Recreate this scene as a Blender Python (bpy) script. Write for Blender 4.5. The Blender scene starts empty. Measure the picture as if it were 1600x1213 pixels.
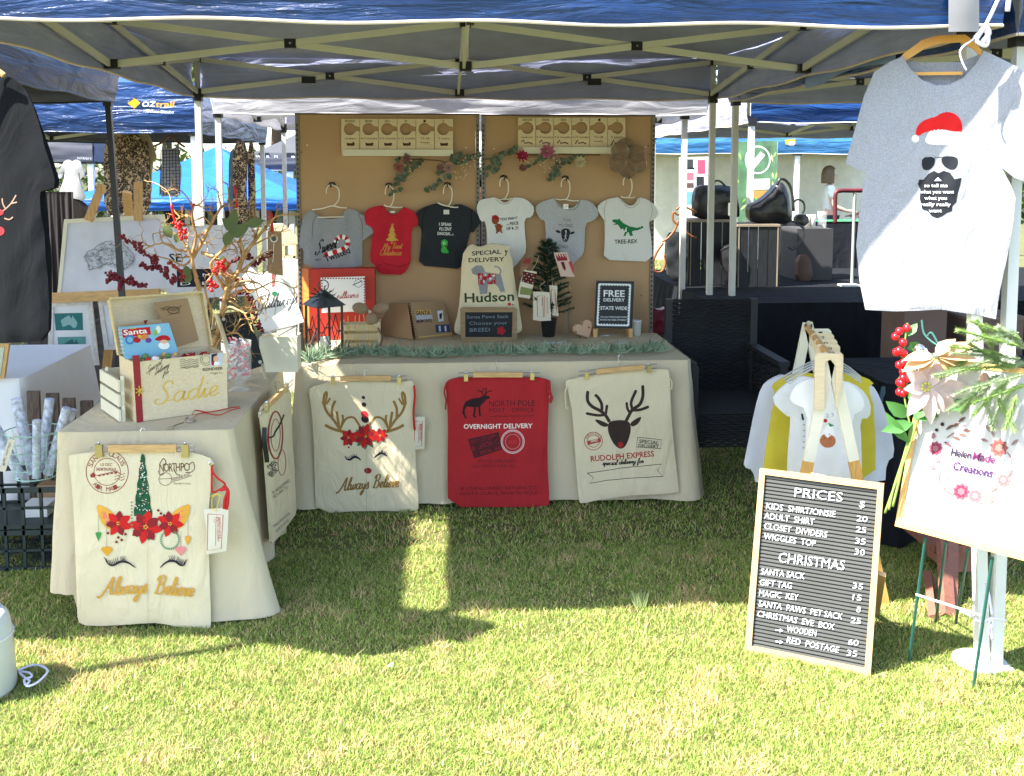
import bpy, bmesh, math, random
import numpy as np
from math import sin, cos, pi, radians, sqrt, atan2
from mathutils import Vector, Matrix, noise
from mathutils.geometry import delaunay_2d_cdt
V = Vector
scene = bpy.context.scene
col = scene.collection
# ---------------------------------------------------------------- camera, sky, sun, exposure
CH, CF, YAW, PIT, PY0 = 1.72, 1620.0, radians(3.81), radians(5.5), 420.0
cam = bpy.data.cameras.new('camera'); co = bpy.data.objects.new('camera', cam); col.objects.link(co)
co.location = (0, 0, CH); co.rotation_euler = (radians(90) - PIT, 0, -YAW)
cam.sensor_width = 36; cam.sensor_fit = 'HORIZONTAL'; cam.lens = 36 * CF / 1600
cam.shift_y = -(606.5 - PY0) / 1600; cam.clip_end = 500; cam.clip_start = 0.05
scene.camera = co
SUN = V((0.745, 0.245, -1.0)).normalized()
w = bpy.data.worlds.new('World'); scene.world = w; w.use_nodes = True
nt = w.node_tree; sky = nt.nodes.new('ShaderNodeTexSky'); sky.sky_type = 'NISHITA'; sky.sun_disc = False
sky.sun_elevation = radians(52); sky.sun_rotation = radians(251.8); sky.dust_density = 1.5
bg = nt.nodes['Background']; bg.inputs[1].default_value = 0.14; nt.links.new(sky.outputs[0], bg.inputs[0])
sl = bpy.data.lights.new('sun', 'SUN'); sl.energy = 5.0; sl.angle = radians(0.6); sl.color = (1, 0.95, 0.86)
so = bpy.data.objects.new('sun', sl); col.objects.link(so); so.rotation_euler = SUN.to_track_quat('-Z', 'Y').to_euler()
so.location = (-8, -3, 10)
scene.view_settings.view_transform = 'Standard'; scene.view_settings.look = 'None'
scene.view_settings.exposure = 2.2; scene.view_settings.gamma = 1.0
scene.cycles.max_bounces = 8; scene.cycles.transparent_max_bounces = 16
scene.cycles.use_denoising = True
# ---------------------------------------------------------------- geometry of the place
Fv = V((sin(YAW) * cos(PIT), cos(YAW) * cos(PIT), -sin(PIT)))
Rv = V((cos(YAW), -sin(YAW), 0)); Uv = V((sin(YAW) * sin(PIT), cos(YAW) * sin(PIT), cos(PIT)))
CAM = V((0, 0, CH))
def ray(u, v): return Fv * CF + Rv * (u - 800) + Uv * (PY0 - v)
def hit(u, v, p0, n):
    r = ray(u, v); return CAM + r * ((p0 - CAM).dot(n) / r.dot(n))
def PY(u, v, Y): return hit(u, v, V((0, Y, 0)), V((0, 1, 0)))
def PZ(u, v, z=0.0): return hit(u, v, V((0, 0, z)), V((0, 0, 1)))
def PX(u, v, X): return hit(u, v, V((X, 0, 0)), V((1, 0, 0)))
def hexc(h, a=1.0):
    h = h.lstrip('#'); c = [int(h[i:i + 2], 16) / 255 for i in (0, 2, 4)]
    return tuple([(x / 12.92 if x <= .04045 else ((x + .055) / 1.055) ** 2.4) * a for x in c]) + (1,)
# ---------------------------------------------------------------- materials
MATS = {}
def mat(name, c, rough=.8, kind=None, metal=0, spec=.4, trans=0, crease=0, bump=0, bscale=200, var=.12, vscale=6, sheen=0, alpha=None):
    if name in MATS: return MATS[name]
    if isinstance(c, str): c = hexc(c)
    if len(c) == 3: c = tuple(c) + (1,)
    m = bpy.data.materials.new(name); m.use_nodes = True; N = m.node_tree.nodes; L = m.node_tree.links
    b = N['Principled BSDF']; b.inputs['Roughness'].default_value = rough; b.inputs['Metallic'].default_value = metal
    b.inputs['Specular IOR Level'].default_value = spec
    tc = N.new('ShaderNodeTexCoord')
    nz = N.new('ShaderNodeTexNoise'); nz.inputs['Scale'].default_value = vscale; nz.inputs['Detail'].default_value = 6
    mp = N.new('ShaderNodeMapping'); L.new(tc.outputs['Object'], mp.inputs[0]); L.new(mp.outputs[0], nz.inputs[0])
    if kind == 'wood': mp.inputs['Scale'].default_value = (14, 14, 1.5) ; nz.inputs['Scale'].default_value = 8; nz.inputs['Distortion'].default_value = 1.2
    if kind == 'woodx': mp.inputs['Scale'].default_value = (1.5, 14, 14); nz.inputs['Scale'].default_value = 8; nz.inputs['Distortion'].default_value = 1.2
    mx = N.new('ShaderNodeMix'); mx.data_type = 'RGBA'
    rr = N.new('ShaderNodeMapRange'); rr.inputs[1].default_value = .3; rr.inputs[2].default_value = .7
    L.new(nz.outputs[0], rr.inputs[0]); L.new(rr.outputs[0], mx.inputs[0])
    k = var * (2.2 if kind in ('wood', 'woodx') else 1)
    mx.inputs[6].default_value = (c[0] * (1 - k), c[1] * (1 - k), c[2] * (1 - k * 1.1), 1)
    mx.inputs[7].default_value = (min(1, c[0] * (1 + k * .6)), min(1, c[1] * (1 + k * .6)), min(1, c[2] * (1 + k * .5)), 1)
    out = mx.outputs[2]
    if kind == 'heather':
        n2 = N.new('ShaderNodeTexNoise'); n2.inputs['Scale'].default_value = 260; n2.inputs['Detail'].default_value = 3
        L.new(tc.outputs['Object'], n2.inputs[0])
        r2 = N.new('ShaderNodeMapRange'); r2.inputs[1].default_value = .35; r2.inputs[2].default_value = .65; r2.inputs[3].default_value = .82; r2.inputs[4].default_value = 1.12
        L.new(n2.outputs[0], r2.inputs[0]); mm = N.new('ShaderNodeVectorMath'); mm.operation = 'SCALE'
        L.new(out, mm.inputs[0]); L.new(r2.outputs[0], mm.inputs['Scale']); out = mm.outputs[0]
    L.new(out, b.inputs['Base Color'])
    if sheen: b.inputs['Sheen Weight'].default_value = sheen
    if bump:
        bn = N.new('ShaderNodeBump'); bn.inputs['Strength'].default_value = bump; bn.inputs['Distance'].default_value = .004
        n3 = N.new('ShaderNodeTexNoise'); n3.inputs['Scale'].default_value = bscale; n3.inputs['Detail'].default_value = 5
        L.new(tc.outputs['Object'], n3.inputs[0]); L.new(n3.outputs[0], bn.inputs['Height']); L.new(bn.outputs[0], b.inputs['Normal'])
    if crease:
        b2 = N.new('ShaderNodeBump'); b2.inputs['Strength'].default_value = crease; b2.inputs['Distance'].default_value = .02
        m4 = N.new('ShaderNodeMapping'); m4.inputs['Scale'].default_value = (1.6, 1.6, .8); m4.inputs['Rotation'].default_value = (.3, .5, .2)
        n4 = N.new('ShaderNodeTexNoise'); n4.inputs['Scale'].default_value = 5; n4.inputs['Detail'].default_value = 4; n4.inputs['Distortion'].default_value = 1.6
        L.new(tc.outputs['Object'], m4.inputs[0]); L.new(m4.outputs[0], n4.inputs[0]); L.new(n4.outputs[0], b2.inputs['Height'])
        if b.inputs['Normal'].is_linked: L.new(b.inputs['Normal'].links[0].from_socket, b2.inputs['Normal'])
        L.new(b2.outputs[0], b.inputs['Normal'])
    if trans:
        tr = N.new('ShaderNodeBsdfTranslucent'); L.new(out, tr.inputs[0]); ms = N.new('ShaderNodeMixShader'); ms.inputs[0].default_value = trans
        L.new(b.outputs[0], ms.inputs[1]); L.new(tr.outputs[0], ms.inputs[2]); L.new(ms.outputs[0], N['Material Output'].inputs[0])
    if alpha is not None: b.inputs['Alpha'].default_value = alpha
    MATS[name] = m; return m
def canvas(name, c, trans=.0, rough=.38, amp=.6):
    if name in MATS: return MATS[name]
    m = mat(name, c, rough=rough, spec=.55, trans=trans, var=.1)
    N = m.node_tree.nodes; L = m.node_tree.links; b = N['Principled BSDF']
    tc = N.new('ShaderNodeTexCoord'); mp = N.new('ShaderNodeMapping'); mp.inputs['Scale'].default_value = (1.2, 1.2, 7)
    n1 = N.new('ShaderNodeTexNoise'); n1.inputs['Scale'].default_value = 1.6; n1.inputs['Detail'].default_value = 7; n1.inputs['Distortion'].default_value = .8
    L.new(tc.outputs['Object'], mp.inputs[0]); L.new(mp.outputs[0], n1.inputs[0])
    bn = N.new('ShaderNodeBump'); bn.inputs['Strength'].default_value = amp; bn.inputs['Distance'].default_value = .05
    L.new(n1.outputs[0], bn.inputs['Height']); L.new(bn.outputs[0], b.inputs['Normal']); return m
def cm(h, rough=.75, g=1): return mat('print_' + h.strip('#') + ('' if g == 1 else '_deep'), hexc(h, g)[:3], rough=rough, var=.08, vscale=40, spec=.25)
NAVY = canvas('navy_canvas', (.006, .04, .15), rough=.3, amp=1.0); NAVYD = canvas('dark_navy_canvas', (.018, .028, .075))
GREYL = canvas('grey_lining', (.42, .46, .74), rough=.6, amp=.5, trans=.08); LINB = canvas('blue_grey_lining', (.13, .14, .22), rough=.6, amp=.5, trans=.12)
WHITEC = canvas('white_canvas', (.8, .8, .86), rough=.5, amp=.35, trans=.35); BLUEC = canvas('bright_blue_canvas', (.01, .12, .55), trans=.15)
LILAC = canvas('pale_lilac_lining', (.42, .42, .62), rough=.5, trans=.3)
STEEL = mat('cream_steel', (.66, .66, .60), rough=.45, var=.06); WSTEEL = mat('white_steel', (.68, .68, .67), rough=.4, var=.04)
PLAS = mat('black_plastic', (.014, .015, .017), rough=.45); BLACKM = mat('black_metal', (.02, .022, .026), rough=.4)
CHROME = mat('chrome', (.6, .6, .58), rough=.25, metal=1); BRASS = mat('brass', (.55, .46, .24), rough=.35, metal=1)
PINE = mat('pine_wood', (.62, .38, .16), rough=.6, kind='woodx', var=.12); PINEV = mat('pine_wood_upright', (.6, .36, .15), rough=.6, kind='wood', var=.12)
PLY = mat('pale_plywood', (.72, .59, .38), rough=.6, kind='woodx', var=.05); MDF = mat('tan_board', (.47, .30, .16), rough=.75, var=.09, vscale=2)
CREAMW = mat('cream_painted_wood', (.72, .68, .52), rough=.55, var=.05); DARKW = mat('dark_brown_wood', (.16, .08, .045), rough=.6, kind='wood')
CLOTH = mat('calico_tablecloth', (.60, .51, .345), rough=.95, var=.06, bump=.5, bscale=300, vscale=3, crease=.55)
SACK = mat('natural_cotton', (.71, .61, .41), rough=.95, var=.05, bump=.5, bscale=350, vscale=5, crease=.7)
REDS = mat('red_sack_cotton', (.40, .018, .022), rough=.95, var=.1, bump=.5, bscale=350, crease=.7)
WHITEF = mat('white_cloth', (.75, .75, .76), rough=.9, var=.03, bump=.2, bscale=300); BLACKF = mat('black_cloth', (.004, .005, .009), rough=.85, var=.3, bump=.5, bscale=25, spec=.25, crease=.8)
HEATH = mat('heather_grey', (.45, .46, .49), rough=.95, kind='heather', crease=.6, bump=.2, bscale=400, var=.04)
GHEATH = mat('marl_grey', (.30, .31, .33), rough=.95, crease=.6, kind='heather', bump=.2, bscale=400, var=.05)
CHAR = mat('charcoal_jersey', (.004, .005, .007), rough=.95, crease=.4, spec=.15, kind='heather', var=.1); REDJ = mat('red_jersey', (.50, .012, .03), rough=.9, crease=.6, bump=.2)
BLKJ = mat('black_jersey', (.018, .022, .03), rough=.9, crease=.6, bump=.2); WJ = mat('white_jersey', (.72, .72, .70), rough=.92, crease=.6, var=.03, bump=.2)
YELJ = mat('yellow_jersey', (.68, .56, .05), rough=.9, trans=.15); IVORY = mat('ivory_plastic', (.82, .78, .64), rough=.4)
KRAFT = mat('kraft_card', (.36, .23, .12), rough=.85, var=.08); RED = mat('red_card', (.5, .035, .02), rough=.6); WHITE = mat('white_card', (.8, .8, .78), rough=.7, var=.03)
CHALK = mat('blackboard', (.018, .022, .024), rough=.85, var=.3); REDR = mat('red_ribbon', (.55, .008, .012), rough=.5)
# ---------------------------------------------------------------- mesh building
WL = {}
class MB:
    def __init__(s): s.v = []; s.f = []; s.col = None
    def add(s, vs, fs):
        k = len(s.v); s.v += [V(p) for p in vs]; s.f += [tuple(i + k for i in f) for f in fs]; return s
    def obox(s, c, a, b, d):
        c, a, b, d = V(c), V(a), V(b), V(d)
        vs = [c + a * i + b * j + d * k for i in (-1, 1) for j in (-1, 1) for k in (-1, 1)]
        fs = [(0, 1, 3, 2), (4, 6, 7, 5), (0, 4, 5, 1), (2, 3, 7, 6), (0, 2, 6, 4), (1, 5, 7, 3)]
        if a.cross(b).dot(d) < 0: fs = [f[::-1] for f in fs]
        return s.add(vs, fs)
    def box(s, x0, x1, y0, y1, z0, z1):
        return s.obox(((x0 + x1) / 2, (y0 + y1) / 2, (z0 + z1) / 2), ((x1 - x0) / 2, 0, 0), (0, (y1 - y0) / 2, 0), (0, 0, (z1 - z0) / 2))
    def bar(s, p, q, wd, th, up=(0, 0, 1)):
        p, q = V(p), V(q); d = q - p; u = V(up); a = d.cross(u)
        if a.length < 1e-6: a = d.cross(V((1, 0, 0)))
        a.normalize(); b = a.cross(d).normalized()
        return s.obox((p + q) / 2, d / 2, a * wd / 2, b * th / 2)
    def tube(s, pts, r, n=8, closed=False):
        pts = [V(p) for p in pts]; m = len(pts); rs = r if isinstance(r, (list, tuple)) else [r] * m
        k = len(s.v); up = None
        for i, p in enumerate(pts):
            d = (pts[(i + 1) % m] if (closed or i < m - 1) else p) - (pts[i - 1] if (closed or i) else p)
            if d.length < 1e-9: d = V((0, 0, 1))
            d.normalize()
            if up is None: up = V((0, 0, 1)) if abs(d.z) < .9 else V((1, 0, 0))
            a = d.cross(up)
            if a.length < 1e-4: a = d.cross(V((.3, 1, .2)))
            a.normalize(); up = a.cross(d)
            for j in range(n):
                t = 2 * pi * j / n; s.v.append(p + (a * cos(t) + up * sin(t)) * rs[i])
        for i in range(m if closed else m - 1):
            for j in range(n):
                A = k + i * n + j; B = k + i * n + (j + 1) % n; i2 = (i + 1) % m
                s.f.append((A, B, k + i2 * n + (j + 1) % n, k + i2 * n + j))
        if not closed: s.f.append(tuple(k + j for j in range(n))[::-1]); s.f.append(tuple(k + (m - 1) * n + j for j in range(n)))
        return s
    def lathe(s, prof, c, n=20, ax=(0, 0, 1)):
        c = V(c); q = V((0, 0, 1)).rotation_difference(V(ax)); k = len(s.v); m = len(prof)
        for r, z in prof:
            for j in range(n): s.v.append(c + q @ V((r * cos(2 * pi * j / n), r * sin(2 * pi * j / n), z)))
        for i in range(m - 1):
            for j in range(n): s.f.append((k + i * n + j, k + i * n + (j + 1) % n, k + (i + 1) * n + (j + 1) % n, k + (i + 1) * n + j))
        s.f.append(tuple(k + j for j in range(n))[::-1]); s.f.append(tuple(k + (m - 1) * n + j for j in range(n)))
        return s
    def ball(s, c, r, n=8, sq=1):
        m = max(4, n // 2 + 1)
        return s.lathe([(max(r * sin(pi * i / m), r * .02), -r * cos(pi * i / m) * sq) for i in range(m + 1)], c, n)
    def grid(s, fn, nu, nv, th=0):
        k = len(s.v)
        for i in range(nu + 1):
            for j in range(nv + 1): s.v.append(V(fn(i / nu, j / nv)))
        for i in range(nu):
            for j in range(nv):
                A = k + i * (nv + 1) + j; s.f.append((A, A + nv + 1, A + nv + 2, A + 1))
        return s
    def prism(s, pts, off):
        pts = [V(p) for p in pts]; n = len(pts); off = V(off); k = len(s.v)
        nm = V((0, 0, 0))
        for i in range(n): nm += (pts[i] - pts[0]).cross(pts[(i + 1) % n] - pts[0])
        if nm.dot(off) > 0: pts = pts[::-1]
        s.v += pts + [p + off for p in pts]; s.f.append(tuple(range(k, k + n)))
        s.f.append(tuple(range(k + 2 * n - 1, k + n - 1, -1)))
        for i in range(n): j = (i + 1) % n; s.f.append((k + j, k + i, k + n + i, k + n + j))
        return s
    def leaf(s, p, d, nrm, ln, wd, bend=.15):
        d = V(d).normalized(); a = d.cross(V(nrm))
        if a.length < 1e-4: a = d.cross(V((.2, .5, 1)))
        a.normalize(); u = a.cross(d); p = V(p)
        pr = [(0, .08), (.25, .75), (.5, 1), (.78, .6), (1, .03)]
        vs = []
        for t, ww in pr:
            c = p + d * ln * t - u * ln * bend * t * t; vs += [c - a * wd / 2 * ww + u * wd * .12 * ww, c - u * 0.0, c + a * wd / 2 * ww + u * wd * .12 * ww]
        fs = []
        for i in range(4):
            A = i * 3; fs += [(A, A + 1, A + 4, A + 3), (A + 1, A + 2, A + 5, A + 4)]
        return s.add(vs, fs)
    def xf(s, M):
        s.v = [M @ p for p in s.v]; return s
    def build(s, name, m, parent=None, smooth=False, kind=None, label=None):
        org = WL[parent.name] if parent is not None else V((sum(p.x for p in s.v) / len(s.v), sum(p.y for p in s.v) / len(s.v), min(p.z for p in s.v)))
        me = bpy.data.meshes.new(name); me.from_pydata([tuple(p - org) for p in s.v], [], s.f); me.materials.append(m)
        if smooth: me.polygons.foreach_set('use_smooth', [True] * len(me.polygons)); me.update()
        o = bpy.data.objects.new(name, me); col.objects.link(o)
        if parent is not None: o.parent = parent; WL[o.name] = org.copy()
        else: o.location = org; WL[o.name] = org.copy()
        if kind: o['kind'] = kind
        if label: o['label'] = label
        return o
def thing(name, label, cat, loc, group=None):
    o = bpy.data.objects.new(name, None); col.objects.link(o); o.location = loc; o.empty_display_size = .1
    o['label'] = label; o['category'] = cat; WL[o.name] = V(loc)
    if group: o['group'] = group
    return o
def tag(o, label, cat, group=None):
    o['label'] = label; o['category'] = cat
    if group: o['group'] = group
    return o
def copytree(o, loc, rz=0, label=None, parent=None, delta=None):
    c = o.copy(); col.objects.link(c); c.parent = parent
    if parent is None:
        c.location = loc; c.rotation_euler = (0, 0, rz); WL[c.name] = V(loc)
        if label: c['label'] = label
    for ch in o.children: copytree(ch, None, 0, None, c)
    return c
def struct(name, mb, m, smooth=False):
    o = mb.build(name, m, smooth=smooth); o['kind'] = 'structure'; return o
# ---------------------------------------------------------------- flat and soft sheets traced on a plane
def inside(x, y, P):
    c = False; n = len(P); j = n - 1
    for i in range(n):
        if (P[i][1] > y) != (P[j][1] > y) and x < (P[j][0] - P[i][0]) * (y - P[i][1]) / (P[j][1] - P[i][1]) + P[i][0]: c = not c
        j = i
    return c
def edist(x, y, P):
    b = 1e9; n = len(P)
    for i in range(n):
        ax, ay = P[i]; bx, by = P[(i + 1) % n]; dx, dy = bx - ax, by - ay
        t = max(0, min(1, ((x - ax) * dx + (y - ay) * dy) / (dx * dx + dy * dy + 1e-12))); b = min(b, (ax + t * dx - x) ** 2 + (ay + t * dy - y) ** 2)
    return sqrt(b)
def smoothp(P, it=2, closed=True):
    for _ in range(it):
        Q = []; n = len(P)
        for i in range(n):
            a, b = P[i], P[(i + 1) % n]
            Q += [(a[0] * .75 + b[0] * .25, a[1] * .75 + b[1] * .25), (a[0] * .25 + b[0] * .75, a[1] * .25 + b[1] * .75)]
        P = Q
    return P
def dens(P, L):
    Q = []; n = len(P)
    for i in range(n):
        a, b = P[i], P[(i + 1) % n]; m = max(1, int(math.hypot(b[0] - a[0], b[1] - a[1]) / L))
        for k in range(m): Q.append((a[0] + (b[0] - a[0]) * k / m, a[1] + (b[1] - a[1]) * k / m))
    return Q
def trifill(P, L=None):
    if L: P = dens(P, L)
    vs = [V(p) for p in P]; n = len(vs)
    if L:
        x0 = min(p[0] for p in P); x1 = max(p[0] for p in P); y0 = min(p[1] for p in P); y1 = max(p[1] for p in P)
        y = y0 + L * .5; k = 0
        while y < y1:
            x = x0 + L * (.5 + .5 * (k % 2))
            while x < x1:
                if inside(x, y, P) and edist(x, y, P) > L * .45: vs.append(V((x, y)))
                x += L
            y += L * .87; k += 1
    r = delaunay_2d_cdt(vs, [], [list(range(n))], 1, 1e-4)
    return [(p[0], p[1]) for p in r[0]], [tuple(f) for f in r[2]]
class Sheet:
    """cloth or card lying in the plane (p0, n); outlines are traced in photograph coordinates on that plane"""
    def __init__(s, p0, n, amp=0, fx=.03, fy=.008, seed=1, bulge=0, ew=14):
        s.p0 = V(p0); s.n = V(n).normalized()
        if s.n.dot(CAM - s.p0) < 0: s.n = -s.n
        s.amp, s.fx, s.fy, s.seed, s.bulge, s.ew, s.P = amp, fx, fy, seed, bulge, ew, None
    def d(s, u, v):
        r = 0
        if s.amp:
            r += s.amp * noise.noise(V((u * s.fx, v * s.fy, s.seed))) + .4 * s.amp * noise.noise(V((u * s.fx * 2.3 + v * .02, v * s.fy * 4, s.seed + 5)))
        if s.bulge and s.P: r += s.bulge * sqrt(min(1, edist(u, v, s.P) / s.ew))
        return r
    def at(s, u, v, off=0): return hit(u, v, s.p0, s.n) + s.n * (s.d(u, v) + off)
    def solid(s, name, P, m, parent=None, th=.006, L=8, smooth=True, label=None, hide=True):
        if s.bulge: s.P = P
        vs, fs = trifill(P, L); mb = MB(); n = len(vs)
        fr = [s.at(u, v) for u, v in vs]; bk = [hit(u, v, s.p0, s.n) - s.n * (th + (s.d(u, v) * -.6 if not s.bulge else s.d(u, v) * .4)) for u, v in vs]
        if not s.bulge: bk = [a - s.n * th for a in fr]
        area = 0
        for f in fs:
            a, b, c = [fr[i] for i in f]; area += (b - a).cross(c - a).dot(s.n)
        if area < 0: fs = [f[::-1] for f in fs]
        E = {}
        for f in fs:
            for i in range(3): E[(f[i], f[(i + 1) % 3])] = 1
        mb.add(fr + bk, fs + [(f[2] + n, f[1] + n, f[0] + n) for f in fs])
        for (a, b) in E:
            if (b, a) not in E: mb.add([fr[b], fr[a], bk[a], bk[b]], [(0, 1, 2, 3)])
        return mb.build(name, m, parent, smooth=False if not smooth else True, label=label)
def plane3(a, b, c): return a, (b - a).cross(c - a)
_tc = {}
def textmesh(st, bold=False, sp=1.0):
    k = (st, bold, sp)
    if k in _tc: return _tc[k]
    cu = bpy.data.curves.new('txt', 'FONT'); cu.body = st; cu.resolution_u = 2; cu.space_character = sp; cu.offset = .018 if bold else 0
    o = bpy.data.objects.new('txt', cu); col.objects.link(o); bpy.context.view_layer.update()
    me = bpy.data.meshes.new_from_object(o.evaluated_get(bpy.context.evaluated_depsgraph_get()))
    me.calc_loop_triangles(); vs = [(p.co.x, p.co.y) for p in me.vertices]; fs = [tuple(t.vertices) for t in me.loop_triangles]
    bpy.data.objects.remove(o); bpy.data.curves.remove(cu); bpy.data.meshes.remove(me)
    if not vs: vs = [(0, 0)]; fs = []
    x0 = min(p[0] for p in vs); x1 = max(p[0] for p in vs)
    _tc[k] = ([((x - x0) / max(1e-6, x1 - x0), y / .73) for x, y in vs], fs, (x1 - x0) / .73); return _tc[k]
GL = {'a': (1.05, [[(.75, .85), (.45, 1), (.12, .75), (.1, .25), (.35, 0), (.65, .3), (.78, .95), (.75, .25), (.88, .02), (1.05, .2)]]),
 'b': (.95, [[(0, .2), (.3, 1.2), (.42, 2.0), (.28, 2.15), (.2, 1.6), (.2, .3), (.4, 0), (.7, .2), (.75, .7), (.5, .95), (.25, .7)], [(.72, .75), (.95, .8)]]),
 'c': (.85, [[(.7, .8), (.45, 1), (.15, .7), (.12, .25), (.4, 0), (.85, .25)]]),
 'd': (1.05, [[(.75, .85), (.45, 1), (.12, .75), (.1, .25), (.35, 0), (.65, .3), (.85, 1.2), (.92, 2.1)], [(.84, 1.2), (.76, .25), (.9, .02), (1.05, .2)]]),
 'e': (.85, [[(0, .2), (.5, .5), (.62, .8), (.42, 1), (.15, .7), (.14, .25), (.4, 0), (.85, .25)]]),
 'f': (.7, [[(0, .2), (.45, 1.3), (.5, 2), (.35, 2.1), (.25, 1.4), (.2, -.6), (.3, -.8), (.42, -.3), (.3, .1), (.7, .2)]]),
 'h': (1, [[(0, .2), (.35, 1.3), (.4, 2), (.28, 2.1), (.2, 1.5), (.15, 0), (.2, .5), (.5, .95), (.68, .8), (.66, .2), (.8, 0), (1, .2)]]),
 'i': (.5, [[(0, .2), (.22, .95), (.18, .2), (.32, 0), (.5, .2)], [(.27, 1.3), (.29, 1.45)]]),
 'l': (.55, [[(0, .2), (.35, 1.2), (.42, 2.0), (.28, 2.15), (.18, 1.5), (.16, .3), (.32, 0), (.55, .2)]]),
 'm': (1.4, [[(0, .2), (.12, .95), (.12, 0), (.16, .6), (.4, 1), (.55, .7), (.54, 0), (.58, .6), (.82, 1), (1, .7), (.98, .2), (1.15, 0), (1.4, .2)]]),
 'n': (1.0, [[(0, .2), (.12, .95), (.12, 0), (.16, .6), (.42, 1), (.6, .7), (.58, .2), (.75, 0), (1, .2)]]),
 'o': (.9, [[(.5, 1), (.15, .75), (.12, .25), (.42, 0), (.7, .3), (.65, .8), (.45, 1), (.6, .75), (.9, .8)]]),
 'p': (.95, [[(0, .2), (.2, 1), (.15, -.9)], [(.17, .6), (.5, 1), (.75, .7), (.65, .1), (.2, .1)], [(.7, .1), (.95, .2)]]),
 'r': (.75, [[(0, .2), (.2, 1.05), (.28, .85), (.55, .85), (.45, .2), (.58, 0), (.75, .2)]]),
 's': (.7, [[(0, .2), (.35, 1.1), (.4, .8), (.55, .3), (.35, 0), (.1, .1)], [(.35, 0), (.7, .2)]]),
 't': (.6, [[(0, .2), (.3, 1.2), (.34, 1.7), (.22, .4), (.34, 0), (.6, .2)], [(.02, 1.15), (.58, 1.2)]]),
 'u': (.95, [[(0, .2), (.12, .95), (.12, .3), (.35, 0), (.62, .4), (.68, .95), (.66, .2), (.78, 0), (.95, .2)]]),
 'v': (.8, [[(0, .7), (.15, .95), (.22, .3), (.38, 0), (.6, .4), (.65, .95), (.8, .85)]]),
 'w': (1.2, [[(0, .7), (.12, .95), (.15, .3), (.32, 0), (.55, .4), (.58, .9), (.58, .3), (.78, 0), (1, .4), (1.02, .95), (1.2, .85)]]),
 'y': (.9, [[(0, .7), (.12, .95), (.15, .4), (.35, .1), (.6, .4), (.7, .95), (.62, -.3), (.4, -1), (.18, -.7), (.5, -.2), (.9, .2)]]),
 'A': (1.5, [[(-.5, -.1), (-.35, -.35), (.1, .1), (.6, 1.3), (.95, 2.2), (1.0, 1.2), (1.05, .2), (1.25, 0), (1.5, .2)], [(.3, .8), (1.1, .85)]]),
 'B': (1.5, [[(.35, 2.1), (.35, 1), (.25, .1), (0, .1)], [(0, 1.6), (.2, 2.1), (.8, 2.25), (1.1, 1.8), (.9, 1.3), (.5, 1.15), (1.0, 1.1), (1.25, .6), (1, .05), (.5, 0), (.2, .3)], [(1.2, .3), (1.5, .3)]]),
 'S': (1.4, [[(1.15, 1.8), (.95, 2.2), (.55, 2.1), (.45, 1.6), (.8, 1.1), (.95, .5), (.65, .0), (.2, .05), (.05, .4), (.3, .5)], [(.9, .2), (1.4, .25)]]),
 'C': (1.3, [[(1.05, 1.8), (.85, 2.2), (.4, 1.9), (.15, 1), (.3, .2), (.75, 0), (1.3, .3)]]),
 'D': (1.4, [[(.4, 2.1), (.35, 1), (.3, .05), (.1, .1)], [(.05, 1.7), (.4, 2.2), (1, 2), (1.25, 1.1), (.9, .2), (.3, .05)], [(1, .3), (1.4, .3)]]),
 'F': (1.1, [[(.1, 1.8), (.3, 2.2), (.8, 2.1), (1.2, 2.3)], [(.6, 2.1), (.55, 1), (.4, .1), (.1, .1)], [(.3, 1.15), (.9, 1.2)], [(.5, .2), (1.1, .2)]]),
 'G': (1.4, [[(1.05, 1.8), (.8, 2.2), (.35, 1.9), (.12, 1), (.35, .3), (.8, .4), (1.05, 1), (1, -.2), (.6, -.8), (.3, -.4), (.8, 0), (1.4, .2)]]),
 'H': (1.5, [[(.25, 2.1), (.3, 1), (.2, 0)], [(.2, 1), (1.05, 1.15)], [(1.1, 2.2), (1.05, 1), (1.0, .2), (1.15, 0), (1.5, .2)]]),
 'M': (1.8, [[(.1, .05), (.25, .2), (.4, 2.1), (.85, .5), (1.3, 2.1), (1.35, .6), (1.45, .05), (1.8, .2)]])}
def crom(P, k=4):
    R = []; n = len(P)
    for i in range(n - 1):
        p0, p1, p2, p3 = P[max(i - 1, 0)], P[i], P[i + 1], P[min(i + 2, n - 1)]
        for j in range(k):
            t = j / k; R.append(tuple(.5 * (2 * p1[c] + (p2[c] - p0[c]) * t + (2 * p0[c] - 5 * p1[c] + 4 * p2[c] - p3[c]) * t * t + (3 * p1[c] - p0[c] - 3 * p2[c] + p3[c]) * t ** 3) for c in range(len(p1))))
    return R + [tuple(P[-1])]
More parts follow.
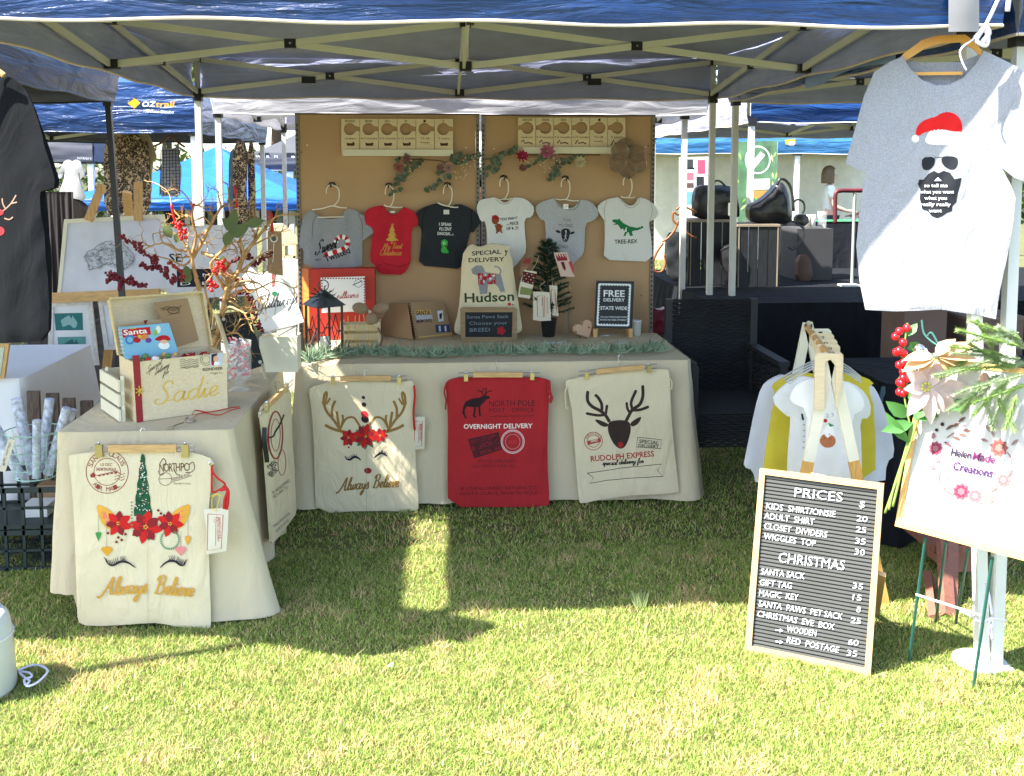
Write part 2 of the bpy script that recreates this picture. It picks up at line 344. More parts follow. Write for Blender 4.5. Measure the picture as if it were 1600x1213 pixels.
class Print:
    def __init__(s, sheet, parent, L=9): s.s, s.p, s.L, s.k, s.m = sheet, parent, L, 0, {}; s.off0 = .0009; s.g = 1; s.q = 0
    def mb(s, c, name):
        s.k += 1; return s.m.setdefault((name, c, s.q), MB()), s.off0 + .000016 * s.k
    def tris(s, vs, fs, c, name='printed_design'):
        mb, off = s.mb(c, name); st = [tuple(vs[i] for i in f) for f in fs]
        L2 = s.L * s.L
        while st:
            a, b, d = st.pop(); e = [((a[0] - b[0]) ** 2 + (a[1] - b[1]) ** 2), ((d[0] - b[0]) ** 2 + (d[1] - b[1]) ** 2), ((a[0] - d[0]) ** 2 + (a[1] - d[1]) ** 2)]
            k = max(range(3), key=lambda i: e[i])
            if e[k] > L2 * 1.6 and (s.s.amp or s.s.bulge):
                T = [a, b, d][k:] + [a, b, d][:k]; mp = ((T[0][0] + T[1][0]) / 2, (T[0][1] + T[1][1]) / 2); st += [(T[0], mp, T[2]), (mp, T[1], T[2])]; continue
            P = [s.s.at(q[0], q[1], off) for q in (a, b, d)]
            if (P[1] - P[0]).cross(P[2] - P[0]).dot(s.s.n) < 0: P = [P[0], P[2], P[1]]
            mb.add(P, [(0, 1, 2)])
        return s
    def poly(s, P, c, name='printed_design', sm=0):
        if sm: P = smoothp(P, sm)
        vs, fs = trifill(P); return s.tris(vs, fs, c, name)
    def stroke(s, P, w, c, name='printed_design', cr=0, taper=False):
        if cr: P = crom(P, cr)
        n = len(P); vs = []; fs = []
        for i in range(n):
            a, b = P[max(0, i - 1)], P[min(n - 1, i + 1)]; dx, dy = b[0] - a[0], b[1] - a[1]; l = math.hypot(dx, dy) or 1
            ww = (w[i * len(w) // n] if isinstance(w, list) else w) / 2
            if taper: ww *= max(.15, sin(pi * min(1, (i + .5) / n)) if taper == 2 else 1 - i / n)
            vs += [(P[i][0] - dy / l * ww, P[i][1] + dx / l * ww), (P[i][0] + dy / l * ww, P[i][1] - dx / l * ww)]
        for i in range(n - 1): fs += [(2 * i, 2 * i + 1, 2 * i + 3), (2 * i, 2 * i + 3, 2 * i + 2)]
        return s.tris(vs, fs, c, name)
    def ell(s, x, y, rx, ry, c, name='printed_design', n=14, rot=0):
        return s.poly([(x + rx * cos(2 * pi * i / n) * cos(rot) - ry * sin(2 * pi * i / n) * sin(rot), y + rx * cos(2 * pi * i / n) * sin(rot) + ry * sin(2 * pi * i / n) * cos(rot)) for i in range(n)], c, name)
    def ring(s, x, y, r, w, c, name='printed_design', a0=0, a1=360, n=28, ry=None):
        ry = ry or r
        return s.stroke([(x + r * cos(radians(a0 + (a1 - a0) * i / n)), y + ry * sin(radians(a0 + (a1 - a0) * i / n))) for i in range(n + 1)], w, c, name)
    def text(s, st, u0, v0, u1, v1, h, c, bold=False, sl=0, name='lettering', sp=1.0):
        vs, fs, asp = textmesh(st, bold, sp); dx, dy = u1 - u0, v1 - v0; l = math.hypot(dx, dy); ux, uy = dy / l, -dx / l
        if len(st) > 2: s.q += 1
        return s.tris([(u0 + x * dx + (ux * h) * y + sl * h * y, v0 + x * dy + (uy * h) * y) for x, y in vs], fs, c, name)
    def script(s, st, u0, v0, u1, v1, h, c, w=1.6, sl=.25, name='lettering'):
        adv = 0; S = []; s.q += 1
        for ch in st:
            if ch == ' ': adv += .6; continue
            a, g = GL.get(ch, GL['n']); S += [[(x + adv, y) for x, y in q] for q in g]; adv += a
        dx, dy = (u1 - u0) / adv, (v1 - v0) / adv
        for q in S:
            q = crom(q, 4); P = [(u0 + x * dx + sl * y * h * .5, v0 + x * dy - y * h / 2.15) for x, y in q]
            n = len(P); W = [w * (.55 + .75 * min(1, abs(P[min(i + 1, n - 1)][1] - P[max(i - 1, 0)][1]) / (math.hypot(P[min(i + 1, n - 1)][0] - P[max(i - 1, 0)][0], P[min(i + 1, n - 1)][1] - P[max(i - 1, 0)][1]) + 1e-6))) for i in range(n)]
            s.stroke(P, W, c, name)
        return s
    def arc(s, st, x, y, r, a0, a1, h, c, inner=False, name='lettering'):
        n = len(st)
        for i, ch in enumerate(st):
            if ch == ' ': continue
            a = radians(a0 + (a1 - a0) * (i + .5) / n); tx, ty = (-sin(a), cos(a)); 
            if inner: tx, ty = -tx, -ty
            cx, cy = x + r * cos(a), y + r * sin(a); k = h * .38
            s.text(ch, cx - tx * k, cy - ty * k, cx + tx * k, cy + ty * k, h, c, name=name)
        return s
    def petal(s, x, y, ang, ln, wd, c, name='printed_design'):
        a = radians(ang); d = (cos(a), sin(a)); e = (-d[1], d[0])
        return s.poly([(x + d[0] * ln * t + e[0] * wd * k, y + d[1] * ln * t + e[1] * wd * k) for t, k in ((0, 0), (.3, .38), (.55, .5), (.8, .3), (1, 0), (.8, -.3), (.55, -.5), (.3, -.38))], c, name)
    def done(s):
        for (name, c, q), mb in s.m.items():
            if mb.f: mb.build(name, cm(c, g=s.g), s.p)
        s.m = {}
R_ = random.Random(7)
# ---------------------------------------------------------------- lawn
def lawn():
    m = mat('lawn_soil', (.10, .10, .035), rough=1, var=.35, vscale=3, bump=.6, bscale=60)
    mb = MB(); mb.grid(lambda a, b: (-60 + 120 * a, -12 + 150 * b, 0), 24, 30); struct('ground', mb, m)
    rng = np.random.default_rng(3)
    def zone(x0, x1, y0, y1, n): return np.stack([rng.uniform(x0, x1, n), rng.uniform(y0, y1, n)], 1), None
    Z = [(-1.7, 2.2, 2.55, 3.6, 210000, .78), (2.2, 4.6, 2.2, 5.2, 60000, 1.4), (-4.2, -1.7, 2.2, 4.6, 50000, 1.5), (-2.5, 2.4, 1.7, 2.55, 50000, 1.4), (2.7, 5, 5.2, 8, 14000, 2), (-2.4, 2.4, 3.6, 4.6, 150000, .92), (-2.6, 2.7, 4.6, 6.4, 80000, 1.3), (-4.4, 4, 6.4, 10, 34000, 2.3), (-6, 8, 10, 20, 22000, 4)]
    X = []; S = []
    for x0, x1, y0, y1, n, s in Z: X.append(np.stack([rng.uniform(x0, x1, n), rng.uniform(y0, y1, n)], 1)); S.append(np.full(n, s))
    X = np.concatenate(X); S = np.concatenate(S); n = len(X)
    gz = np.random.default_rng(9).normal(size=(64, 64)); gi = ((X[:, 0] * 9) % 63); gj = ((X[:, 1] * 9) % 63); i0, j0 = gi.astype(int), gj.astype(int); fi, fj = gi - i0, gj - j0; fi = fi * fi * (3 - 2 * fi); fj = fj * fj * (3 - 2 * fj)
    patch = .75 * ((gz[i0, j0] * (1 - fi) + gz[i0 + 1, j0] * fi) * (1 - fj) + (gz[i0, j0 + 1] * (1 - fi) + gz[i0 + 1, j0 + 1] * fi) * fj) + .5 * np.sin(X[:, 0] * 5.1 + 2 * np.sin(X[:, 1] * 3.3)) * np.sin(X[:, 1] * 6.3 + 1.7 * np.sin(X[:, 0] * 4.1)) + .5 * np.sin(X[:, 0] * 17 + X[:, 1] * 11) * np.sin(X[:, 1] * 23 - X[:, 0] * 7)
    h = rng.uniform(.008, .022, n) * (1 + .22 * patch) * (1 + .25 * (S - 1)); w_ = rng.uniform(.0011, .0021, n) * S
    tuft = rng.random(n) < .015; h[tuft] *= 1.8
    a = rng.uniform(0, 2 * pi, n); b = rng.uniform(0, 2 * pi, n); lean = rng.uniform(.3, 1.5, n)
    wx, wy = np.cos(a) * w_, np.sin(a) * w_; lx, ly = np.cos(b) * lean * h, np.sin(b) * lean * h
    P = np.zeros((n, 5, 3)); P[:, 0, :2] = X - np.stack([wx, wy], 1); P[:, 1, :2] = X + np.stack([wx, wy], 1)
    mid = X + np.stack([lx, ly], 1) * .35; P[:, 2, :2] = mid + np.stack([wx, wy], 1) * .75; P[:, 3, :2] = mid - np.stack([wx, wy], 1) * .75
    P[:, 2, 2] = P[:, 3, 2] = h * .62; P[:, 4, :2] = X + np.stack([lx, ly], 1); P[:, 4, 2] = h
    P[:, :2, 2] = -.001
    k = np.arange(n)[:, None] * 5; loops = np.concatenate([k, k + 1, k + 2, k + 3, k + 3, k + 2, k + 4], 1).ravel()
    me = bpy.data.meshes.new('grass'); me.vertices.add(n * 5); me.vertices.foreach_set('co', P.ravel())
    me.loops.add(n * 7); me.loops.foreach_set('vertex_index', loops.astype(np.int32)); me.polygons.add(n * 2)
    ls = np.stack([np.arange(n) * 7, np.arange(n) * 7 + 4], 1).ravel(); lt = np.tile([4, 3], n)
    me.polygons.foreach_set('loop_start', ls.astype(np.int32)); me.polygons.foreach_set('loop_total', lt.astype(np.int32)); me.update()
    t = rng.random(n); dry = np.clip(.22 + .8 * np.maximum(0, patch - .35), 0, .8)
    g1, g2, yl, tan_ = np.array([.12, .20, .035]), np.array([.30, .42, .08]), np.array([.56, .58, .18]), np.array([.64, .47, .25])
    c = g1 + (g2 - g1) * t[:, None]; r = rng.random(n); c[r < .42] = (g2 + (yl - g2) * rng.random((n, 1)))[r < .42]; q = rng.random(n) < dry * .6; c[q] = (tan_ * rng.uniform(.8, 1.25, (n, 1)))[q]
    cc = np.concatenate([c, np.ones((n, 1))], 1); at = me.color_attributes.new('tone', 'FLOAT_COLOR', 'POINT'); at.data.foreach_set('color', np.repeat(cc, 5, 0).ravel())
    m2 = bpy.data.materials.new('grass_blades'); m2.use_nodes = True; N = m2.node_tree.nodes; L = m2.node_tree.links
    an = N.new('ShaderNodeAttribute'); an.attribute_name = 'tone'; bs = N['Principled BSDF']; bs.inputs['Roughness'].default_value = .55; bs.inputs['Specular IOR Level'].default_value = .35
    L.new(an.outputs[0], bs.inputs['Base Color']); tr = N.new('ShaderNodeBsdfTranslucent'); L.new(an.outputs[0], tr.inputs[0]); mx = N.new('ShaderNodeMixShader'); mx.inputs[0].default_value = .35
    L.new(bs.outputs[0], mx.inputs[1]); L.new(tr.outputs[0], mx.inputs[2]); L.new(mx.outputs[0], N['Material Output'].inputs[0]); me.materials.append(m2)
    o = bpy.data.objects.new('grass', me); col.objects.link(o); o['kind'] = 'stuff'; o['label'] = 'short mown grass with dry straw patches over the whole ground'; o['category'] = 'grass'
    thin = (patch < -.9) & (rng.random(n) < .5); P[thin, :, 2] *= .35; me.vertices.foreach_set('co', P.ravel()); me.update()
    mb = MB()
    for _ in range(260):
        p = V((R_.uniform(-1.8, 2.2), R_.uniform(2.7, 6), R_.uniform(.008, .02))); a = R_.uniform(0, 6.28); L_ = R_.uniform(.006, .028); mb.leaf(p, (cos(a), sin(a), R_.uniform(-.1, .3)), (0, 0, 1), L_, L_ * R_.uniform(.12, .5), .3)
    o = mb.build('leaf_litter', mat('dry_litter', (.36, .24, .12), rough=.9, var=.4, vscale=5), kind='stuff'); o['label'] = 'tiny dry leaves and straw scattered over the lawn'; o['category'] = 'litter'
    # a taller tuft, twigs and dead leaves lying on the lawn
    mb = MB(); p = PZ(1000, 950)
    for i in range(30): mb.leaf(p + V((R_.uniform(-.025, .025), R_.uniform(-.02, .02), 0)), (R_.uniform(-.6, .6), R_.uniform(-.4, .4), 1), (0, -1, 0), R_.uniform(.03, .075), .004, .4)
    tag(mb.build('grass_tuft', mat('tuft_green', (.34, .40, .16), rough=.6, trans=.3)), 'taller pale tuft of grass at the edge of the canopy shade', 'grass tuft')
    for (u, v, lb) in ((515, 837, 'small curled dry leaf on the shaded lawn near the table'), (605, 1042, 'pale scrap of paper on the sunny grass'), (283, 1172, 'short dry twig lying on the sunny lawn at the front')):
        p = PZ(u, v, .02); mb = MB(); s = .012 if u == 605 else .028
        mb.leaf(p, (1, .3, .1), (0, 0, 1), s * 2, s * (.35 if u == 283 else .9), .2); mb.leaf(p + V((.004, .002, .003)), (1, .1, .25), (0, 0, 1), s * 1.5, s * (.2 if u == 283 else .7), -.3)
        tag(mb.build({515: 'dead_leaf', 605: 'paper_scrap', 283: 'dry_twig'}[u], WHITE if u == 605 else KRAFT), lb, {515: 'leaf', 605: 'paper', 283: 'twig'}[u])
lawn()
# ---------------------------------------------------------------- gazebos
def valance(mb, lin, a, b, z0, z1, out, seed, am=.012):
    a, b, out = V(a), V(b), V(out); L = (b - a).length
    def fn(u, v, off=0):
        p = a.lerp(b, u); z = z0 + (z1 - z0) * v
        d = am * (noise.noise(V((u * L * 1.3, v * 5, seed))) + .7 * noise.noise(V((u * L * 3 + v * 3, v * 9, seed + 3)))) * (.3 + .7 * sin(pi * min(1, max(0, v))))
        sag = -.012 * sin(pi * u * 4) ** 2 * (1 - v)
        return V((p.x, p.y, z + sag)) + out * (d + off + .02 * sin(pi * v))
    fl = out.cross(b - a).z < 0
    nu = max(12, int(L * 16))
    G1 = (lambda u, v: fn(u, v, .003)) if fl else (lambda u, v: fn(1 - u, v, .003)); G2 = (lambda u, v: fn(1 - u, v)) if fl else (lambda u, v: fn(u, v))
    mb.grid(G1, nu, 12); lin.grid(G2, nu, 12)
    return [fn(i / nu, 0) + out * .002 for i in range(nu + 1)]
def gazebo(name, label, x0, x1, y0, y1, zv, vh, zp, om, lm, pipe, poles, truss=True, pm=STEEL, pr=.019, panels=1, skipv=(), group=None, lean=None):
    t = thing(name, label, 'gazebo', ((x0 + x1) / 2, (y0 + y1) / 2, 0), group)
    ze = zv + vh; c = V(((x0 + x1) / 2, (y0 + y1) / 2, zp)); C = [V((x0, y0, ze)), V((x1, y0, ze)), V((x1, y1, ze)), V((x0, y1, ze))]
    for i in range(4):
        a, b = C[i], C[(i + 1) % 4]
        def fn(u, v, off=0, a=a, b=b, i=i):
            p = a.lerp(b, u).lerp(c, v); return p + V((0, 0, off - .10 * sin(pi * v) * (1 - .35 * abs(2 * u - 1)) - .03 * sin(pi * u) * (1 - v) + .015 * noise.noise(p * 2.2)))
        mb = MB(); mb.grid(lambda u, v: fn(u, v, .004), 16, 10); mb.build('roof_panel', om, t, smooth=True)
        mb = MB(); mb.grid(lambda u, v: fn(1 - u, v), 16, 10); mb.build('roof_lining', lm, t, smooth=True)
    outs = [(0, -1, 0), (1, 0, 0), (0, 1, 0), (-1, 0, 0)]; rims = []
    for i in range(4):
        if i in skipv: continue
        mb = MB(); li = MB(); e = valance(mb, li, C[i], C[(i + 1) % 4], zv, ze, outs[i], 3.1 * i + x0)
        vo = mb.build('valance', om, t, smooth=True); li.build('valance_lining', lm, vo, smooth=True)
        MB().tube(e, .006, 6).build('hem_piping', pipe, vo)
    for (px, py, dx, dy) in poles:
        mb = MB(); mb.box(px - pr, px + pr, py - pr, py + pr, 0, zv + .02); o = mb.v
        for k in range(len(o)): f = 1 - o[k].z / (zv); o[k] = o[k] + V((dx * f, dy * f, 0))
        mb.build('pole', pm, t); mb = MB(); mb.box(px - pr * .8, px + pr * .8, py - pr * .8, py + pr * .8, zv + .02, ze - .01); mb.build('inner_pole', pm, t)
        MB().box(px - pr * 1.5, px + pr * 1.5, py - pr * 1.5, py + pr * 1.5, zv - .03, zv + .05).build('slider', PLAS, t)
        MB().box(px - pr * 1.5, px + pr * 1.5, py - pr * 1.5, py + pr * 1.5, ze - .05, ze).build('corner_cap', PLAS, t)
        MB().box(px + dx - .045, px + dx + .045, py + dy - .045, py + dy + .045, .0, .012).build('foot_plate', pm, t)
    if truss:
        e = .03; X0, X1, Y0, Y1 = x0 + e, x1 - e, y0 + e, y1 - e; XM, YM = (X0 + X1) / 2, (Y0 + Y1) / 2; zl, zu = zv + .03, ze - .03
        lines = [((X0, Y0), (XM, Y0)), ((XM, Y0), (X1, Y0)), ((X0, Y1), (XM, Y1)), ((XM, Y1), (X1, Y1)), ((X0, Y0), (X0, YM)), ((X0, YM), (X0, Y1)), ((X1, Y0), (X1, YM)), ((X1, YM), (X1, Y1)),
                 ((X0, YM), (XM, YM)), ((XM, YM), (X1, YM)), ((XM, Y0), (XM, YM)), ((XM, YM), (XM, Y1))]
        for a, b in lines:
            a3, b3 = V((a[0], a[1], 0)), V((b[0], b[1], 0)); d = (b3 - a3).normalized(); o = V((-d.y, d.x, 0)) * .008
            for s in (0, 1):
                MB().bar(a3 + V((0, 0, zl if s else zu)) + o * (1 - 2 * s), b3 + V((0, 0, zu if s else zl)) + o * (1 - 2 * s), .014, .032, (0, 0, 1)).build('truss_bar', pm, t)
            m_ = (a3 + b3) / 2 + V((0, 0, (zl + zu) / 2)); MB().obox(m_, d * .028, o.normalized() * .016, (0, 0, .022)).build('pivot_block', PLAS, t); MB().lathe([(.006, 0), (.006, .004)], m_ - o.normalized() * .016, 8, -o.normalized()).build('bolt', CHROME, t)
        for p in ((XM, Y0), (XM, Y1), (X0, YM), (X1, YM), (XM, YM)):
            MB().obox((p[0], p[1], zl), (.03, 0, 0), (0, .03, 0), (0, 0, .022)).build('hub', PLAS, t); MB().obox((p[0], p[1], zu), (.028, 0, 0), (0, .028, 0), (0, 0, .02)).build('hub', PLAS, t)
        MB().bar((XM, YM, zl - .02), (XM, YM, zp - .03), .03, .03, (0, 1, 0)).build('centre_post', pm, t)
        MB().lathe([(.05, 0), (.045, .03)], (XM, YM, zp - .05), 12).build('top_disc', PLAS, t)
    return t
PIPEC = mat('cream_piping', (.7, .6, .5), rough=.7)
GX0, GX1, GY0, GY1 = -1.61, 1.84, 3.36, 6.98
main_g = gazebo('market_gazebo', 'navy pop up gazebo with cream frame roofing the Christmas sack stall', GX0, GX1, GY0, GY1, 2.19, .27, 3.0, NAVY, GREYL, PIPEC,
    [(GX0 + .02, GY0 + .02, 0, 0), (GX1 - .03, GY0 + .16, .05, -.18), (GX1 - .02, GY1 - .02, 0, 0), (GX0 + .02, GY1 - .02, 0, 0)])
# silver corner patch on the front valance, velcro tabs hanging from the lining
mb = MB(); mb.grid(lambda u, v: PY(1482 + 48 * u, 50 - 60 * v, GY0 - .035) + V((0, -.006 * sin(pi * u), 0)), 8, 8); mb.build('corner_patch', mat('silver_tape', (.20, .20, .21), rough=.4, var=.2), main_g, smooth=True)
for u, v in ((482, 125), (929, 128)):
    p = PY(u, v, GY1 - .05); MB().box(p.x - .045, p.x + .045, p.y, p.y + .01, p.z - .022, p.z + .022).build('velcro_tab', PLAS, main_g)
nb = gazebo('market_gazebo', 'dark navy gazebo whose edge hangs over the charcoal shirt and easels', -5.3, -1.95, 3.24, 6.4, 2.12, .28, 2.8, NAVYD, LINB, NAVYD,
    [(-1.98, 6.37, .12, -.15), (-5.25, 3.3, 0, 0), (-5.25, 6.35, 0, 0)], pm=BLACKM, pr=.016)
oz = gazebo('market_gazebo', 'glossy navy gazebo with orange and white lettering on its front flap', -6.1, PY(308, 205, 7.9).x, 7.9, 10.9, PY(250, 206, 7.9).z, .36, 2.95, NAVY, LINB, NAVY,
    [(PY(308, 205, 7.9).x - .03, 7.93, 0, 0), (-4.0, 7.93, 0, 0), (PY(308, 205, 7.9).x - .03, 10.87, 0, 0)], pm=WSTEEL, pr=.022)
sh = Sheet((0, 7.855, 0), (0, 1, 0)); pr = Print(sh, oz); pr.off0 = .012
pr.poly([(200, 162), (210, 153), (220, 161), (211, 170)], '#f5a623', 'logo'); pr.stroke([(203, 159), (212, 153), (217, 157)], 1.2, '#0d1a33', 'logo')
pr.text('OZ', 222, 167, 243, 167, 8, '#f4f6ff', True, .2); pr.text('trail', 243, 167, 272, 167, 8.5, '#f5a623', True, .2); pr.text('Deluxe Gazebo', 230, 176, 272, 178, 5.2, '#e8ecf5'); pr.done()
wg = gazebo('market_gazebo', 'white gazebo standing directly behind the tan display boards', PY(334, 178, 7.25).x, PY(1104, 178, 7.25).x, 7.25, 10.3, PY(700, 178, 7.25).z, .3, 2.8, WHITEC, WHITEC, WHITEC,
    [(PY(344, 300, 7.3).x, 7.3, 0, 0), (PY(1068, 300, 7.3).x, 7.3, 0, 0), (PY(344, 300, 7.3).x, 10.25, 0, 0), (PY(1104, 178, 7.25).x - .05, 10.25, 0, 0)], pm=WSTEEL, pr=.019)
rx = PY(1172, 190, 8.5).x
rg = gazebo('market_gazebo', 'navy gazebo with pale lilac side flap over the handbag stall', rx, rx + 3.4, 8.5, 12.6, PY(1250, 191, 8.5).z, .26, 2.75, NAVY, GREYL, WSTEEL,
    [(rx + .02, 8.52, 0, 0), (rx + 3.35, 8.52, 0, 0), (rx + .02, 12.55, 0, 0), (rx + 3.35, 12.55, 0, 0)], skipv=(3,), pr=.022)
mb = MB(); li = MB(); e = valance(mb, li, (rx - .01, 12.6, 2.02), (rx - .01, 8.5, 2.1), 2.1, 2.38, (-1, 0, 0), 9)
vo = mb.build('valance', LILAC, rg, smooth=True); li.build('valance_lining', GREYL, vo, smooth=True); MB().tube(e, .006, 6).build('hem_piping', PIPEC, vo)
pr = Print(Sheet((0, 8.46, 0), (0, 1, 0)), rg); pr.ell(1150, 158, 5, 6, '#f5a623', 'logo'); pr.done()
# loose second pole by the corner
p = PY(1162, 300, 8.2); MB()
ag = gazebo('market_gazebo', 'navy gazebo joined to the main stall beside the bearded shirt', 1.93, 5.4, 3.42, 6.95, 2.17, .27, 3.0, NAVY, GREYL, PIPEC,
    [(2.0, 3.53, -.10, -.20), (5.35, 3.45, 0, 0), (1.96, 6.9, 0, 0)])
mb = MB(); e = V((1.905, 5.1, 2.2)); mb.grid(lambda u, v: (1.90 + .01 * sin(9 * u), 4.3 + 1.1 * u, 2.16 + .16 * v + .02 * sin(5 * u)), 12, 4); mb.build('sunlit_valance_strip', mat('sunlit_navy_tone', (.30, .40, .62), rough=.4), ag, smooth=True)  # pale strip on the navy valance, sunlight put into its colour
fb = gazebo('market_gazebo', 'far blue gazebo with pale walls behind the handbag stall', PY(1000, 240, 15.8).x, PY(1500, 240, 15.8).x, 15.8, 19.5, PY(1200, 240, 15.8).z, .3, 2.8, canvas('mid_blue_canvas', (.04, .16, .36)), GREYL, WHITEF,
    [(PY(1244, 300, 15.85).x, 15.85, 0, 0), (PY(1006, 300, 15.85).x, 15.85, 0, 0), (PY(1500, 300, 15.85).x, 15.85, 0, 0)], pr=.035, truss=False)
pr = Print(Sheet((0, 15.74, 0), (0, 1, 0)), fb); pr.poly([(1226, 219), (1242, 217), (1243, 225), (1228, 226)], '#f5a623', 'logo'); pr.poly([(1231, 222), (1241, 221), (1241, 227), (1232, 227)], '#ffffff', 'logo'); pr.done()
WALLC = canvas('wall_canvas', (.80, .78, .66), rough=.7, amp=.4, trans=.25)
a, b = PY(1015, 300, 19.4), PY(1520, 300, 19.4)
mb = MB(); mb.grid(lambda u, v: (a.x + (b.x - a.x) * u, 19.4 + .05 * noise.noise(V((u * 9, v * 3, 0))), .0 + 2.3 * v), 40, 12); o = mb.build('canvas_wall', WALLC, fb, smooth=True)
bb = gazebo('market_gazebo', 'low bright blue gazebo roof in the sun behind the leopard trousers', PY(96, 308, 12.5).x, PY(480, 322, 12.5).x, 12.5, 16.2, 1.24, .14, 2.02, BLUEC, BLUEC, BLUEC,
    [(PY(100, 308, 12.5).x + .05, 12.55, 0, 0), (PY(470, 322, 12.5).x, 12.55, 0, 0)], truss=False)
gg = gazebo('market_gazebo', 'dark grey gazebo flap far off above the white dress', -11.8, PY(145, 240, 15).x, 15, 18, PY(100, 253, 15).z, .33, 2.6, mat('charcoal_canvas', (.09, .09, .11), rough=.6), LINB, BLACKF, [(PY(145, 240, 15).x - .05, 15.05, 0, 0)], truss=False, pm=WSTEEL, pr=.035)
pr = Print(Sheet((0, 14.93, 0), (0, 1, 0)), gg, L=30); pr.text('KATANIA R', 121, 249, 143, 250, 4, '#c9c9cc'); pr.done()
wd = gazebo('market_gazebo', 'pale gazebo with a dark name strip seen past the display board edge', PY(396, 240, 16.5).x, PY(700, 240, 16.5).x, 16.5, 19.5, PY(430, 265, 16.5).z, .26, 2.9, mat('slate_canvas', (.06, .062, .07), rough=.6), WHITEC, WHITEC,
    [(PY(412, 240, 16.5).x, 16.55, 0, 0), (PY(452, 240, 16.5).x, 16.55, 0, 0)], truss=False, pm=WSTEEL, pr=.05)
pr = Print(Sheet((0, 16.42, 0), (0, 1, 0)), wd, L=30); pr.text('wander', 399, 246, 473, 247, 5, '#e8e8ea', sp=1.9); pr.done()
# ---------------------------------------------------------------- draped tables
def drape(name, label, cat, x0, x1, y0, y1, zt, hem, m, flare=.04, fold=.012, ff=22, corner=.1, seed=1, cut=None, group=None):
    mb = MB(); n = 60; r = .018; per = []
    def edge(a, b, nx, ny):
        L = math.hypot(b[0] - a[0], b[1] - a[1]); k = max(4, int(L / .025))
        for i in range(k): t = i / k; per.append((a[0] + (b[0] - a[0]) * t, a[1] + (b[1] - a[1]) * t, nx, ny, min(t, 1 - t) * L))
        ex, ey = b; 
        for i in range(1, 8):
            q = i / 8 * pi / 2; cx, cy = nx * cos(q) - ny * sin(q), nx * sin(q) + ny * cos(q); per.append((ex, ey, cx, cy, 0))
    edge((x0 + r, y0), (x1 - r, y0), 0, -1); edge((x1, y0 + r), (x1, y1 - r), 1, 0); edge((x1 - r, y1), (x0 + r, y1), 0, 1); edge((x0, y1 - r), (x0, y0 + r), -1, 0)
    rows = 16; m_ = len(per); k = len(mb.v); s_ = 0; pos = []
    for i, (x, y, nx, ny, dc) in enumerate(per):
        if i: s_ += math.hypot(x - per[i - 1][0], y - per[i - 1][1]) + .004
        pos.append(s_)
    for j in range(rows + 1):
        t = j / rows
        for i, (x, y, nx, ny, dc) in enumerate(per):
            cb = math.exp(-(dc / .11) ** 2) * (corner(x, y) / .1 if callable(corner) else corner / .1) * .1; fs = 1.6 * noise.noise(V((pos[i] * 5.5, t * .6, seed + 7))); h = hem(x, y, nx, ny) if callable(hem) else hem
            fl = flare * t + cb * t ** 1.2 + fold * t * (abs(fs) ** 1.5 * 2 - .4 + sin(pos[i] * ff + seed) * (.5 + .5 * noise.noise(V((pos[i] * 1.3, seed, 0)))) + .9 * noise.noise(V((pos[i] * 3.5, t * 1.5, seed))))
            fl += .003 * noise.noise(V((pos[i] * 6, t * 7, seed + 2)))
            fy_ = fl - (.8 * cb * t ** 1.2 if callable(corner) and ny < 0 else 0); mb.v.append(V((x + nx * fl + (.35 * cb * t ** 1.2 if callable(corner) and x > -1.1 and y < 4 and dc < .12 else 0), y + ny * fy_, zt - (zt - h) * t - (.0 if j else 0))))
    for j in range(rows):
        for i in range(m_): A = k + j * m_ + i; B = k + j * m_ + (i + 1) % m_; mb.f.append((A, A + m_, B + m_, B)[::1])
    mb.f.append(tuple(k + i for i in range(m_)))
    t_ = thing(name, label, cat, ((x0 + x1) / 2, (y0 + y1) / 2, 0), group)
    mb.f = [f[::-1] if len(f) == 4 else f for f in mb.f]
    o = mb.build('cloth', m, t_, smooth=True); md = o.modifiers.new('thickness', 'SOLIDIFY'); md.thickness = .0025; md.offset = -1
    es = o.modifiers.new('edges', 'EDGE_SPLIT'); es.split_angle = radians(50)
    MB().box(x0 + .02, x1 - .02, y0 + .02, y1 - .02, zt - .035, zt - .006).build('table_top', mat('trestle_plastic', (.6, .6, .58), rough=.6), t_)
    for sx in (x0 + .08, x1 - .08):
        for sy in (y0 + .08, y1 - .08): MB().tube([(sx, sy, 0), (sx, sy, zt - .035)], .013, 8).build('leg', mat('grey_steel', (.2, .2, .21), rough=.4), t_)
    return t_
def hem1(x, y, nx, ny): return .01 if ny < -.5 and abs(x + .3) > .5 else .03
T1 = drape('draped_table', 'calico covered table along the back holding lantern, sacks and signs', 'table', -.74, 1.27, 5.2, 6.08, .74, .02, CLOTH, .03, .010, 14, .05, 2)
def hem2(x, y, nx, ny): return .16 if (nx < -.3 or x < -1.35) and y > 3.87 else (.0 if x > -1.2 else .05)
T2 = drape('draped_table', 'calico covered side table carrying the open wooden gift box', 'table', -1.445, -.80, 3.9, 5.15, .74, lambda x, y, nx, ny: (.12 + .0 * x) if x < -1.38 else .012, CLOTH, .02, .017, 15, lambda x, y: .11 if x > -1.1 and y < 4.3 else .03, 5)
T3 = drape('draped_table', 'white clothed table beside the wire basket of paper rolls', 'table', -2.9, PZ(62, 578, .74).x, 4.95, 5.9, .74, .05, WHITEF, .05, .012, 12, .05, 8)
bt = PZ(1100, 719)
T4 = drape('draped_table', 'long black draped table under the handbag crates', 'table', PY(1110, 500, 6.5).x, 5.2, 6.5, 8.75, .86, .03, BLACKF, .08, .04, 9, .1, 11)
T5 = drape('draped_table', 'far black draped table in front of the woman in white', 'table', PY(1240, 350, 15).x, PY(1500, 350, 15).x, 15, 15.9, PY(1300, 350, 15).z, .05, BLACKF, .06, .03, 9, .1, 13)
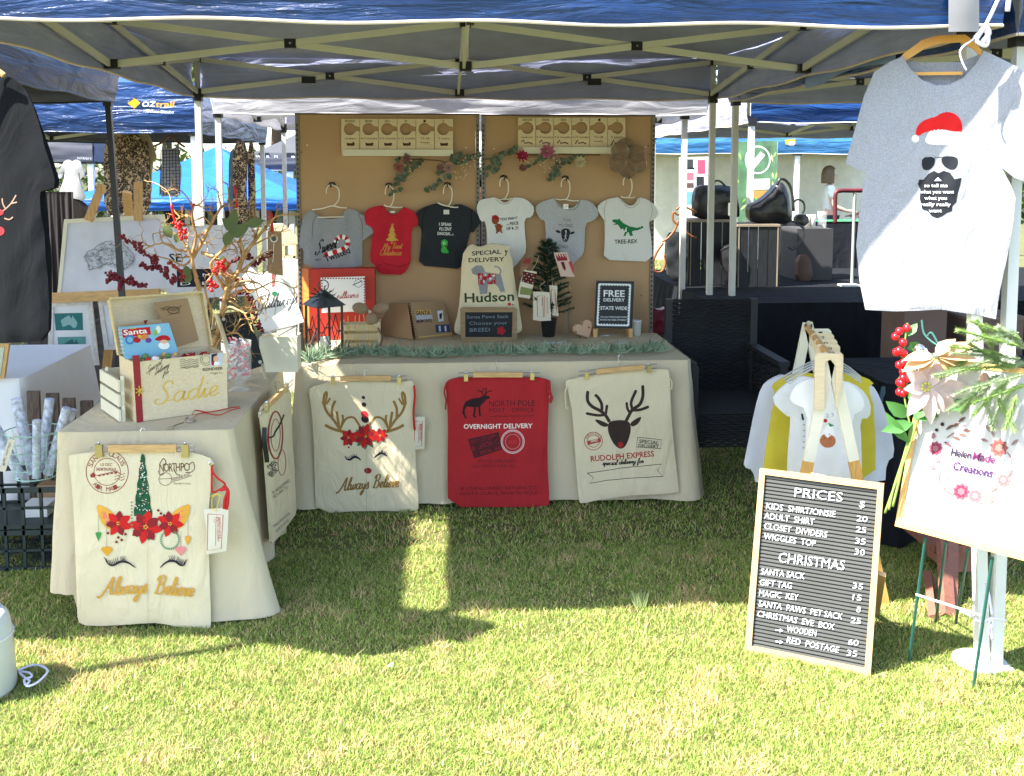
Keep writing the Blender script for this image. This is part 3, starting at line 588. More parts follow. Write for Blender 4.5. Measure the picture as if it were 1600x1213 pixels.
mb = MB(); p = PY(1250, 349, 15.1); q = PY(1370, 349, 15.1); mb.grid(lambda u, v: (p.x + (q.x - p.x) * u, 15.02 + .5 * v, p.z + .03 + .02 * noise.noise(V((u * 30, v * 9, 0)))), 30, 6)
tag(mb.build('green_mat', mat('green_netting', (.03, .22, .08), rough=.7)), 'green netting mat on the far black table', 'mat')
# ---------------------------------------------------------------- dark backdrop cloths on the left
def hanging(name, label, cat, u0, v0, u1, v1, Y, m, amp=.03, seed=1, nx=40, ny=16):
    a, b = PY(u0, v0, Y), PY(u1, v1, Y); mb = MB(); z0 = max(.01, min(a.z, b.z)); z1 = max(a.z, b.z)
    f = lambda u, v, o: (a.x + (b.x - a.x) * u, Y + o + amp * noise.noise(V((u * 9, v * 1.5, seed))) * (1.2 - v), z0 + (z1 - z0) * v)
    mb.grid(lambda u, v: f(u, v, 0), nx, ny); k = len(mb.v); mb.grid(lambda u, v: f(1 - u, v, .006), nx, ny)
    return tag(mb.build(name, m, smooth=True), label, cat)
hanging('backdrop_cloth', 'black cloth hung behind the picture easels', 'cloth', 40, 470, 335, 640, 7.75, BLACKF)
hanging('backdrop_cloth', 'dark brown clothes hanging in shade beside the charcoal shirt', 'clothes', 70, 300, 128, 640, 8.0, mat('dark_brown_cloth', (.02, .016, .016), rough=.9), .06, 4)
YP = (0, 1, 0)
# ---------------------------------------------------------------- display boards
def board(u0, u1, v0, lab):
    a, b = PY(u0, v0, 6.14), PY(u1, v0, 6.14); t = thing('display_board', lab, 'display board', ((a.x + b.x) / 2, 6.15, 0))
    MB().box(a.x + .012, b.x - .012, 6.14, 6.155, .25, a.z - .004).build('panel', MDF, t)
    for x in (a.x, b.x):
        mb = MB(); mb.box(x - .011, x + .011, 6.132, 6.16, 0, a.z); mb.build('upright', mat('slotted_steel', (.23, .2, .17), rough=.5), t)
        for k in range(44):
            z = .76 + k * .028
            if z < a.z - .03: MB().box(x - .004, x + .004, 6.128, 6.133, z, z + .014).build('slot', PLAS, t)
    MB().box(a.x - .012, b.x + .012, 6.13, 6.162, a.z - .004, a.z + .004).build('top_rail', mat('dark_bronze', (.06, .045, .05), rough=.5), t)
    return t
B1 = board(464, 746, 178, 'tan display board behind the grey, red and black baby clothes')
B2 = board(755, 1021, 180, 'tan display board behind the white, grey and tree dinosaur clothes')
for bd, pts in ((B1, [(480, 227), (728, 231), (471, 238)]), (B2, [(772, 233), (1009, 230), (1002, 462), (1015, 455), (1013, 228), (1015, 241)])):
    for i, (u, v) in enumerate(pts): p = PY(u, v, 6.14); MB().lathe([(.004, 0), (.004, .004)], p, 8, (0, -1, 0)).build('screw', WHITE if i < 2 else PLAS, bd)
# closet dividers on white ledges
def dividers(u0, wd, v0, mirror, lu0, lu1, bd, where):
    a, b = PY(lu0, 243, 6.09), PY(lu1, 237, 6.09); lt = thing('ledge', 'white ledge holding wooden closet dividers, %s board' % where, 'shelf', ((a.x + b.x) / 2, 6.13, a.z))
    va, vb = PY(lu0, 234 if not mirror else 230, 6.09), PY(lu0, 244 if not mirror else 240, 6.09)
    MB().box(a.x, b.x, 6.085, 6.093, vb.z, va.z).build('ledge_front', CREAMW, lt); MB().box(a.x, b.x, 6.093, 6.14, vb.z, vb.z + .006).build('ledge_base', CREAMW, lt)
    names = ['0000', '000', '00', '0', '1', '2']; sub = ['newborn', '0-3 months', '3-6 months', '6-12 months', '12-18', '2 years']
    for i in range(6):
        x0, x1 = u0 + i * wd + .4, u0 + (i + 1) * wd - .4; v1 = v0 + 57; cx = (x0 + x1) / 2 + (1 if not mirror else -1) * -1; cy = v0 + 16; r = 9.6
        a0 = 20
        circ = [(cx + r * cos(radians(a)), cy + r * sin(radians(a))) for a in range(a0, 361 - a0, 17)]
        if not mirror: P = [(x0, v0), (x1, v0), (x1, cy - 3.3)] + circ[::-1] + [(x1, cy + 3.3), (x1, v1), (x0, v1)]
        else:
            circ = [(2 * cx - x, y) for x, y in circ]; P = [(x1, v0), (x0, v0), (x0, cy - 3.3)] + circ[::-1] + [(x0, cy + 3.3), (x0, v1), (x1, v1)]
        s = Sheet((0, 6.115, 0), YP); o = s.solid('closet_divider', P, PLY, th=.004, L=None, smooth=False); c = '#4a3826'
        tag(o, 'closet divider %s on the %s' % (['for newborns, first', 'for tiny babies, second', 'for half year babies, third', 'for one year olds, fourth', 'for toddlers, fifth', 'for two year olds, last'][i] + ' in row', 'ledge above the grey tee' if not mirror else 'ledge beside the mesh flower'), 'closet divider', 'closet dividers standing on the ledges')
        pr = Print(s, o); n = names[i]; pr.text(n, cx - len(n) * 1.9, v0 + 5.3, cx + len(n) * 1.9, v0 + 5.3, 4, c)
        ww = min(wd - 3, len(sub[i]) * 2.5); pr.text(sub[i], (x0 + x1) / 2 - ww / 2, v0 + 32, (x0 + x1) / 2 + ww / 2, v0 + 32, 3.2, c)
        if n == '1': pr.text('months', x0 + 7, v0 + 38, x1 - 7, v0 + 38, 3, c)
        elif not mirror: pr.poly([(x0 + 9, v0 + 42), (x0 + 8, v0 + 37), (x0 + 11, v0 + 38), (x0 + 17 + i % 2, v0 + 38), (x0 + 18, v0 + 35 + i % 3), (x0 + 21, v0 + 38), (x0 + 20, v0 + 42)], c, 'animal_mark')
        else: pr.stroke([(x0 + 5, v0 + 38 + i), (x0 + 9, v0 + 35), (x0 + 10, v0 + 40), (x0 + 18, v0 + 39), (x0 + 22, v0 + 41)], 1.6, c, 'animal_mark')
        pr.done()
dividers(533, 29.2, 186, False, 536, 708, B1, 'left'); dividers(809, 28.1, 184, True, 817, 972, B2, 'right')
# ---------------------------------------------------------------- baby clothes on hangers
def baby_hanger(u, vh, us, vs, u2, vs2, Y, lab, big=False):
    mb = MB(); w = 12 if big else 8
    hk = crom([(u - w * .75, vh + 14), (u - w * .7, vh + 6), (u - 2, vh), (u + w * .8, vh + 6), (u + w * .9, vh + 20), (u + w * .55, vh + 29), (u + 1, vh + 33)], 4)
    mb.tube([PY(x, y, Y) for x, y in hk], .0035, 6)
    o = thing('baby_hanger', lab, 'clothes hanger', PY(u, vh, Y), 'ivory baby hangers on the boards')
    mb.build('hook', IVORY, o, smooth=True)
    MB().tube([PY(x, y, Y) for x, y in crom([(us, vs), ((us + u) / 2, (vs + vh + 33) / 2 + 1), (u, vh + 33), ((u2 + u) / 2, (vs2 + vh + 33) / 2 + 1), (u2, vs2)], 4)], .004, 6).build('shoulder_bar', IVORY, o, smooth=True)
    if big: MB().tube([PY(us + 8, vs + 12, Y), PY(u2 - 4, vs2 + 14, Y)], .0035, 6).build('cross_bar', IVORY, o)
    pb = PY(u, vh + 2, 6.14); bd = B1 if u < 750 else B2
    mb = MB(); mb.tube([(pb.x, 6.14, pb.z + .004), (pb.x, Y - .012, pb.z - .004), (pb.x, Y - .016, pb.z + .012)], .0035, 6)
    for k in range(5): a = pi * k / 4; mb.ball((pb.x + .016 * cos(a), 6.132, pb.z + .01 + .010 * sin(a)), .006, 6)
    h = mb.build('wall_hook', mat('dark_iron', (.05, .035, .03), rough=.4, metal=.5), bd)
def shirt(name, lab, P, m, Y=6.095, th=.008, amp=.014, seed=1, fx=.05, fy=.012, bulge=.005, inner=None, L=7, ew=8, grp='baby clothes on the display boards', cat='baby top', sm=1, off=0, plane=None):
    s = Sheet(plane[0] if plane else (0, Y, 0), plane[1] if plane else YP, amp, fx, fy, seed, bulge, ew)
    o = s.solid(name, smoothp(P, sm) if sm else P, m, th=th, L=L); tag(o, lab, cat, grp)
    pr = Print(s, o, 7)
    return s, o, pr
YH = 6.08
baby_hanger(519, 289, 488, 328, 542, 325, YH, 'ivory hanger in the grey candy cane top', True)
s, o, pr = shirt('baby_tee', 'grey marl tee with a red and white candy cane print', [(487, 328), (496, 337), (508, 342), (522, 343), (534, 338), (541, 327), (551, 327), (562, 333), (570, 338), (578, 352), (585, 364), (576, 369), (567, 377), (566, 372), (566, 400), (566, 420), (474, 420), (475, 388), (466, 388), (469, 360), (473, 341), (479, 332)], GHEATH, seed=3)
[pr.stroke(crom(q, 4), .9, '#5f6268', 'sleeve_seam') for q in ([(494, 336), (489, 350), (488, 372)], [(560, 334), (566, 350), (566, 372)])]; pr.script('Sweet', 492, 399, 526, 387, 22, '#15171b', 1.6); pr.text('but', 494, 408, 502, 406, 4, '#15171b')
pr.text('Twisted', 509, 410, 548, 395, 11, '#15171b', True, name='lettering')
cane = crom([(507, 399), (520, 395), (534, 390), (543, 384), (543, 374), (535, 370), (528, 372), (525, 379)], 6)
for i in range(len(cane) - 1): pr.stroke([cane[i], cane[i + 1]], 7, '#c01822' if (i // 3) % 2 == 0 else '#eeeeea', 'candy_cane_print')
pr.done()
MB().tube([PY(500, 340, 6.092), PY(531, 339, 6.09)], .0035, 6)
baby_hanger(608, 290, 600, 320, 629, 324, YH, 'ivory hanger in the red Christmas romper')
s, o, pr = shirt('baby_romper', 'red romper with a gold Christmas tree and script', [(600, 321), (604, 330), (613, 336), (622, 334), (629, 323), (636, 325), (650, 332), (655, 352), (643, 356), (642, 390), (642, 412), (631, 430), (610, 429), (594, 429), (585, 414), (577, 408), (582, 370), (583, 355), (577, 361), (571, 351), (569, 336), (573, 327), (588, 322)], REDJ, seed=5)
for k, (a, b, c_) in enumerate(((350, 361, 4), (358, 369, 7), (366, 376, 10))): pr.poly([(613, a), (613 + c_, b), (608, b + 1), (613 - c_, b - 1)], '#c9a14a', 'tree_print')
pr.stroke([(613, 376), (612, 381)], 1.5, '#c9a14a'); pr.text('*', 611, 355, 616, 355, 6, '#c9a14a')
pr.script('My First', 598, 389, 628, 388, 9, '#c9873c', .9); pr.script('Christmas', 593, 399, 627, 399, 10, '#c9873c', .9)
pr.poly([(610, 330), (617, 330), (617, 333), (610, 333)], '#e8e8e6', 'neck_label'); pr.stroke([(588, 415), (600, 412), (613, 415), (625, 417), (641, 411)], .8, '#5c0512', 'seam'); pr.done()
baby_hanger(699, 289, 684, 317, 716, 324, YH, 'ivory hanger in the black dinosaur tee')
s, o, pr = shirt('baby_tee', 'black tee with a green dinosaur and white lettering', [(673, 320), (684, 317), (700, 325), (716, 318), (732, 324), (743, 331), (753, 346), (745, 355), (740, 364), (735, 362), (732, 375), (726, 400), (722, 421), (690, 418), (654, 415), (657, 388), (659, 360), (655, 353), (646, 345), (648, 336), (657, 326)], BLKJ, seed=6)
[pr.stroke(crom(q, 4), .8, '#07080b', 'sleeve_seam') for q in ([(666, 324), (661, 340), (660, 360)], [(735, 327), (737, 345), (735, 362)])]
for i, l in enumerate(('I SPEAK', 'FLUENT', 'DINOSAUR')): w_ = (20, 19, 25)[i]; pr.text(l, 696 - w_ / 2, 352.5 + i * 7.3, 696 + w_ / 2, 353.5 + i * 7.3, 5, '#e8e8e6', True)
pr.poly([(693, 328), (702, 328), (702, 335), (693, 335)], '#d8d8d6', 'neck_label')
pr.poly([(689, 379), (691, 375), (696, 374), (700, 378), (699, 384), (697, 388), (701, 393), (706, 395), (700, 396), (690, 395), (689, 390), (691, 386)], '#3fae49', 'dinosaur_print', 1); pr.ell(694, 380, 1.6, 2, '#ffffff'); pr.ell(697, 385, 2.2, 1.8, '#7a3b1c'); pr.done()
baby_hanger(787, 278, 776, 312, 800, 310, YH, 'ivory hanger in the white gingerbread romper')
s, o, pr = shirt('baby_romper', 'white romper with a gingerbread man and black lettering', [(752, 312), (768, 309), (777, 309), (784, 316), (793, 317), (799, 309), (815, 309), (826, 314), (836, 326), (831, 340), (819, 341), (820, 365), (823, 392), (816, 403), (803, 418), (790, 428), (770, 420), (760, 400), (761, 365), (758, 345), (752, 348), (744, 328), (747, 316)], WJ, seed=8)
pr.ell(774, 344, 6, 7, '#8a4a2a'); pr.poly([(768, 343), (769, 337), (775, 336), (780, 340), (780, 343)], '#a51c22', 'cap_print'); pr.ell(779, 356, 5, 7, '#8a4a2a')
pr.stroke([(773, 353), (785, 354)], 3, '#8a4a2a'); pr.stroke([(777, 359), (776, 365)], 3, '#8a4a2a'); pr.stroke([(782, 359), (784, 364)], 3, '#8a4a2a')
for i, (l, a, b) in enumerate((('YOU WANT', 781, 809), ('A PIECE', 791, 810), ('OF ME!?', 791, 810))): pr.text(l, a, 345 + i * 7.3, b, 343 + i * 7.6, 4.6, '#1b1b1d', True)
pr.stroke(crom([(774, 311), (783, 318), (793, 318), (801, 311)], 4), .9, '#a9a9a6', 'collar_rib'); pr.done()
baby_hanger(883, 279, 868, 311, 905, 314, YH, 'ivory hanger in the grey cow romper')
s, o, pr = shirt('baby_romper', 'grey romper with a cow face and faded lettering', [(855, 313), (868, 309), (873, 319), (884, 326), (898, 324), (906, 312), (918, 313), (929, 320), (937, 334), (927, 346), (914, 349), (914, 380), (912, 398), (900, 408), (893, 417), (880, 418), (862, 405), (853, 390), (853, 360), (851, 343), (845, 345), (835, 326), (843, 317)], HEATH, seed=9)
pr.text('TOO', 879, 346, 892, 347, 5, '#5d6066', False); pr.text('MOOING', 873, 354, 895, 355, 5, '#5d6066'); pr.text('CHILD', 872, 387, 887, 388, 4.6, '#5d6066')
pr.poly([(876, 360), (881, 357), (887, 357), (891, 361), (889, 371), (886, 378), (880, 378), (877, 370)], '#2b2c30', 'cow_print', 1); pr.poly([(881, 360), (885, 360), (884, 372), (886, 375), (881, 376), (880, 371)], '#c9cbd0', 'cow_print'); pr.ell(872, 362, 4, 2, '#2b2c30', rot=.4); pr.ell(894, 364, 4, 2, '#2b2c30', rot=-.3)
pr.poly([(880, 319), (888, 319), (888, 327), (880, 327)], '#f0f0ee', 'neck_label'); pr.ell(884, 323, 1.6, 1.6, '#1b1b1d'); pr.stroke(crom([(868, 312), (875, 323), (887, 328), (899, 326), (906, 314)], 4), 1, '#74777d', 'collar_rib'); pr.done()
baby_hanger(980, 276, 970, 307, 992, 308, YH, 'ivory hanger in the white tree dinosaur tee')
s, o, pr = shirt('baby_tee', 'white tee with a green dinosaur made of trees', [(954, 310), (968, 308), (975, 317), (986, 323), (994, 317), (998, 308), (1012, 312), (1023, 320), (1031, 334), (1023, 343), (1014, 347), (1014, 352), (1018, 375), (1019, 409), (980, 408), (943, 406), (945, 380), (945, 345), (941, 341), (932, 325), (941, 315)], WJ, seed=11)
G_ = '#1f7a4a'
[pr.stroke(crom(q, 4), .8, '#a9a9a4', 'sleeve_seam') for q in ([(948, 313), (944, 328), (946, 348)], [(1016, 315), (1019, 330), (1014, 350)])]
pr.poly([(956, 344), (959, 343), (965, 343), (967, 340), (969, 344), (974, 349), (984, 354), (995, 356), (1004, 353), (1005, 356), (996, 360), (988, 361), (987, 364), (989, 368), (984, 369), (982, 363), (979, 364), (977, 369), (973, 369), (976, 362), (973, 357), (970, 359), (968, 355), (965, 351), (957, 352), (962, 349), (957, 347)], G_, 'dinosaur_print'); pr.text('TREE-REX', 960, 381, 996, 380, 6.5, '#1a2a22', True)
pr.stroke(crom([(967, 309), (976, 320), (986, 325), (996, 319), (1000, 309)], 4), 1, '#b1b1ac', 'collar_rib'); pr.done()
# ---------------------------------------------------------------- flower sprays on the boards
SAGE = mat('sage_leaf', (.10, .14, .085), rough=.6, trans=.2); SAGE2 = mat('eucalyptus_leaf', (.15, .2, .15), rough=.6, trans=.2)
def spray(name, lab, stem, leaves, flowers, beads, Y=6.11):
    t = thing(name, lab, 'flower spray', PY(stem[0][0], stem[0][1], Y)); rr = random.Random(int(stem[0][0]))
    MB().tube([PY(u, v, Y - .01) for u, v in crom(stem, 5)], .004, 6).build('stem', DARKW, t, smooth=True)
    for (u, v, r, n) in leaves:
        for _ in range(n):
            a = rr.uniform(0, 2 * pi); q = rr.random() ** .5 * r; p = PY(u + q * cos(a), v + q * sin(a), Y - rr.uniform(0, .05)); mb = MB()
            mb.leaf(p, (cos(a + 1) , rr.uniform(-.8, .1), sin(a + 1)), (rr.uniform(-.5, .5), -1, rr.uniform(-.3, .3)), rr.uniform(.022, .042), rr.uniform(.016, .028), .1); mb.build('leaf', SAGE if rr.random() < .6 else SAGE2, t, smooth=True)
    for (u, v, r, c) in flowers:
        p = PY(u, v, Y - .045); mb = MB()
        for ring, (k, rr_) in enumerate(((9, 1), (7, .75), (5, .45))):
            for i in range(k):
                a = 2 * pi * i / k + ring; d = V((cos(a), -.25 - ring * .45, sin(a))); mb.leaf(p + d * r * .1, d, (0, -1, 0), r * rr_, r * .6, -.2)
        mb.build('bloom', cm(c), t, smooth=True)
    mb = MB()
    for (u, v, r, n) in beads:
        for _ in range(n): a = rr.uniform(0, 2 * pi); q = rr.random() ** .5 * r; mb.ball(PY(u + q * cos(a), v + q * sin(a), Y - rr.uniform(.02, .06)), rr.uniform(.003, .005), 6)
    if mb.f: mb.build('bead_cluster', cm('#d9c7a2'), t, smooth=True, kind='stuff')
    return t
spray('flower_spray', 'trailing leaf and dusty pink flower spray under the first ledge', [(748, 248), (735, 250), (716, 253), (703, 258), (690, 252), (672, 250), (650, 249), (636, 252)],
      [(630, 252, 12, 14), (640, 262, 10, 12), (655, 255, 8, 9), (627, 275, 10, 14), (625, 284, 7, 8), (618, 300, 6, 6), (702, 255, 12, 14), (712, 245, 9, 9), (727, 250, 8, 8), (742, 244, 8, 9), (695, 278, 9, 8), (673, 294, 8, 9), (690, 270, 7, 6)],
      [(624, 262, .034, '#a06c62'), (636, 248, .028, '#8a6158'), (701, 262, .036, '#b08a80'), (688, 262, .026, '#8f6a60')], [(715, 268, 16, 26), (640, 262, 16, 14), (735, 250, 12, 12)])
spray('flower_spray', 'flower spray with bright pink bloom under the second ledge', [(757, 249), (780, 246), (800, 240), (816, 241), (850, 243), (880, 241), (905, 242), (938, 242)],
      [(772, 258, 9, 14), (778, 246, 9, 12), (790, 240, 8, 10), (803, 235, 8, 8), (768, 270, 7, 7), (830, 258, 6, 6), (845, 248, 8, 8), (855, 246, 8, 8), (875, 255, 9, 11), (868, 268, 8, 12), (865, 277, 6, 6), (890, 250, 8, 8), (902, 247, 8, 8)],
      [(816, 244, .036, '#a8284e'), (855, 237, .046, '#b56a80'), (817, 262, .026, '#8c5c58'), (906, 253, .036, '#c7bb98')], [(824, 250, 12, 26), (862, 250, 15, 28), (848, 262, 10, 8)])
t = thing('mesh_flower', 'large brown mesh flower with silver wire rims beside the second ledge', 'ornament', PY(978, 246, 6.09)); c0 = PY(979, 246, 6.06)
for i, (du, dv) in enumerate(((-3, -16), (14, -6), (16, 10), (0, 18), (-16, 9), (-13, -9))):
    p = PY(979 + du, 246 + dv, 6.07); mb = MB(); mb.grid(lambda u, v: p + V((cos(2 * pi * u), 0, sin(2 * pi * u))) * .052 * v + V((0, -.02 * v * v + .006 * sin(8 * pi * u) * v - .006 * i, 0)), 18, 4)
    pt = mb.build('petal', mat('brown_mesh', (.26, .17, .11), rough=.6, alpha=.82, var=.3), t, smooth=True)
    MB().tube([p + V((cos(2 * pi * u / 18), 0, sin(2 * pi * u / 18))) * .052 + V((0, -.022 - .006 * i, 0)) for u in range(19)], .0012, 4).build('wire_rim', CHROME, pt)
# ---------------------------------------------------------------- hanging Santa sacks
def clip_hanger(lab, u0, u1, vb0, vb1, hv, c0, c1, Y=None, plane=None, hooku=None):
    p0, n = plane if plane else (V((0, Y, 0)), V((0, 1, 0))); n = V(n).normalized()
    if n.dot(CAM - p0) < 0: n = -n
    A = lambda u, v, o=0: hit(u, v, p0, n) + n * o
    mu, mv = (u0 + u1) / 2, (vb0 + vb1) / 2; t = thing('clip_hanger', lab, 'clothes hanger', A(mu, mv), 'wooden clip hangers holding the sacks'); x = n.cross(V((0, 0, 1)))
    sc = 1 if u1 - u0 > 90 else .75; h = 6 if u1 - u0 > 90 else 4.2
    a, b = A(u0, vb0, .012), A(u1, vb1, .012); MB().obox((a + b) / 2, (b - a) / 2, n * .006, (0, 0, .0145 if u1 - u0 > 90 else .0125)).build('wooden_bar', PINE, t)
    d = (c1[0] - c0[0]); dv = (vb1 - vb0) / (u1 - u0)
    ext = 12; L_ = lambda u: vb0 + (u - u0) * dv
    wire = [A(u, L_(u) + w_, .012) for u, w_ in ((c0[0] - ext, -3), (c1[0] + ext, -3), (c1[0] + ext, 3.5), (c0[0] - ext, 3.5))]
    MB().tube(wire, .0018, 6, True).build('wire_frame', CHROME, t)
    for c in (c0, c1):
        q = A(c[0], c[1], .016); MB().obox(q, x * .011 * sc * 1.2, n * .008, (0, 0, .024 * sc)).build('clip', BRASS, t); MB().ball(q + V((0, 0, .03 * sc)), .006, 6).build('clip_spring', CHROME, t)
    hu = hooku or mu; MB().tube([A(x_, y_, .014) for x_, y_ in crom([(hu, L_(hu) - 3), (hu - 1, hv + 12), (hu - 3, hv + 5), (hu + 1, hv), (hu + 4, hv + 3)], 4)], .0016, 6).build('hook', CHROME, t)
    return t
TAGC = mat('tag_card', (.66, .6, .47), rough=.8, var=.04)
def flower(pr, x, y, r, n=8, rot=0, cs=('#c7201e', '#8a2026'), name='poinsettia_print'):
    for i in range(n): a = rot + 360 / n * i; pr.petal(x, y, a, r * (1 if i % 2 == 0 else .92), r * .55, cs[i % 2], name)
    for i in range(5): pr.ell(x + r * .1 * cos(i * 1.26), y + r * .1 * sin(i * 1.26), r * .05, r * .05, '#d9a94a', name, 6)
def lash(pr, pts, flip, c='#2a2630', n=9, ln=11):
    q = crom(pts, 5); m_ = len(q); pr.stroke(q, [2.6 * (.4 + sin(pi * min(1, (i + .5) / m_))) for i in range(m_)], c, 'eyelash_print')
    for i in range(n):
        k = int((i + .5) / n * m_ * .72) if not flip else m_ - 1 - int((i + .5) / n * m_ * .72); p = q[k]; s = -1 if not flip else 1
        pr.stroke([p, (p[0] + s * ln * .25, p[1] - ln * .6), (p[0] + s * ln * (.55 - i * .05), p[1] - ln)], 1.3, c, 'eyelash_print', taper=True)
# unicorn sack (front of side table)
UP = (V((0, 3.822, 0)), V((0, 1, -.03)))
s = Sheet(UP[0], UP[1], .007, .018, .008, 3, .004, 10)
o = s.solid('santa_sack', smoothp([(106, 713), (112, 711), (150, 706), (222, 707), (290, 706), (312, 710), (334, 719), (331, 745), (325, 800), (326, 870), (330, 975), (327, 985), (322, 987), (270, 978), (232, 973), (160, 979), (124, 978), (120, 960), (118, 860), (113, 760)], 1), SACK, th=.007, L=9)
tag(o, 'cream Santa sack with a green unicorn horn and closed lashes', 'sack', 'sacks hanging on the draped tables'); pr = Print(s, o, 10)
c = '#8f3a33'; pr.ring(168, 737, 34 * .98, 1.1, c, 'postmark'); pr.ring(168, 737, 21, .9, c, 'postmark'); pr.arc('SANTA CLAUS', 168, 737, 24.5, -165, -20, 7.5, c); pr.arc('AIR MAIL', 168, 737, 24.5 + 6, 140, 45, 7.5, c, True)
pr.text('US DEC', 157, 728, 176, 728, 5, c); pr.text('NORTH POLE', 151, 735.5, 182, 735.5, 5, c, True); pr.poly([(141, 742), (146, 738), (150, 742), (148, 746), (142, 746)], c); 
for k in range(5): pr.ell(156 + k * 6.4, 743 - k * 1.3, 2.6, 1.1, c); pr.stroke([(156 + k * 6.4, 743 - k * 1.3), (159 + k * 6.4, 740 - k * 1.3)], .8, c)
pr.stroke([(150, 743), (186, 735)], .6, c)
for k in range(3): pr.stroke(crom([(180, 740 + k * 4.5), (186, 738 + k * 4.5), (190, 741 + k * 4.5), (196, 739 + k * 4)], 4), .8, c)
N_ = '#6b4634'; pr.text('NORTH', 250, 737, 282, 736, 14, N_, sp=.8); pr.text('PO', 283, 736, 297, 736, 14, N_, sp=.8)
for P in ([(250, 725), (256, 716), (260, 722), (255, 727)], [(248, 735), (252, 742), (258, 738)], [(296, 726), (302, 722), (304, 732), (298, 738), (290, 738)], [(282, 742), (276, 740), (272, 731)]): pr.stroke(crom(P, 4), 1.2, N_)
pr.ring(259, 748, 10, .7, N_); pr.stroke([(248, 748), (270, 747)], .7, N_); pr.text('GENUINE POST', 270, 751, 298, 743, 5, N_); pr.stroke([(269, 753), (300, 743)], .6, N_); pr.text('DELIVERY N. POLE', 272, 756, 298, 757, 2.6, N_)
# horn
H = [(222, 709), (226, 709)]; L_, R2 = [], []
for k in range(20):
    v = 709 + k * 5.1; hw = 2 + 13 * ((k / 19) ** .95) + .9 * sin(k * 1.55); cxx = 224 + k * .02; L_.append((cxx - hw, v)); R2.append((cxx + hw * .95, v + 2))
pr.poly(L_ + R2[::-1], '#1f5236', 'horn_print')
for k in range(7):
    v = 722 + k * 12; hw = 3 + 11 * (k + 1) / 8; pr.stroke(crom([(224 - hw, v - 3), (224, v + 4), (224 + hw, v + 5)], 4), 1.5, '#123422', 'horn_print')
for k in range(60):
    v = R_.uniform(722, 800); hw = 2 + 11 * (v - 709) / 97; pr.ell(224 + R_.uniform(-hw, hw), v, .9, .9, ['#f3efe0', '#c98f86', '#f3efe0'][k % 3], 'horn_print', 6)
for (P, Q) in (([(151, 787), (164, 791), (180, 802), (190, 815), (186, 823), (172, 828), (161, 818), (154, 803)], [(158, 797), (168, 799), (180, 809), (182, 817), (172, 822), (163, 813)]), ([(297, 787), (284, 791), (270, 800), (262, 815), (270, 826), (284, 826), (293, 812), (297, 798)], [(291, 796), (282, 798), (273, 807), (272, 817), (280, 821), (288, 812)])):
    pr.poly(P, '#dda23c', 'ear_print', 1); pr.poly(Q, '#e07a62', 'inner_ear_print', 1); pr.done()
G2 = '#2f5a3a'
for a in range(0, 360, 30): pr.petal(228, 824, a + 15, 21, 9, G2, 'leaf_print')
flower(pr, 186, 817, 22, 7, 20); pr.done(); flower(pr, 266, 818, 22, 7, 5); pr.done(); flower(pr, 228, 823, 27, 8, 12)
for (x, y) in ((186, 839), (183, 846), (191, 843), (248, 797), (252, 802), (257, 805), (170, 832), (197, 834)): pr.ell(x, y, 2.1, 2.1, '#7a2228', 'berry_print', 8)
for i in range(26): a = radians(-60 + i * 11.5); pr.petal(266 + 12 * cos(a), 843 + 12 * sin(a), -60 + i * 11.5, 4, 2.4, '#5f8a68', 'sprig_print')
for i in range(9): pr.petal(205 + (i % 2) * 4, 785 + i * 5, 200 if i % 2 else -30, 4, 2.4, '#5f8a68', 'sprig_print')
for (x, y0, y1, c_, sh_) in ((155, 812, 838, '#3f8f46', 0), (168, 822, 861, '#d99a2f', 1), (283, 838, 861, '#d98482', 1), (294, 820, 845, '#d99a2f', 0)):
    pr.stroke([(x, y0 - 8), (x, y1 - 7)], .6, '#8a7a5a'); pr.poly([(x, y1 + 7), (x - (9 if sh_ else 4), y1 - 3), (x - (7 if sh_ else 4.5), y1 - 7), (x, y1 - 8), (x + (7 if sh_ else 4.5), y1 - 7), (x + (9 if sh_ else 4), y1 - 3)], c_, 'bauble_print')
lash(pr, [(168, 878), (176, 883), (189, 877), (200, 878), (212, 886)], False, n=13, ln=9); lash(pr, [(251, 886), (262, 877), (274, 876), (283, 882), (289, 882)], True, n=13, ln=9)
pr.script('Always', 160, 929, 230, 925, 27, '#c9963c', 2.6); pr.script('Believe', 242, 926, 303, 931, 27, '#c9963c', 2.6)
pr.stroke([(232, 850), (232, 972)], .5, '#b3a684', 'fold_crease'); pr.done()
clip_hanger('wooden clip hanger on the unicorn sack', 171, 277, 700, 699, 668, (157, 703), (291, 703), plane=UP)
# cord and gift tag on the unicorn sack
A = lambda u, v, o=.0: hit(u, v, UP[0] + V((0, -.045, 0)), UP[1]) + V((0, -.008 - o, 0))
t = thing('drawstring_cord', 'red drawstring hanging off the corner of the unicorn sack', 'cord', A(332, 725))
MB().tube([A(x, y, -.006) for x, y in crom([(331, 722), (331, 745), (332, 768), (343, 765), (352, 757), (340, 747), (332, 736), (332, 724)], 5)], .004, 6).build('loop', REDR, t, smooth=True)
MB().tube([A(x, y) for x, y in crom([(350, 757), (356, 766), (352, 780), (351, 794)], 5)], .006, 6).build('tassel', REDR, t, smooth=True)
MB().tube([A(x, y) for x, y in crom([(345, 765), (356, 764), (357, 780), (355, 795)], 5)], .006, 6).build('tassel', REDR, t, smooth=True)
MB().lathe([(.007, 0), (.009, .004), (.006, .006)], A(331, 723), 12, (0, -1, 0)).build('eyelet', CHROME, t)
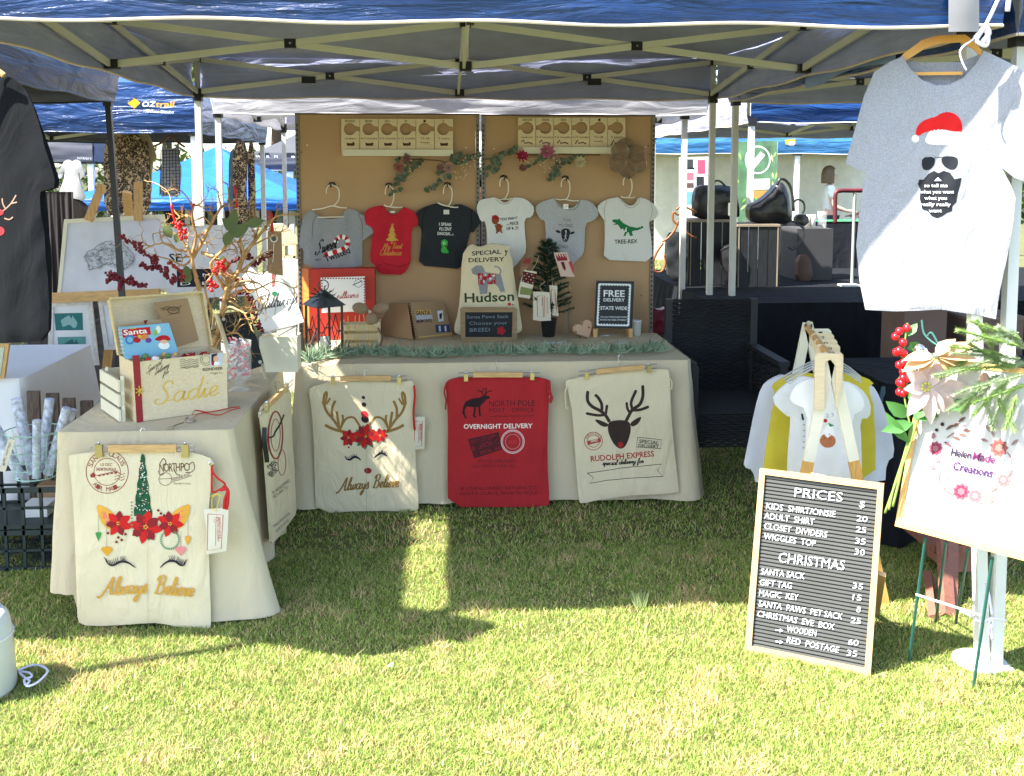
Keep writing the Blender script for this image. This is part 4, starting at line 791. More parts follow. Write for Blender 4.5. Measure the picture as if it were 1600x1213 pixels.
def gift_tag(lab, P, plane, ties, c='#b5443c', grp='calico gift tags', box=None, rot=True):
    s = Sheet(*plane, .002, .05, .03, 2, .004, 8); o = s.solid('gift_tag', P, TAGC, th=.004, L=9); tag(o, lab, 'gift tag', grp); pr = Print(s, o)
    if box: 
        pr.stroke(box + [box[0]], .9, c, 'border_print'); (x0, y0), (x1, y1) = box[0], box[2]
        pr.text('TO', x0 + (x1 - x0) * .45, y0 + 4, x0 + (x1 - x0) * .45 + .3, y0 + 13, 5, c); pr.text('SPECIAL DELIVERY', x0 + (x1 - x0) * .7, y0 + 4, x0 + (x1 - x0) * .7, y0 + (y1 - y0) * .8, 3.6, c); pr.text('NORTH POLE', x0 + (x1 - x0) * .84, y0 + 5, x0 + (x1 - x0) * .84, y0 + (y1 - y0) * .7, 3, c); pr.stroke([(x0 + (x1 - x0) * .6, y0 + 14), (x0 + (x1 - x0) * .58, y1 - 5)], .7, c)
    pr.done(); n = s.n
    for k, q in enumerate(ties): MB().tube([s.at(x, y, .008) for x, y in crom(q, 4)], .0016, 5).build('gold_tie', cm('#d9c24a'), o)
    return o
gift_tag('cream gift tag with red print hanging beside the unicorn sack', [(318, 796), (336, 795), (357, 793), (356, 830), (354, 861), (322, 867), (323, 830)], (UP[0] + V((0, -.055, 0)), UP[1]), [[(333, 797), (332, 780), (338, 772), (344, 775), (338, 799)], [(330, 775), (340, 770), (350, 775)]], box=[(325, 803), (349, 804), (346, 857), (324, 860)])
# side sack hanging on the right flank of the side table
a, b = PZ(426, 850, .06), PZ(463, 803, .06); ca, cb = V((-.735, 4.42, .06)), V((-.690, 4.92, .06)); SP = (ca, (cb - ca).cross(V((0, 0, 1))))
s = Sheet(SP[0], SP[1], .003, .05, .01, 4, .006, 6); s.P = None
o = s.solid('santa_sack', smoothp([(407, 646), (412, 632), (440, 612), (449, 607), (455, 612), (456, 640), (459, 720), (463, 800), (461, 807), (427, 850), (424, 846), (420, 780), (414, 700), (410, 665)], 1), SACK, th=.010, L=8); tag(o, 'cream sack with round stamps hanging on the flank of the side table', 'sack', 'sacks hanging on the draped tables')
pr = Print(s, o, 8); c = '#8f3a33'; pr.ring(428, 680, 11, 2.4, c, 'postmark', ry=37); pr.ring(428, 680, 7, 1.0, c, 'postmark', ry=25); pr.stroke(crom([(417, 684), (424, 682), (428, 674), (434, 664), (441, 648)], 4), 2.6, '#2a2624', 'reindeer_print')
pr.text('OPEN', 422, 735, 431, 724, 9, '#3a3634', True); pr.text('BEFORE', 422, 746, 432, 735, 8, '#3a3634', True); pr.ring(438, 723, 6.5, 1, c, 'postmark', ry=20); pr.text('IF UNDELIVERED', 425, 772, 451, 752, 4.5, '#6a625a'); pr.text('RETURN TO', 426, 779, 448, 762, 4.5, '#6a625a')
pr.text('MALE REINDEER', 427, 824, 452, 803, 4, '#6a625a'); pr.text('NORTH POLE', 430, 832, 450, 814, 4, '#6a625a'); pr.done()
t = thing('drawstring_cord', 'black drawstring at the edge of the side sack', 'cord', s.at(409, 680)); 
for dx in (0, 4): MB().tube([s.at(x + dx, y, .012) for x, y in crom([(406, 668), (405, 690), (408, 712), (409, 722)], 4)], .006, 6).build('tassel', PLAS, t)
clip_hanger('wooden clip hanger on the side sack', 416, 437, 632, 612, 596, (411, 637), (442, 606), plane=SP, hooku=428)
# sacks on the back table
YS = 5.11
def bsack(lab, P, m, seed, sl=0):
    s = Sheet((0, YS, 0), (0, 1, -.02), .008, .03, .010, seed, .004, 8); o = s.solid('santa_sack', smoothp(P, 1), m, th=.008, L=8); tag(o, lab, 'sack', 'sacks hanging on the draped tables'); return s, o, Print(s, o, 8)
s, o, pr = bsack('cream sack with gold antlers and a striped horn', [(482, 609), (490, 604), (516, 597), (545, 597), (580, 596), (625, 598), (640, 594), (647, 598), (648, 660), (649, 720), (655, 793), (651, 800), (580, 798), (494, 803), (492, 760), (490, 690), (487, 640)], SACK, 7)
for f in (1, -1):
    X = lambda x: 569.5 + f * (x - 569.5)
    g = '#93703a'
    for P, w_ in (([(532, 672), (522, 657), (511, 644), (506, 630), (507, 617), (511, 612)], 4), ([(504, 628), (509, 640)], 3), ([(508, 633), (511, 616), (509, 612)], 3), ([(510, 632), (516, 622)], 3), ([(519, 652), (519, 638), (524, 626)], 4), ([(530, 668), (528, 655), (526, 643)], 4), ([(533, 668), (536, 655), (535, 648)], 3.4), ([(548, 676), (534, 674), (518, 669), (508, 664)], 4.5), ([(531, 672), (540, 655), (552, 652), (560, 662), (566, 672)], 3.4)):
        pr.stroke(crom([(X(x), y) for x, y in P], 4), w_, g, 'antler_print')
for k, (y, r, c_) in enumerate(((621, 3, '#4a2028'), (632, 4, '#3a1c26'), (647, 6, '#c23238'), (655, 6.5, '#3a1c26'))): pr.ell(568 + k * .8, y, r, r * .85, c_, 'horn_print', 10, .6)
for a in range(0, 360, 40): pr.petal(572, 683, a + 15, 20, 8, '#4d6b4c', 'leaf_print')
flower(pr, 545, 684, 15, 7, 20); pr.done(); flower(pr, 594, 680, 13, 7, 5); pr.done(); flower(pr, 571, 681, 20, 8, 12)
for (x, y) in ((543, 694), (545, 699), (606, 672), (604, 680), (600, 686)): pr.ell(x, y, 1.6, 1.6, '#7a2228', 'berry_print', 8)
lash(pr, [(541, 717), (547, 718), (553, 714), (559, 715), (564, 719)], False, n=8, ln=5); lash(pr, [(585, 715), (591, 710), (597, 708), (604, 712)], True, n=8, ln=5); pr.ell(575, 735, 6, 4.6, '#8f2a28', 'nose_print', 16)
pr.script('Always', 530, 767, 576, 763, 20, '#8a6a34', 1.8); pr.script('Believe', 582, 762, 623, 760, 20, '#8a6a34', 1.8); pr.stroke([(573, 700), (573, 796)], .5, '#aaa083', 'fold_crease'); pr.done()
clip_hanger('wooden clip hanger on the antler sack', 532, 611, 591, 590, 574, (521, 594), (624, 594), Y=YS)
t = thing('drawstring_cord', 'red drawstring tassel at the edge of the antler sack', 'cord', PY(647, 604, YS)); MB().tube([PY(x, y, YS - .012) for x, y in crom([(647, 603), (648, 620), (646, 645), (648, 672)], 4)], .006, 6).build('tassel', REDR, t, smooth=True)
gift_tag('cream gift tag peeking out beside the antler sack', [(646, 652), (664, 651), (663, 701), (645, 703)], (V((0, YS + .01, 0)), V((0, 1, 0))), [], box=[(648, 658), (660, 658), (659, 697), (647, 698)])
s, o, pr = bsack('red sack with a black reindeer and overnight delivery print', [(695, 599), (705, 592), (728, 589), (780, 590), (835, 588), (852, 592), (859, 595), (857, 640), (855, 720), (859, 785), (855, 792), (780, 793), (700, 792), (699, 740), (700, 660), (698, 620)], REDS, 8)
D = '#2a1418'
pr.poly([(727, 628), (736, 623), (748, 621), (757, 617), (764, 619), (766, 622), (760, 624), (754, 631), (748, 636), (738, 636), (729, 635), (726, 641), (727, 648), (730, 655), (727, 654), (722, 645), (724, 635)], D, 'reindeer_print'); pr.stroke([(743, 635), (740, 650), (744, 652)], 3, D, 'reindeer_print'); pr.stroke([(749, 633), (749, 642), (750, 650)], 3, D, 'reindeer_print'); pr.stroke([(756, 618), (752, 612), (746, 609)], 1.6, D, 'reindeer_print'); pr.stroke([(758, 617), (762, 612), (769, 610)], 1.6, D, 'reindeer_print'); pr.stroke([(758, 616), (760, 606)], 1.4, D, 'reindeer_print'); pr.stroke([(752, 613), (757, 606)], 1.4, D, 'reindeer_print')
pr.text('NORTH POLE', 764, 635, 836, 634, 9.5, '#451a1e'); pr.text('POST   OFFICE', 764, 644, 834, 643, 6.5, '#451a1e'); pr.text('worldwide express service', 766, 652, 834, 651, 3.6, '#451a1e')
pr.text('OVERNIGHT DELIVERY', 724.5, 670, 832, 669, 7.5, '#eadfd2', True)
pr.poly([(731, 686), (779, 675), (785, 702), (741, 716)], '#4d1a20', 'stamp_print'); pr.text('DO NOT OPEN', 736, 694, 778, 683, 6, '#8a2028', True); pr.text('BEFORE', 739, 704, 780, 693, 8, '#8a2028', True); pr.text('25 DECEMBER', 743, 712, 783, 701, 5, '#8a2028', True)
pr.ring(801, 690, 18, 1.3, '#e6c6c2', 'stamp_print'); pr.ring(801, 690, 16, .8, '#e6c6c2', 'stamp_print'); pr.ring(801, 690, 11.5, .8, '#c98f8c', 'stamp_print'); pr.text('XX', 794, 693, 808, 693, 6, '#c23a40')
for i, (l, y) in enumerate((('SPECIAL DELIVERY', 722), ('SECURITY PARCEL', 730))): pr.text(l, 745 - i * 7, y, 806, y, 4.4, '#5c1c22')
pr.text('IF UNDELIVERED RETURN TO:', 720, 765, 840, 764, 5, '#4a181d'); pr.text('SANTA CLAUS, NORTH POLE', 718, 773, 840, 772, 5, '#4a181d'); pr.done()
clip_hanger('wooden clip hanger on the red sack', 739, 816, 585, 585, 560, (728, 589), (831, 587), Y=YS)
t = thing('drawstring_cord', 'dark red drawstrings at the two sides of the red sack', 'cord', PY(860, 600, YS))
for P in ([(858, 594), (856, 610), (861, 620), (857, 628)], [(859, 596), (860, 612), (863, 622), (860, 630)], [(698, 598), (694, 612), (697, 625), (696, 640)]): MB().tube([PY(x, y, YS - .008) for x, y in crom(P, 4)], .0045, 6).build('tassel', REDS, t, smooth=True)
s, o, pr = bsack('cream sack with a dark reindeer head and red nose', [(882, 597), (890, 593), (917, 588), (960, 582), (1010, 577), (1043, 577), (1046, 582), (1048, 640), (1053, 700), (1061, 764), (1059, 771), (1000, 773), (940, 780), (908, 788), (904, 782), (900, 730), (895, 650), (888, 612)], SACK, 9)
D = '#3a2c26'
pr.poly([(950, 660), (957, 657), (972, 656), (984, 659), (986, 670), (983, 684), (978, 697), (971, 702), (962, 698), (954, 686), (949, 672)], D, 'reindeer_print', 2)
for P in ([(948, 667), (940, 666), (932, 660), (929, 655), (936, 656), (946, 660), (951, 663)], [(984, 662), (990, 656), (1002, 650), (1001, 656), (995, 664), (987, 667)]): pr.poly(P, D, 'reindeer_print', 1)
for P, w_ in (([(952, 659), (946, 649), (938, 642), (925, 635), (918, 626), (918, 613)], 5), ([(940, 643), (940, 632), (935, 622), (931, 618)], 4.6), ([(944, 648), (934, 649), (917, 646)], 4.2), ([(946, 648), (948, 634)], 4), ([(978, 658), (982, 650), (988, 640), (999, 632), (1004, 620), (1004, 604)], 5), ([(988, 640), (986, 628), (993, 611)], 4.4), ([(984, 645), (980, 638), (979, 630)], 4), ([(988, 641), (1000, 640), (1012, 636)], 4.4)): pr.stroke(crom(P, 4), w_, D, 'reindeer_print'); pr.ell(P[-1][0], P[-1][1], w_ / 2, w_ / 2, D, 'reindeer_print', 10)
pr.ell(969.5, 695, 4.4, 4.6, '#a52a28', 'nose_print', 16); c = '#a8443c'; pr.ring(927, 689, 14, 1, c, 'postmark'); pr.ring(927, 689, 9.5, .8, c, 'postmark'); pr.poly([(917, 689), (938, 684), (939, 690), (918, 695)], c, 'postmark'); pr.text('EXPRESS', 919, 692.5, 937, 688, 3.6, '#e9ddc2', True); pr.arc('NORTH POLE', 927, 689, 10.4, -160, -20, 3.2, c)
pr.stroke([(996, 683), (1033, 687), (1032, 701), (994, 698), (996, 683)], .9, '#2b3a34', 'stamp_print'); pr.text('SPECIAL', 998, 692, 1029, 695, 6, '#2b3a34', True); pr.text('DELIVERY', 997, 698.5, 1029, 700.5, 5, '#2b3a34', True)
pr.text('RUDOLPH EXPRESS', 923, 721, 1022, 713, 9, '#a8302c', True); pr.script('special delivery for', 941, 727, 1005, 723, 8, '#2e2724', 1.1)
pr.stroke([(917, 739), (933, 737), (970, 731), (1033, 725), (1027, 735), (1036, 744), (980, 747), (950, 750), (921, 755), (927, 746), (917, 739)], .9, '#3a3430', 'banner_print'); pr.done()
clip_hanger('wooden clip hanger on the reindeer head sack', 931, 1005, 580, 573, 553, (916, 586), (1013, 576), Y=YS, hooku=968)
t = thing('drawstring_cord', 'cream drawstring loops at both sides of the reindeer head sack', 'cord', PY(1046, 592, YS))
for P in ([(1045, 590), (1050, 597), (1049, 608), (1045, 606)], [(886, 604), (883, 615), (885, 638), (888, 636)]): MB().tube([PY(x, y, YS - .006) for x, y in crom(P, 4)], .0035, 6).build('loop', SACK, t, smooth=True)
# ---------------------------------------------------------------- goods on the back table
def bx(name, m, c, hx, hy, hz, parent=None, rz=0, ry=0):
    M = Matrix.Rotation(rz, 3, 'Z'); mb = MB().obox(c, M @ V((hx, 0, 0)), M @ V((0, hy, 0)), (0, 0, hz)); return mb.build(name, m, parent)
def propped(u0, v0, u1, v1, u2, v2, zb, back, extra=None):
    """plane of a card whose lower edge (u0,v0)-(u1,v1) rests at height zb and which leans back"""
    a, b = PZ(u0, v0, zb), PZ(u1, v1, zb); d = (b - a).normalized(); up = (V((0, 0, 1)) + V((-d.y, d.x, 0)) * back).normalized(); return a, d.cross(up)
ZT = .742
# red postage box
a, b = PZ(484, 497, ZT), PZ(588, 492, ZT); Yb = 5.97
t = thing('postage_box', 'orange red postage box with a white airmail panel', 'gift box', (PY(530, 490, Yb).x, Yb + .05, ZT))
L0, R0, Tz = PY(471, 480, Yb).x, PY(586, 480, Yb).x, PY(530, 420, Yb).z; fx = PY(484, 480, Yb - .03).x
mb = MB(); mb.prism([(fx, Yb - .04, ZT), (R0, Yb, ZT), (R0, Yb, Tz), (fx, Yb - .04, Tz)], (0, .1, 0)); mb.build('box_body', RED, t)
mb = MB(); mb.prism([(L0, Yb + .06, ZT), (fx - .002, Yb - .04, ZT), (fx - .002, Yb - .04, Tz), (L0, Yb + .06, Tz)], (0, .05, 0)); mb.build('box_flank', mat('orange_card', (.62, .16, .03), rough=.6), t)
s = Sheet((fx, Yb - .045, 0), (-.04, -(R0 - fx), 0)); o = s.solid('airmail_panel', [(501, 434), (570, 432), (571, 483), (562, 487), (503, 489)], WHITE, t, th=.002, L=None, smooth=False); pr = Print(s, t)
for k in range(16): pr.stroke([(503 + k * 4.3, 436), (505 + k * 4.3, 434.4)], 1.7, '#8a1e22', 'airmail_stripe')
for k in range(11): pr.stroke([(569, 437 + k * 4.3), (570, 434.5 + k * 4.3)], 1.7, '#8a1e22', 'airmail_stripe'); pr.stroke([(502.6, 440 + k * 4.3), (503.4, 437.5 + k * 4.3)], 1.7, '#8a1e22', 'airmail_stripe')
pr.script('Williams', 526, 467, 560, 465, 11, '#b0343c', .7); pr.ring(560, 443, 6, .7, '#6a6a70', 'stamp_print'); pr.stroke([(551, 446), (566, 439)], 1.2, '#2b2b30', 'stamp_print'); pr.done()
# lantern
t = thing('lantern', 'black metal lantern with scrolls, hung with fir sprigs', 'lantern', PZ(505, 560, ZT)); lb = PZ(505, 560, ZT) + V((0, .07, 0)); w_, hh = .068, .27
M = Matrix.Rotation(radians(35), 3, 'Z'); cs = [lb + M @ V((x * w_, y * w_, 0)) for x, y in ((-1, -1), (1, -1), (1, 1), (-1, 1))]
for c in cs: MB().bar(c, c + V((0, 0, hh)), .012, .012, (0, 1, 0)).build('corner_post', BLACKM, t)
for i in range(4):
    c, d = cs[i], cs[(i + 1) % 4]; m_ = (c + d) / 2
    for z in (.01, hh): MB().bar(c + V((0, 0, z)), d + V((0, 0, z)), .01, .012).build('rail', BLACKM, t)
    dm = [m_ + V((0, 0, hh * .80)), c.lerp(d, .78) + V((0, 0, hh * .5)), m_ + V((0, 0, hh * .2)), c.lerp(d, .22) + V((0, 0, hh * .5))]
    mb = MB(); mb.tube(dm, .003, 5, True); mb.build('diamond_lattice', BLACKM, t)
    for q, e in ((dm[1], d), (dm[3], c)): MB().tube([q, e + V((0, 0, hh * .5))], .003, 5).build('lattice_bar', BLACKM, t)
mb = MB(); ap = lb + V((0, 0, hh + .075)); k = [c + (c - lb) * .25 + V((0, 0, hh)) for c in cs]; mb.add(k + [ap + (c - lb) * .15 for c in cs], [(0, 1, 5, 4), (1, 2, 6, 5), (2, 3, 7, 6), (3, 0, 4, 7), (4, 5, 6, 7), (3, 2, 1, 0)]); mb.build('roof', mat('grey_lantern_metal', (.07, .075, .085), rough=.4), t)
MB().tube([ap + V((.026 * sin(a), 0, .028 - .028 * cos(a) + .0)) for a in [2 * pi * i / 16 for i in range(16)]], .0028, 6, True).build('ring_handle', BLACKM, t)
MB().lathe([(.026, 0), (.026, .09), (.02, .092)], lb + V((0, 0, .012)), 16).build('candle', IVORY, t, smooth=True)
MB().tube([cs[0] + V((-.01 - .045 * (1 - cos(a)) * .6, -.02, .09 + .075 * cos(a) * (1 - a / 14))) for a in [i * .45 for i in range(20)]], .006, 6).build('scroll', mat('rusty_scroll', (.1, .06, .05), rough=.5, metal=.4), t, smooth=True)
FIR = mat('fir_needle', (.02, .05, .028), rough=.6); FIRL = mat('sage_tinsel', (.24, .32, .21), rough=.5, trans=.2); FIRG = mat('bright_fir', (.28, .42, .13), rough=.55, trans=.25); FIRF = mat('frosted_fir', (.40, .50, .30), rough=.6, trans=.2)
def firtwig(mb, p, d, ln, nl, n=26, w=.0022, sd=0):
    rr = random.Random(sd); p = V(p); d = V(d).normalized(); a = d.cross(V((.3, .2, 1))).normalized(); b = a.cross(d)
    mb.tube([p, p + d * ln], .0022, 4)
    for i in range(n):
        t_ = (i + .5) / n; an = rr.uniform(0, 2 * pi); e = (a * cos(an) + b * sin(an)) * .8 + d * .75; e.normalize(); q = p + d * ln * t_; L_ = nl * rr.uniform(.7, 1.1) * (1 - .35 * t_)
        sd_ = e.cross(d).normalized() * w; mb.add([q - sd_, q + sd_, q + e * L_], [(0, 1, 2)])
    return mb
for i in range(9):
    a = i * .7; firtwig(MB(), lb + V((0, -.03, hh + .05)), (cos(a), -.5, .5 * sin(a) + .15), .075, .03, 26, .002, i).build('fir_sprig', FIR, t)
# raffia crate with burlap bow and twig pieces
cr = thing('slatted_crate', 'small raffia wrapped slat crate beside the lantern', 'crate', PZ(562, 540, ZT)); c0 = PZ(535, 548, ZT); c1 = PZ(592, 541, ZT); H_ = PY(560, 505, c0.y).z - ZT
for k in range(3): mb = MB(); mb.box(c0.x, c1.x, c0.y + .02, c0.y + .03, ZT + k * H_ / 3 + .004, ZT + (k + 1) * H_ / 3 - .012); mb.build('slat', PLY, cr); mb = MB(); mb.box(c0.x, c1.x, c0.y + .12, c0.y + .13, ZT + k * H_ / 3 + .004, ZT + (k + 1) * H_ / 3 - .012); mb.build('slat', PLY, cr)
for x in (c0.x - .006, c1.x + .006): MB().box(x - .006, x + .006, c0.y + .018, c0.y + .132, ZT, ZT + H_).build('end_panel', PLY, cr)
rr = random.Random(4)
for k in range(16):
    x = c0.x + (c1.x - c0.x) * k / 15; MB().tube([V((x, c0.y + .012, ZT)), V((x + rr.uniform(-.006, .006), c0.y + .010, ZT + H_ * .6)), V((x + rr.uniform(-.012, .012), c0.y + .008, ZT + H_ * rr.uniform(.9, 1.35)))], .0018, 5).build('raffia_strand', cm('#d9bd72'), cr)
MB().tube([PY(x, y, c0.y + .0) for x, y in crom([(590, 512), (597, 525), (596, 535), (593, 541)], 4)], .005, 6).build('twig', DARKW, cr)
t = thing('burlap_bow', 'burlap bow with three rounded loops on top of the slat crate', 'bow', PY(578, 505, c0.y)); BUR = mat('burlap', (.30, .21, .13), rough=.95, bump=.5, bscale=300)
for (cx_, cy_, rx_, ry_, ro) in ((563, 482, 13, 9, .2), (595, 482, 13, 8, -.2), (580, 498, 9, 10, 0)):
    s = Sheet((0, c0.y + .005, 0), YP, 0, seed=1, bulge=.018, ew=8); s.solid('loop', [(cx_ + rx_ * cos(q) * cos(ro) - ry_ * sin(q) * sin(ro), cy_ + rx_ * cos(q) * sin(ro) + ry_ * sin(q) * cos(ro)) for q in [2 * pi * i / 16 for i in range(16)]], BUR, t, th=.004, L=3.5)
MB().ball(PY(578, 487, c0.y - .02), .014, 8).build('knot', CHROME, t); MB().tube([PY(575, 470, c0.y), PY(577, 482, c0.y - .01)], .005, 6).build('red_berry_stem', REDR, t)
# kraft notebook
t = thing('kraft_notebook', 'open kraft scrapbook with black wire binding and pasted photos', 'notebook', PZ(650, 532, ZT))
for nm, P, off in (('cover', [(594, 473), (637, 475), (645, 531), (597, 523)], .02), ('page_block', [(641, 472), (694, 471), (708, 527), (652, 532)], .0)):
    p0, n = propped(597, 524, 645, 531, 0, 0, ZT, .35) if nm == 'cover' else propped(652, 532, 708, 526, 0, 0, ZT, .35)
    s = Sheet(p0, n); o = s.solid(nm, P, KRAFT, t, th=.005 if nm == 'cover' else .014, L=None, smooth=False)
    if nm == 'cover': continue
    pr = Print(s, t)
    pr.poly([(649, 485), (672, 484), (674, 491), (650, 492)], '#c9a05a', 'pasted_photo'); pr.poly([(649, 492), (675, 492), (676, 499), (651, 500)], '#b8b8bc', 'pasted_photo'); pr.text('SANTA', 650, 493, 672, 492, 7, '#1b1b2b', True); pr.text('MEMORIES', 651, 505, 675, 503, 5, '#2b1b4b', True)
    pr.poly([(683, 486), (692, 485), (693, 502), (685, 503)], '#d9d9dc', 'pasted_photo'); pr.poly([(686, 491), (691, 489), (690, 498), (687, 499)], '#23262c', 'pasted_photo'); pr.poly([(680, 508), (702, 507), (704, 519), (681, 520)], '#3b4664', 'pasted_photo'); pr.poly([(685, 510), (688, 509), (689, 518), (686, 518)], '#c9cdd8', 'pasted_photo'); pr.poly([(694, 510), (697, 509), (698, 518), (695, 518)], '#c9cdd8', 'pasted_photo'); pr.stroke([(654, 527), (706, 522)], 1.6, '#d9b45a', 'gold_line'); pr.done()
    for k in range(15): u = 638.5 + k * .85; v = 475 + k * 3.9; c = s.at(u + 1, v, 0); MB().tube([c + V((.009 * cos(q), -.009 * sin(q) * 1.0, .002 * sin(q))) for q in [2 * pi * i / 8 for i in range(8)]], .0015, 5, True).build('wire_ring', PLAS, t)
# Hudson sack
YH2 = 5.92
s = Sheet((0, YH2, 0), YP, .008, .05, .01, 21, .03, 22)
P = [(737, 381), (748, 387), (762, 382), (775, 381), (790, 384), (797, 384), (795, 395), (801, 405), (802, 425), (808, 460), (815, 505), (816, 515), (812, 520), (790, 528), (740, 528), (712, 522), (709, 514), (716, 490), (720, 450), (722, 400), (729, 388)]
o = s.solid('pet_sack', smoothp(P, 1), SACK, th=.03, L=6); tag(o, 'standing cream pet sack printed with a grey terrier in red coat', 'sack'); pr = Print(s, o, 6)
pr.text('SPECIAL', 737, 399, 783, 396, 6.5, '#2f2a26', True, sp=.95); pr.text('DELIVERY', 732, 409.5, 788, 407.5, 6.8, '#2f2a26', True)
gq = '#8b8d92'
pr.poly([(736, 420), (744, 414), (752, 414), (755, 418), (758, 425), (774, 427), (782, 428), (785, 440), (788, 452), (788, 456), (782, 456), (778, 448), (773, 443), (762, 444), (761, 458), (750, 459), (748, 448), (748, 440), (746, 430), (738, 427)], gq, 'dog_print'); pr.stroke(crom([(779, 430), (782, 423), (778, 417), (772, 416)], 4), 2.2, gq, 'dog_print')
pr.poly([(746, 426), (774, 427), (774, 443), (747, 445)], '#a81f26', 'dog_coat_print')
for x, y in ((751, 432), (758, 429), (756, 439), (766, 435), (771, 430)):
    for q in range(0, 180, 60): pr.stroke([(x - 2.6 * cos(radians(q)), y - 2.6 * sin(radians(q))), (x + 2.6 * cos(radians(q)), y + 2.6 * sin(radians(q)))], .7, '#f2efe6', 'snowflake_print')
pr.text('Hudson', 726, 472, 803, 469, 15, '#22452e', True); pr.stroke([(789, 391), (791, 396), (789, 400)], 1.6, '#2f2a26', 'reindeer_print'); pr.stroke([(789, 392), (793, 393)], 1.4, '#2f2a26', 'reindeer_print'); pr.done()
# slate sign
p0, n = propped(724, 535, 807, 534, 0, 0, ZT, .12); s = Sheet(p0, n); t = thing('slate_sign', 'wooden framed little blackboard asking to choose a breed', 'sign', PZ(765, 535, ZT))
s2 = Sheet(p0 + s.n * -.004, n); s2.solid('slate', [(724, 487), (804, 487), (803, 530), (725, 530)], CHALK, t, th=.004, L=None, smooth=False)
for P in ([(719, 483), (723, 480), (804, 480), (808, 483), (802, 488), (727, 488)], [(722, 536), (719, 532), (727, 527), (801, 527), (808, 531), (806, 536)], [(719, 483), (727, 488), (727, 527), (720, 533)], [(808, 483), (808, 532), (800, 527), (801, 488)]): s.solid('frame_side', P, mat('worn_brown_wood', (.30, .2, .1), rough=.7, kind='woodx'), t, th=.012, L=None, smooth=False)
pr = Print(s2, t); cc = '#77838a'; pr.text('Santa Paws Sack', 729, 498, 795, 497, 5.2, cc, sp=.95); pr.text('Choose your', 733, 508, 793, 507, 5.6, cc); pr.text('BREED', 734, 519, 766, 518, 6, cc)
for q in range(5): pr.ell(783 + 4.5 * cos(q * 1.25), 517 + 4.5 * sin(q * 1.25), 2.6, 2.6, '#a3232a', 'paw_print')
pr.ell(783, 518, 4, 4, '#a3232a', 'paw_print'); pr.done(); MB().bar(s.at(765, 500, -.02), PZ(765, 528, ZT) + V((0, .06, 0)), .01, .03).build('rear_strut', KRAFT, t)
for k, (u, v) in enumerate(((795, 478), (801, 476), (806, 482))): MB().leaf(PY(u, v, YH2 - .06), (.3 - .3 * k, -.3, 1 - k), (0, -1, 0), .022, .02).build('red_petal', REDR, t)
# little fir tree in a pot with tags
tp = PZ(858, 527, ZT) + V((0, .03, 0)); t = thing('potted_fir', 'small dark artificial fir in a black pot hung with cards', 'potted tree', tp)
MB().lathe([(.034, 0), (.036, .004), (.046, .095), (.049, .097), (.049, .107), (.042, .107)], tp, 20).build('pot', PLAS, t, smooth=True)
ht = PY(852, 372, tp.y).z - tp.z; MB().tube([tp + V((0, 0, .09)), tp + V((-.005, 0, ht * .5)), tp + V((-.01, 0, ht * .96))], [.008, .006, .003], 6).build('trunk', DARKW, t)
rr = random.Random(9)
for k in range(58):
    z = .12 + (ht - .15) * k / 57; r = .125 * (1 - (k / 57)) ** .75 + .035; a = k * 2.4; firtwig(MB(), tp + V((-.005, 0, z)), (cos(a), sin(a) * .45 - .2, .35), r, .036, 64, .0034, k).build('branch', FIR, t)
YT = tp.y - .10
def card(name, lab, P, Y, draw=None, m=TAGC, tie=None, grp=None, cat='gift tag'):
    s = Sheet((0, Y, 0), YP); o = s.solid(name, P, m, th=.003, L=None, smooth=False); tag(o, lab, cat, grp); pr = Print(s, o)
    if draw: draw(pr)
    pr.done()
    if tie: MB().tube([PY(x, y, Y + .004) for x, y in tie], .0014, 5).build('tie', cm('#d9cba0'), o)
def d1(pr): pr.stroke([(839, 463), (848, 462), (849, 496), (840, 495), (839, 463)], .9, '#a8604c', 'border_print'); pr.stroke([(851, 462), (851, 495)], .8, '#a8604c', 'border_print'); pr.text('SANTA', 846, 466, 846, 478, 3, '#5c3a2c'); pr.text('NORTH POLE', 853.5, 465, 854, 490, 3, '#a8604c')
card('gift_tag', 'wide calico tag with red border hanging low on the little fir', [(833, 456), (845, 456), (859, 457), (861, 501), (846, 502), (833, 500)], YT, d1, tie=[(847, 458), (843, 447), (852, 440)], grp='calico tags on the little fir')
def d2(pr): pr.stroke([(861, 453), (867, 453), (870, 489), (864, 490), (861, 453)], .9, '#a8604c', 'border_print'); pr.text('TO SANTA', 865, 457, 868, 482, 3, '#a8604c')
card('gift_tag', 'narrow calico tag beside the wide one on the little fir', [(858, 446), (871, 447), (870, 470), (873, 494), (863, 493), (861, 470)], YT + .02, d2, tie=[(864, 448), (862, 430), (869, 446)], grp='calico tags on the little fir')
def d3(pr):
    pr.poly([(818, 424), (838, 428), (835, 446), (815, 440)], '#3a1518', 'knit_print')
    for i in range(5):
        for j in range(4): pr.ell(820 + i * 3.6 - j * .7, 427 + j * 4 + i * .8, 1.2, 1.2, '#c9a58c' if (i + j) % 2 else '#8f2a2c', 'knit_print', 5)
    pr.poly([(814, 448), (832, 452), (830, 462), (812, 460)], '#7c8450', 'fir_print')
card('gift_card', 'patterned card of red knit and fir hanging on the little fir', [(819, 422), (839, 425), (828, 467), (809, 464), (812, 445)], YT - .01, d3, tie=[(830, 424), (838, 412), (842, 400)], cat='card')
def d4(pr): pr.poly([(868, 398), (884, 397), (887, 407), (871, 408)], '#8f2a35', 'band_print'); [pr.poly([(869 + 4 * i, 398), (871 + 4 * i, 398), (873 + 4 * i, 403)], '#e6d8cc', 'band_print') for i in range(4)]; pr.poly([(876, 410), (881, 409), (884, 419), (883, 424), (880, 420)], '#5c2028', 'figure_print'); pr.poly([(888, 410), (893, 408), (897, 420), (896, 429)], '#b0474c', 'figure_print')
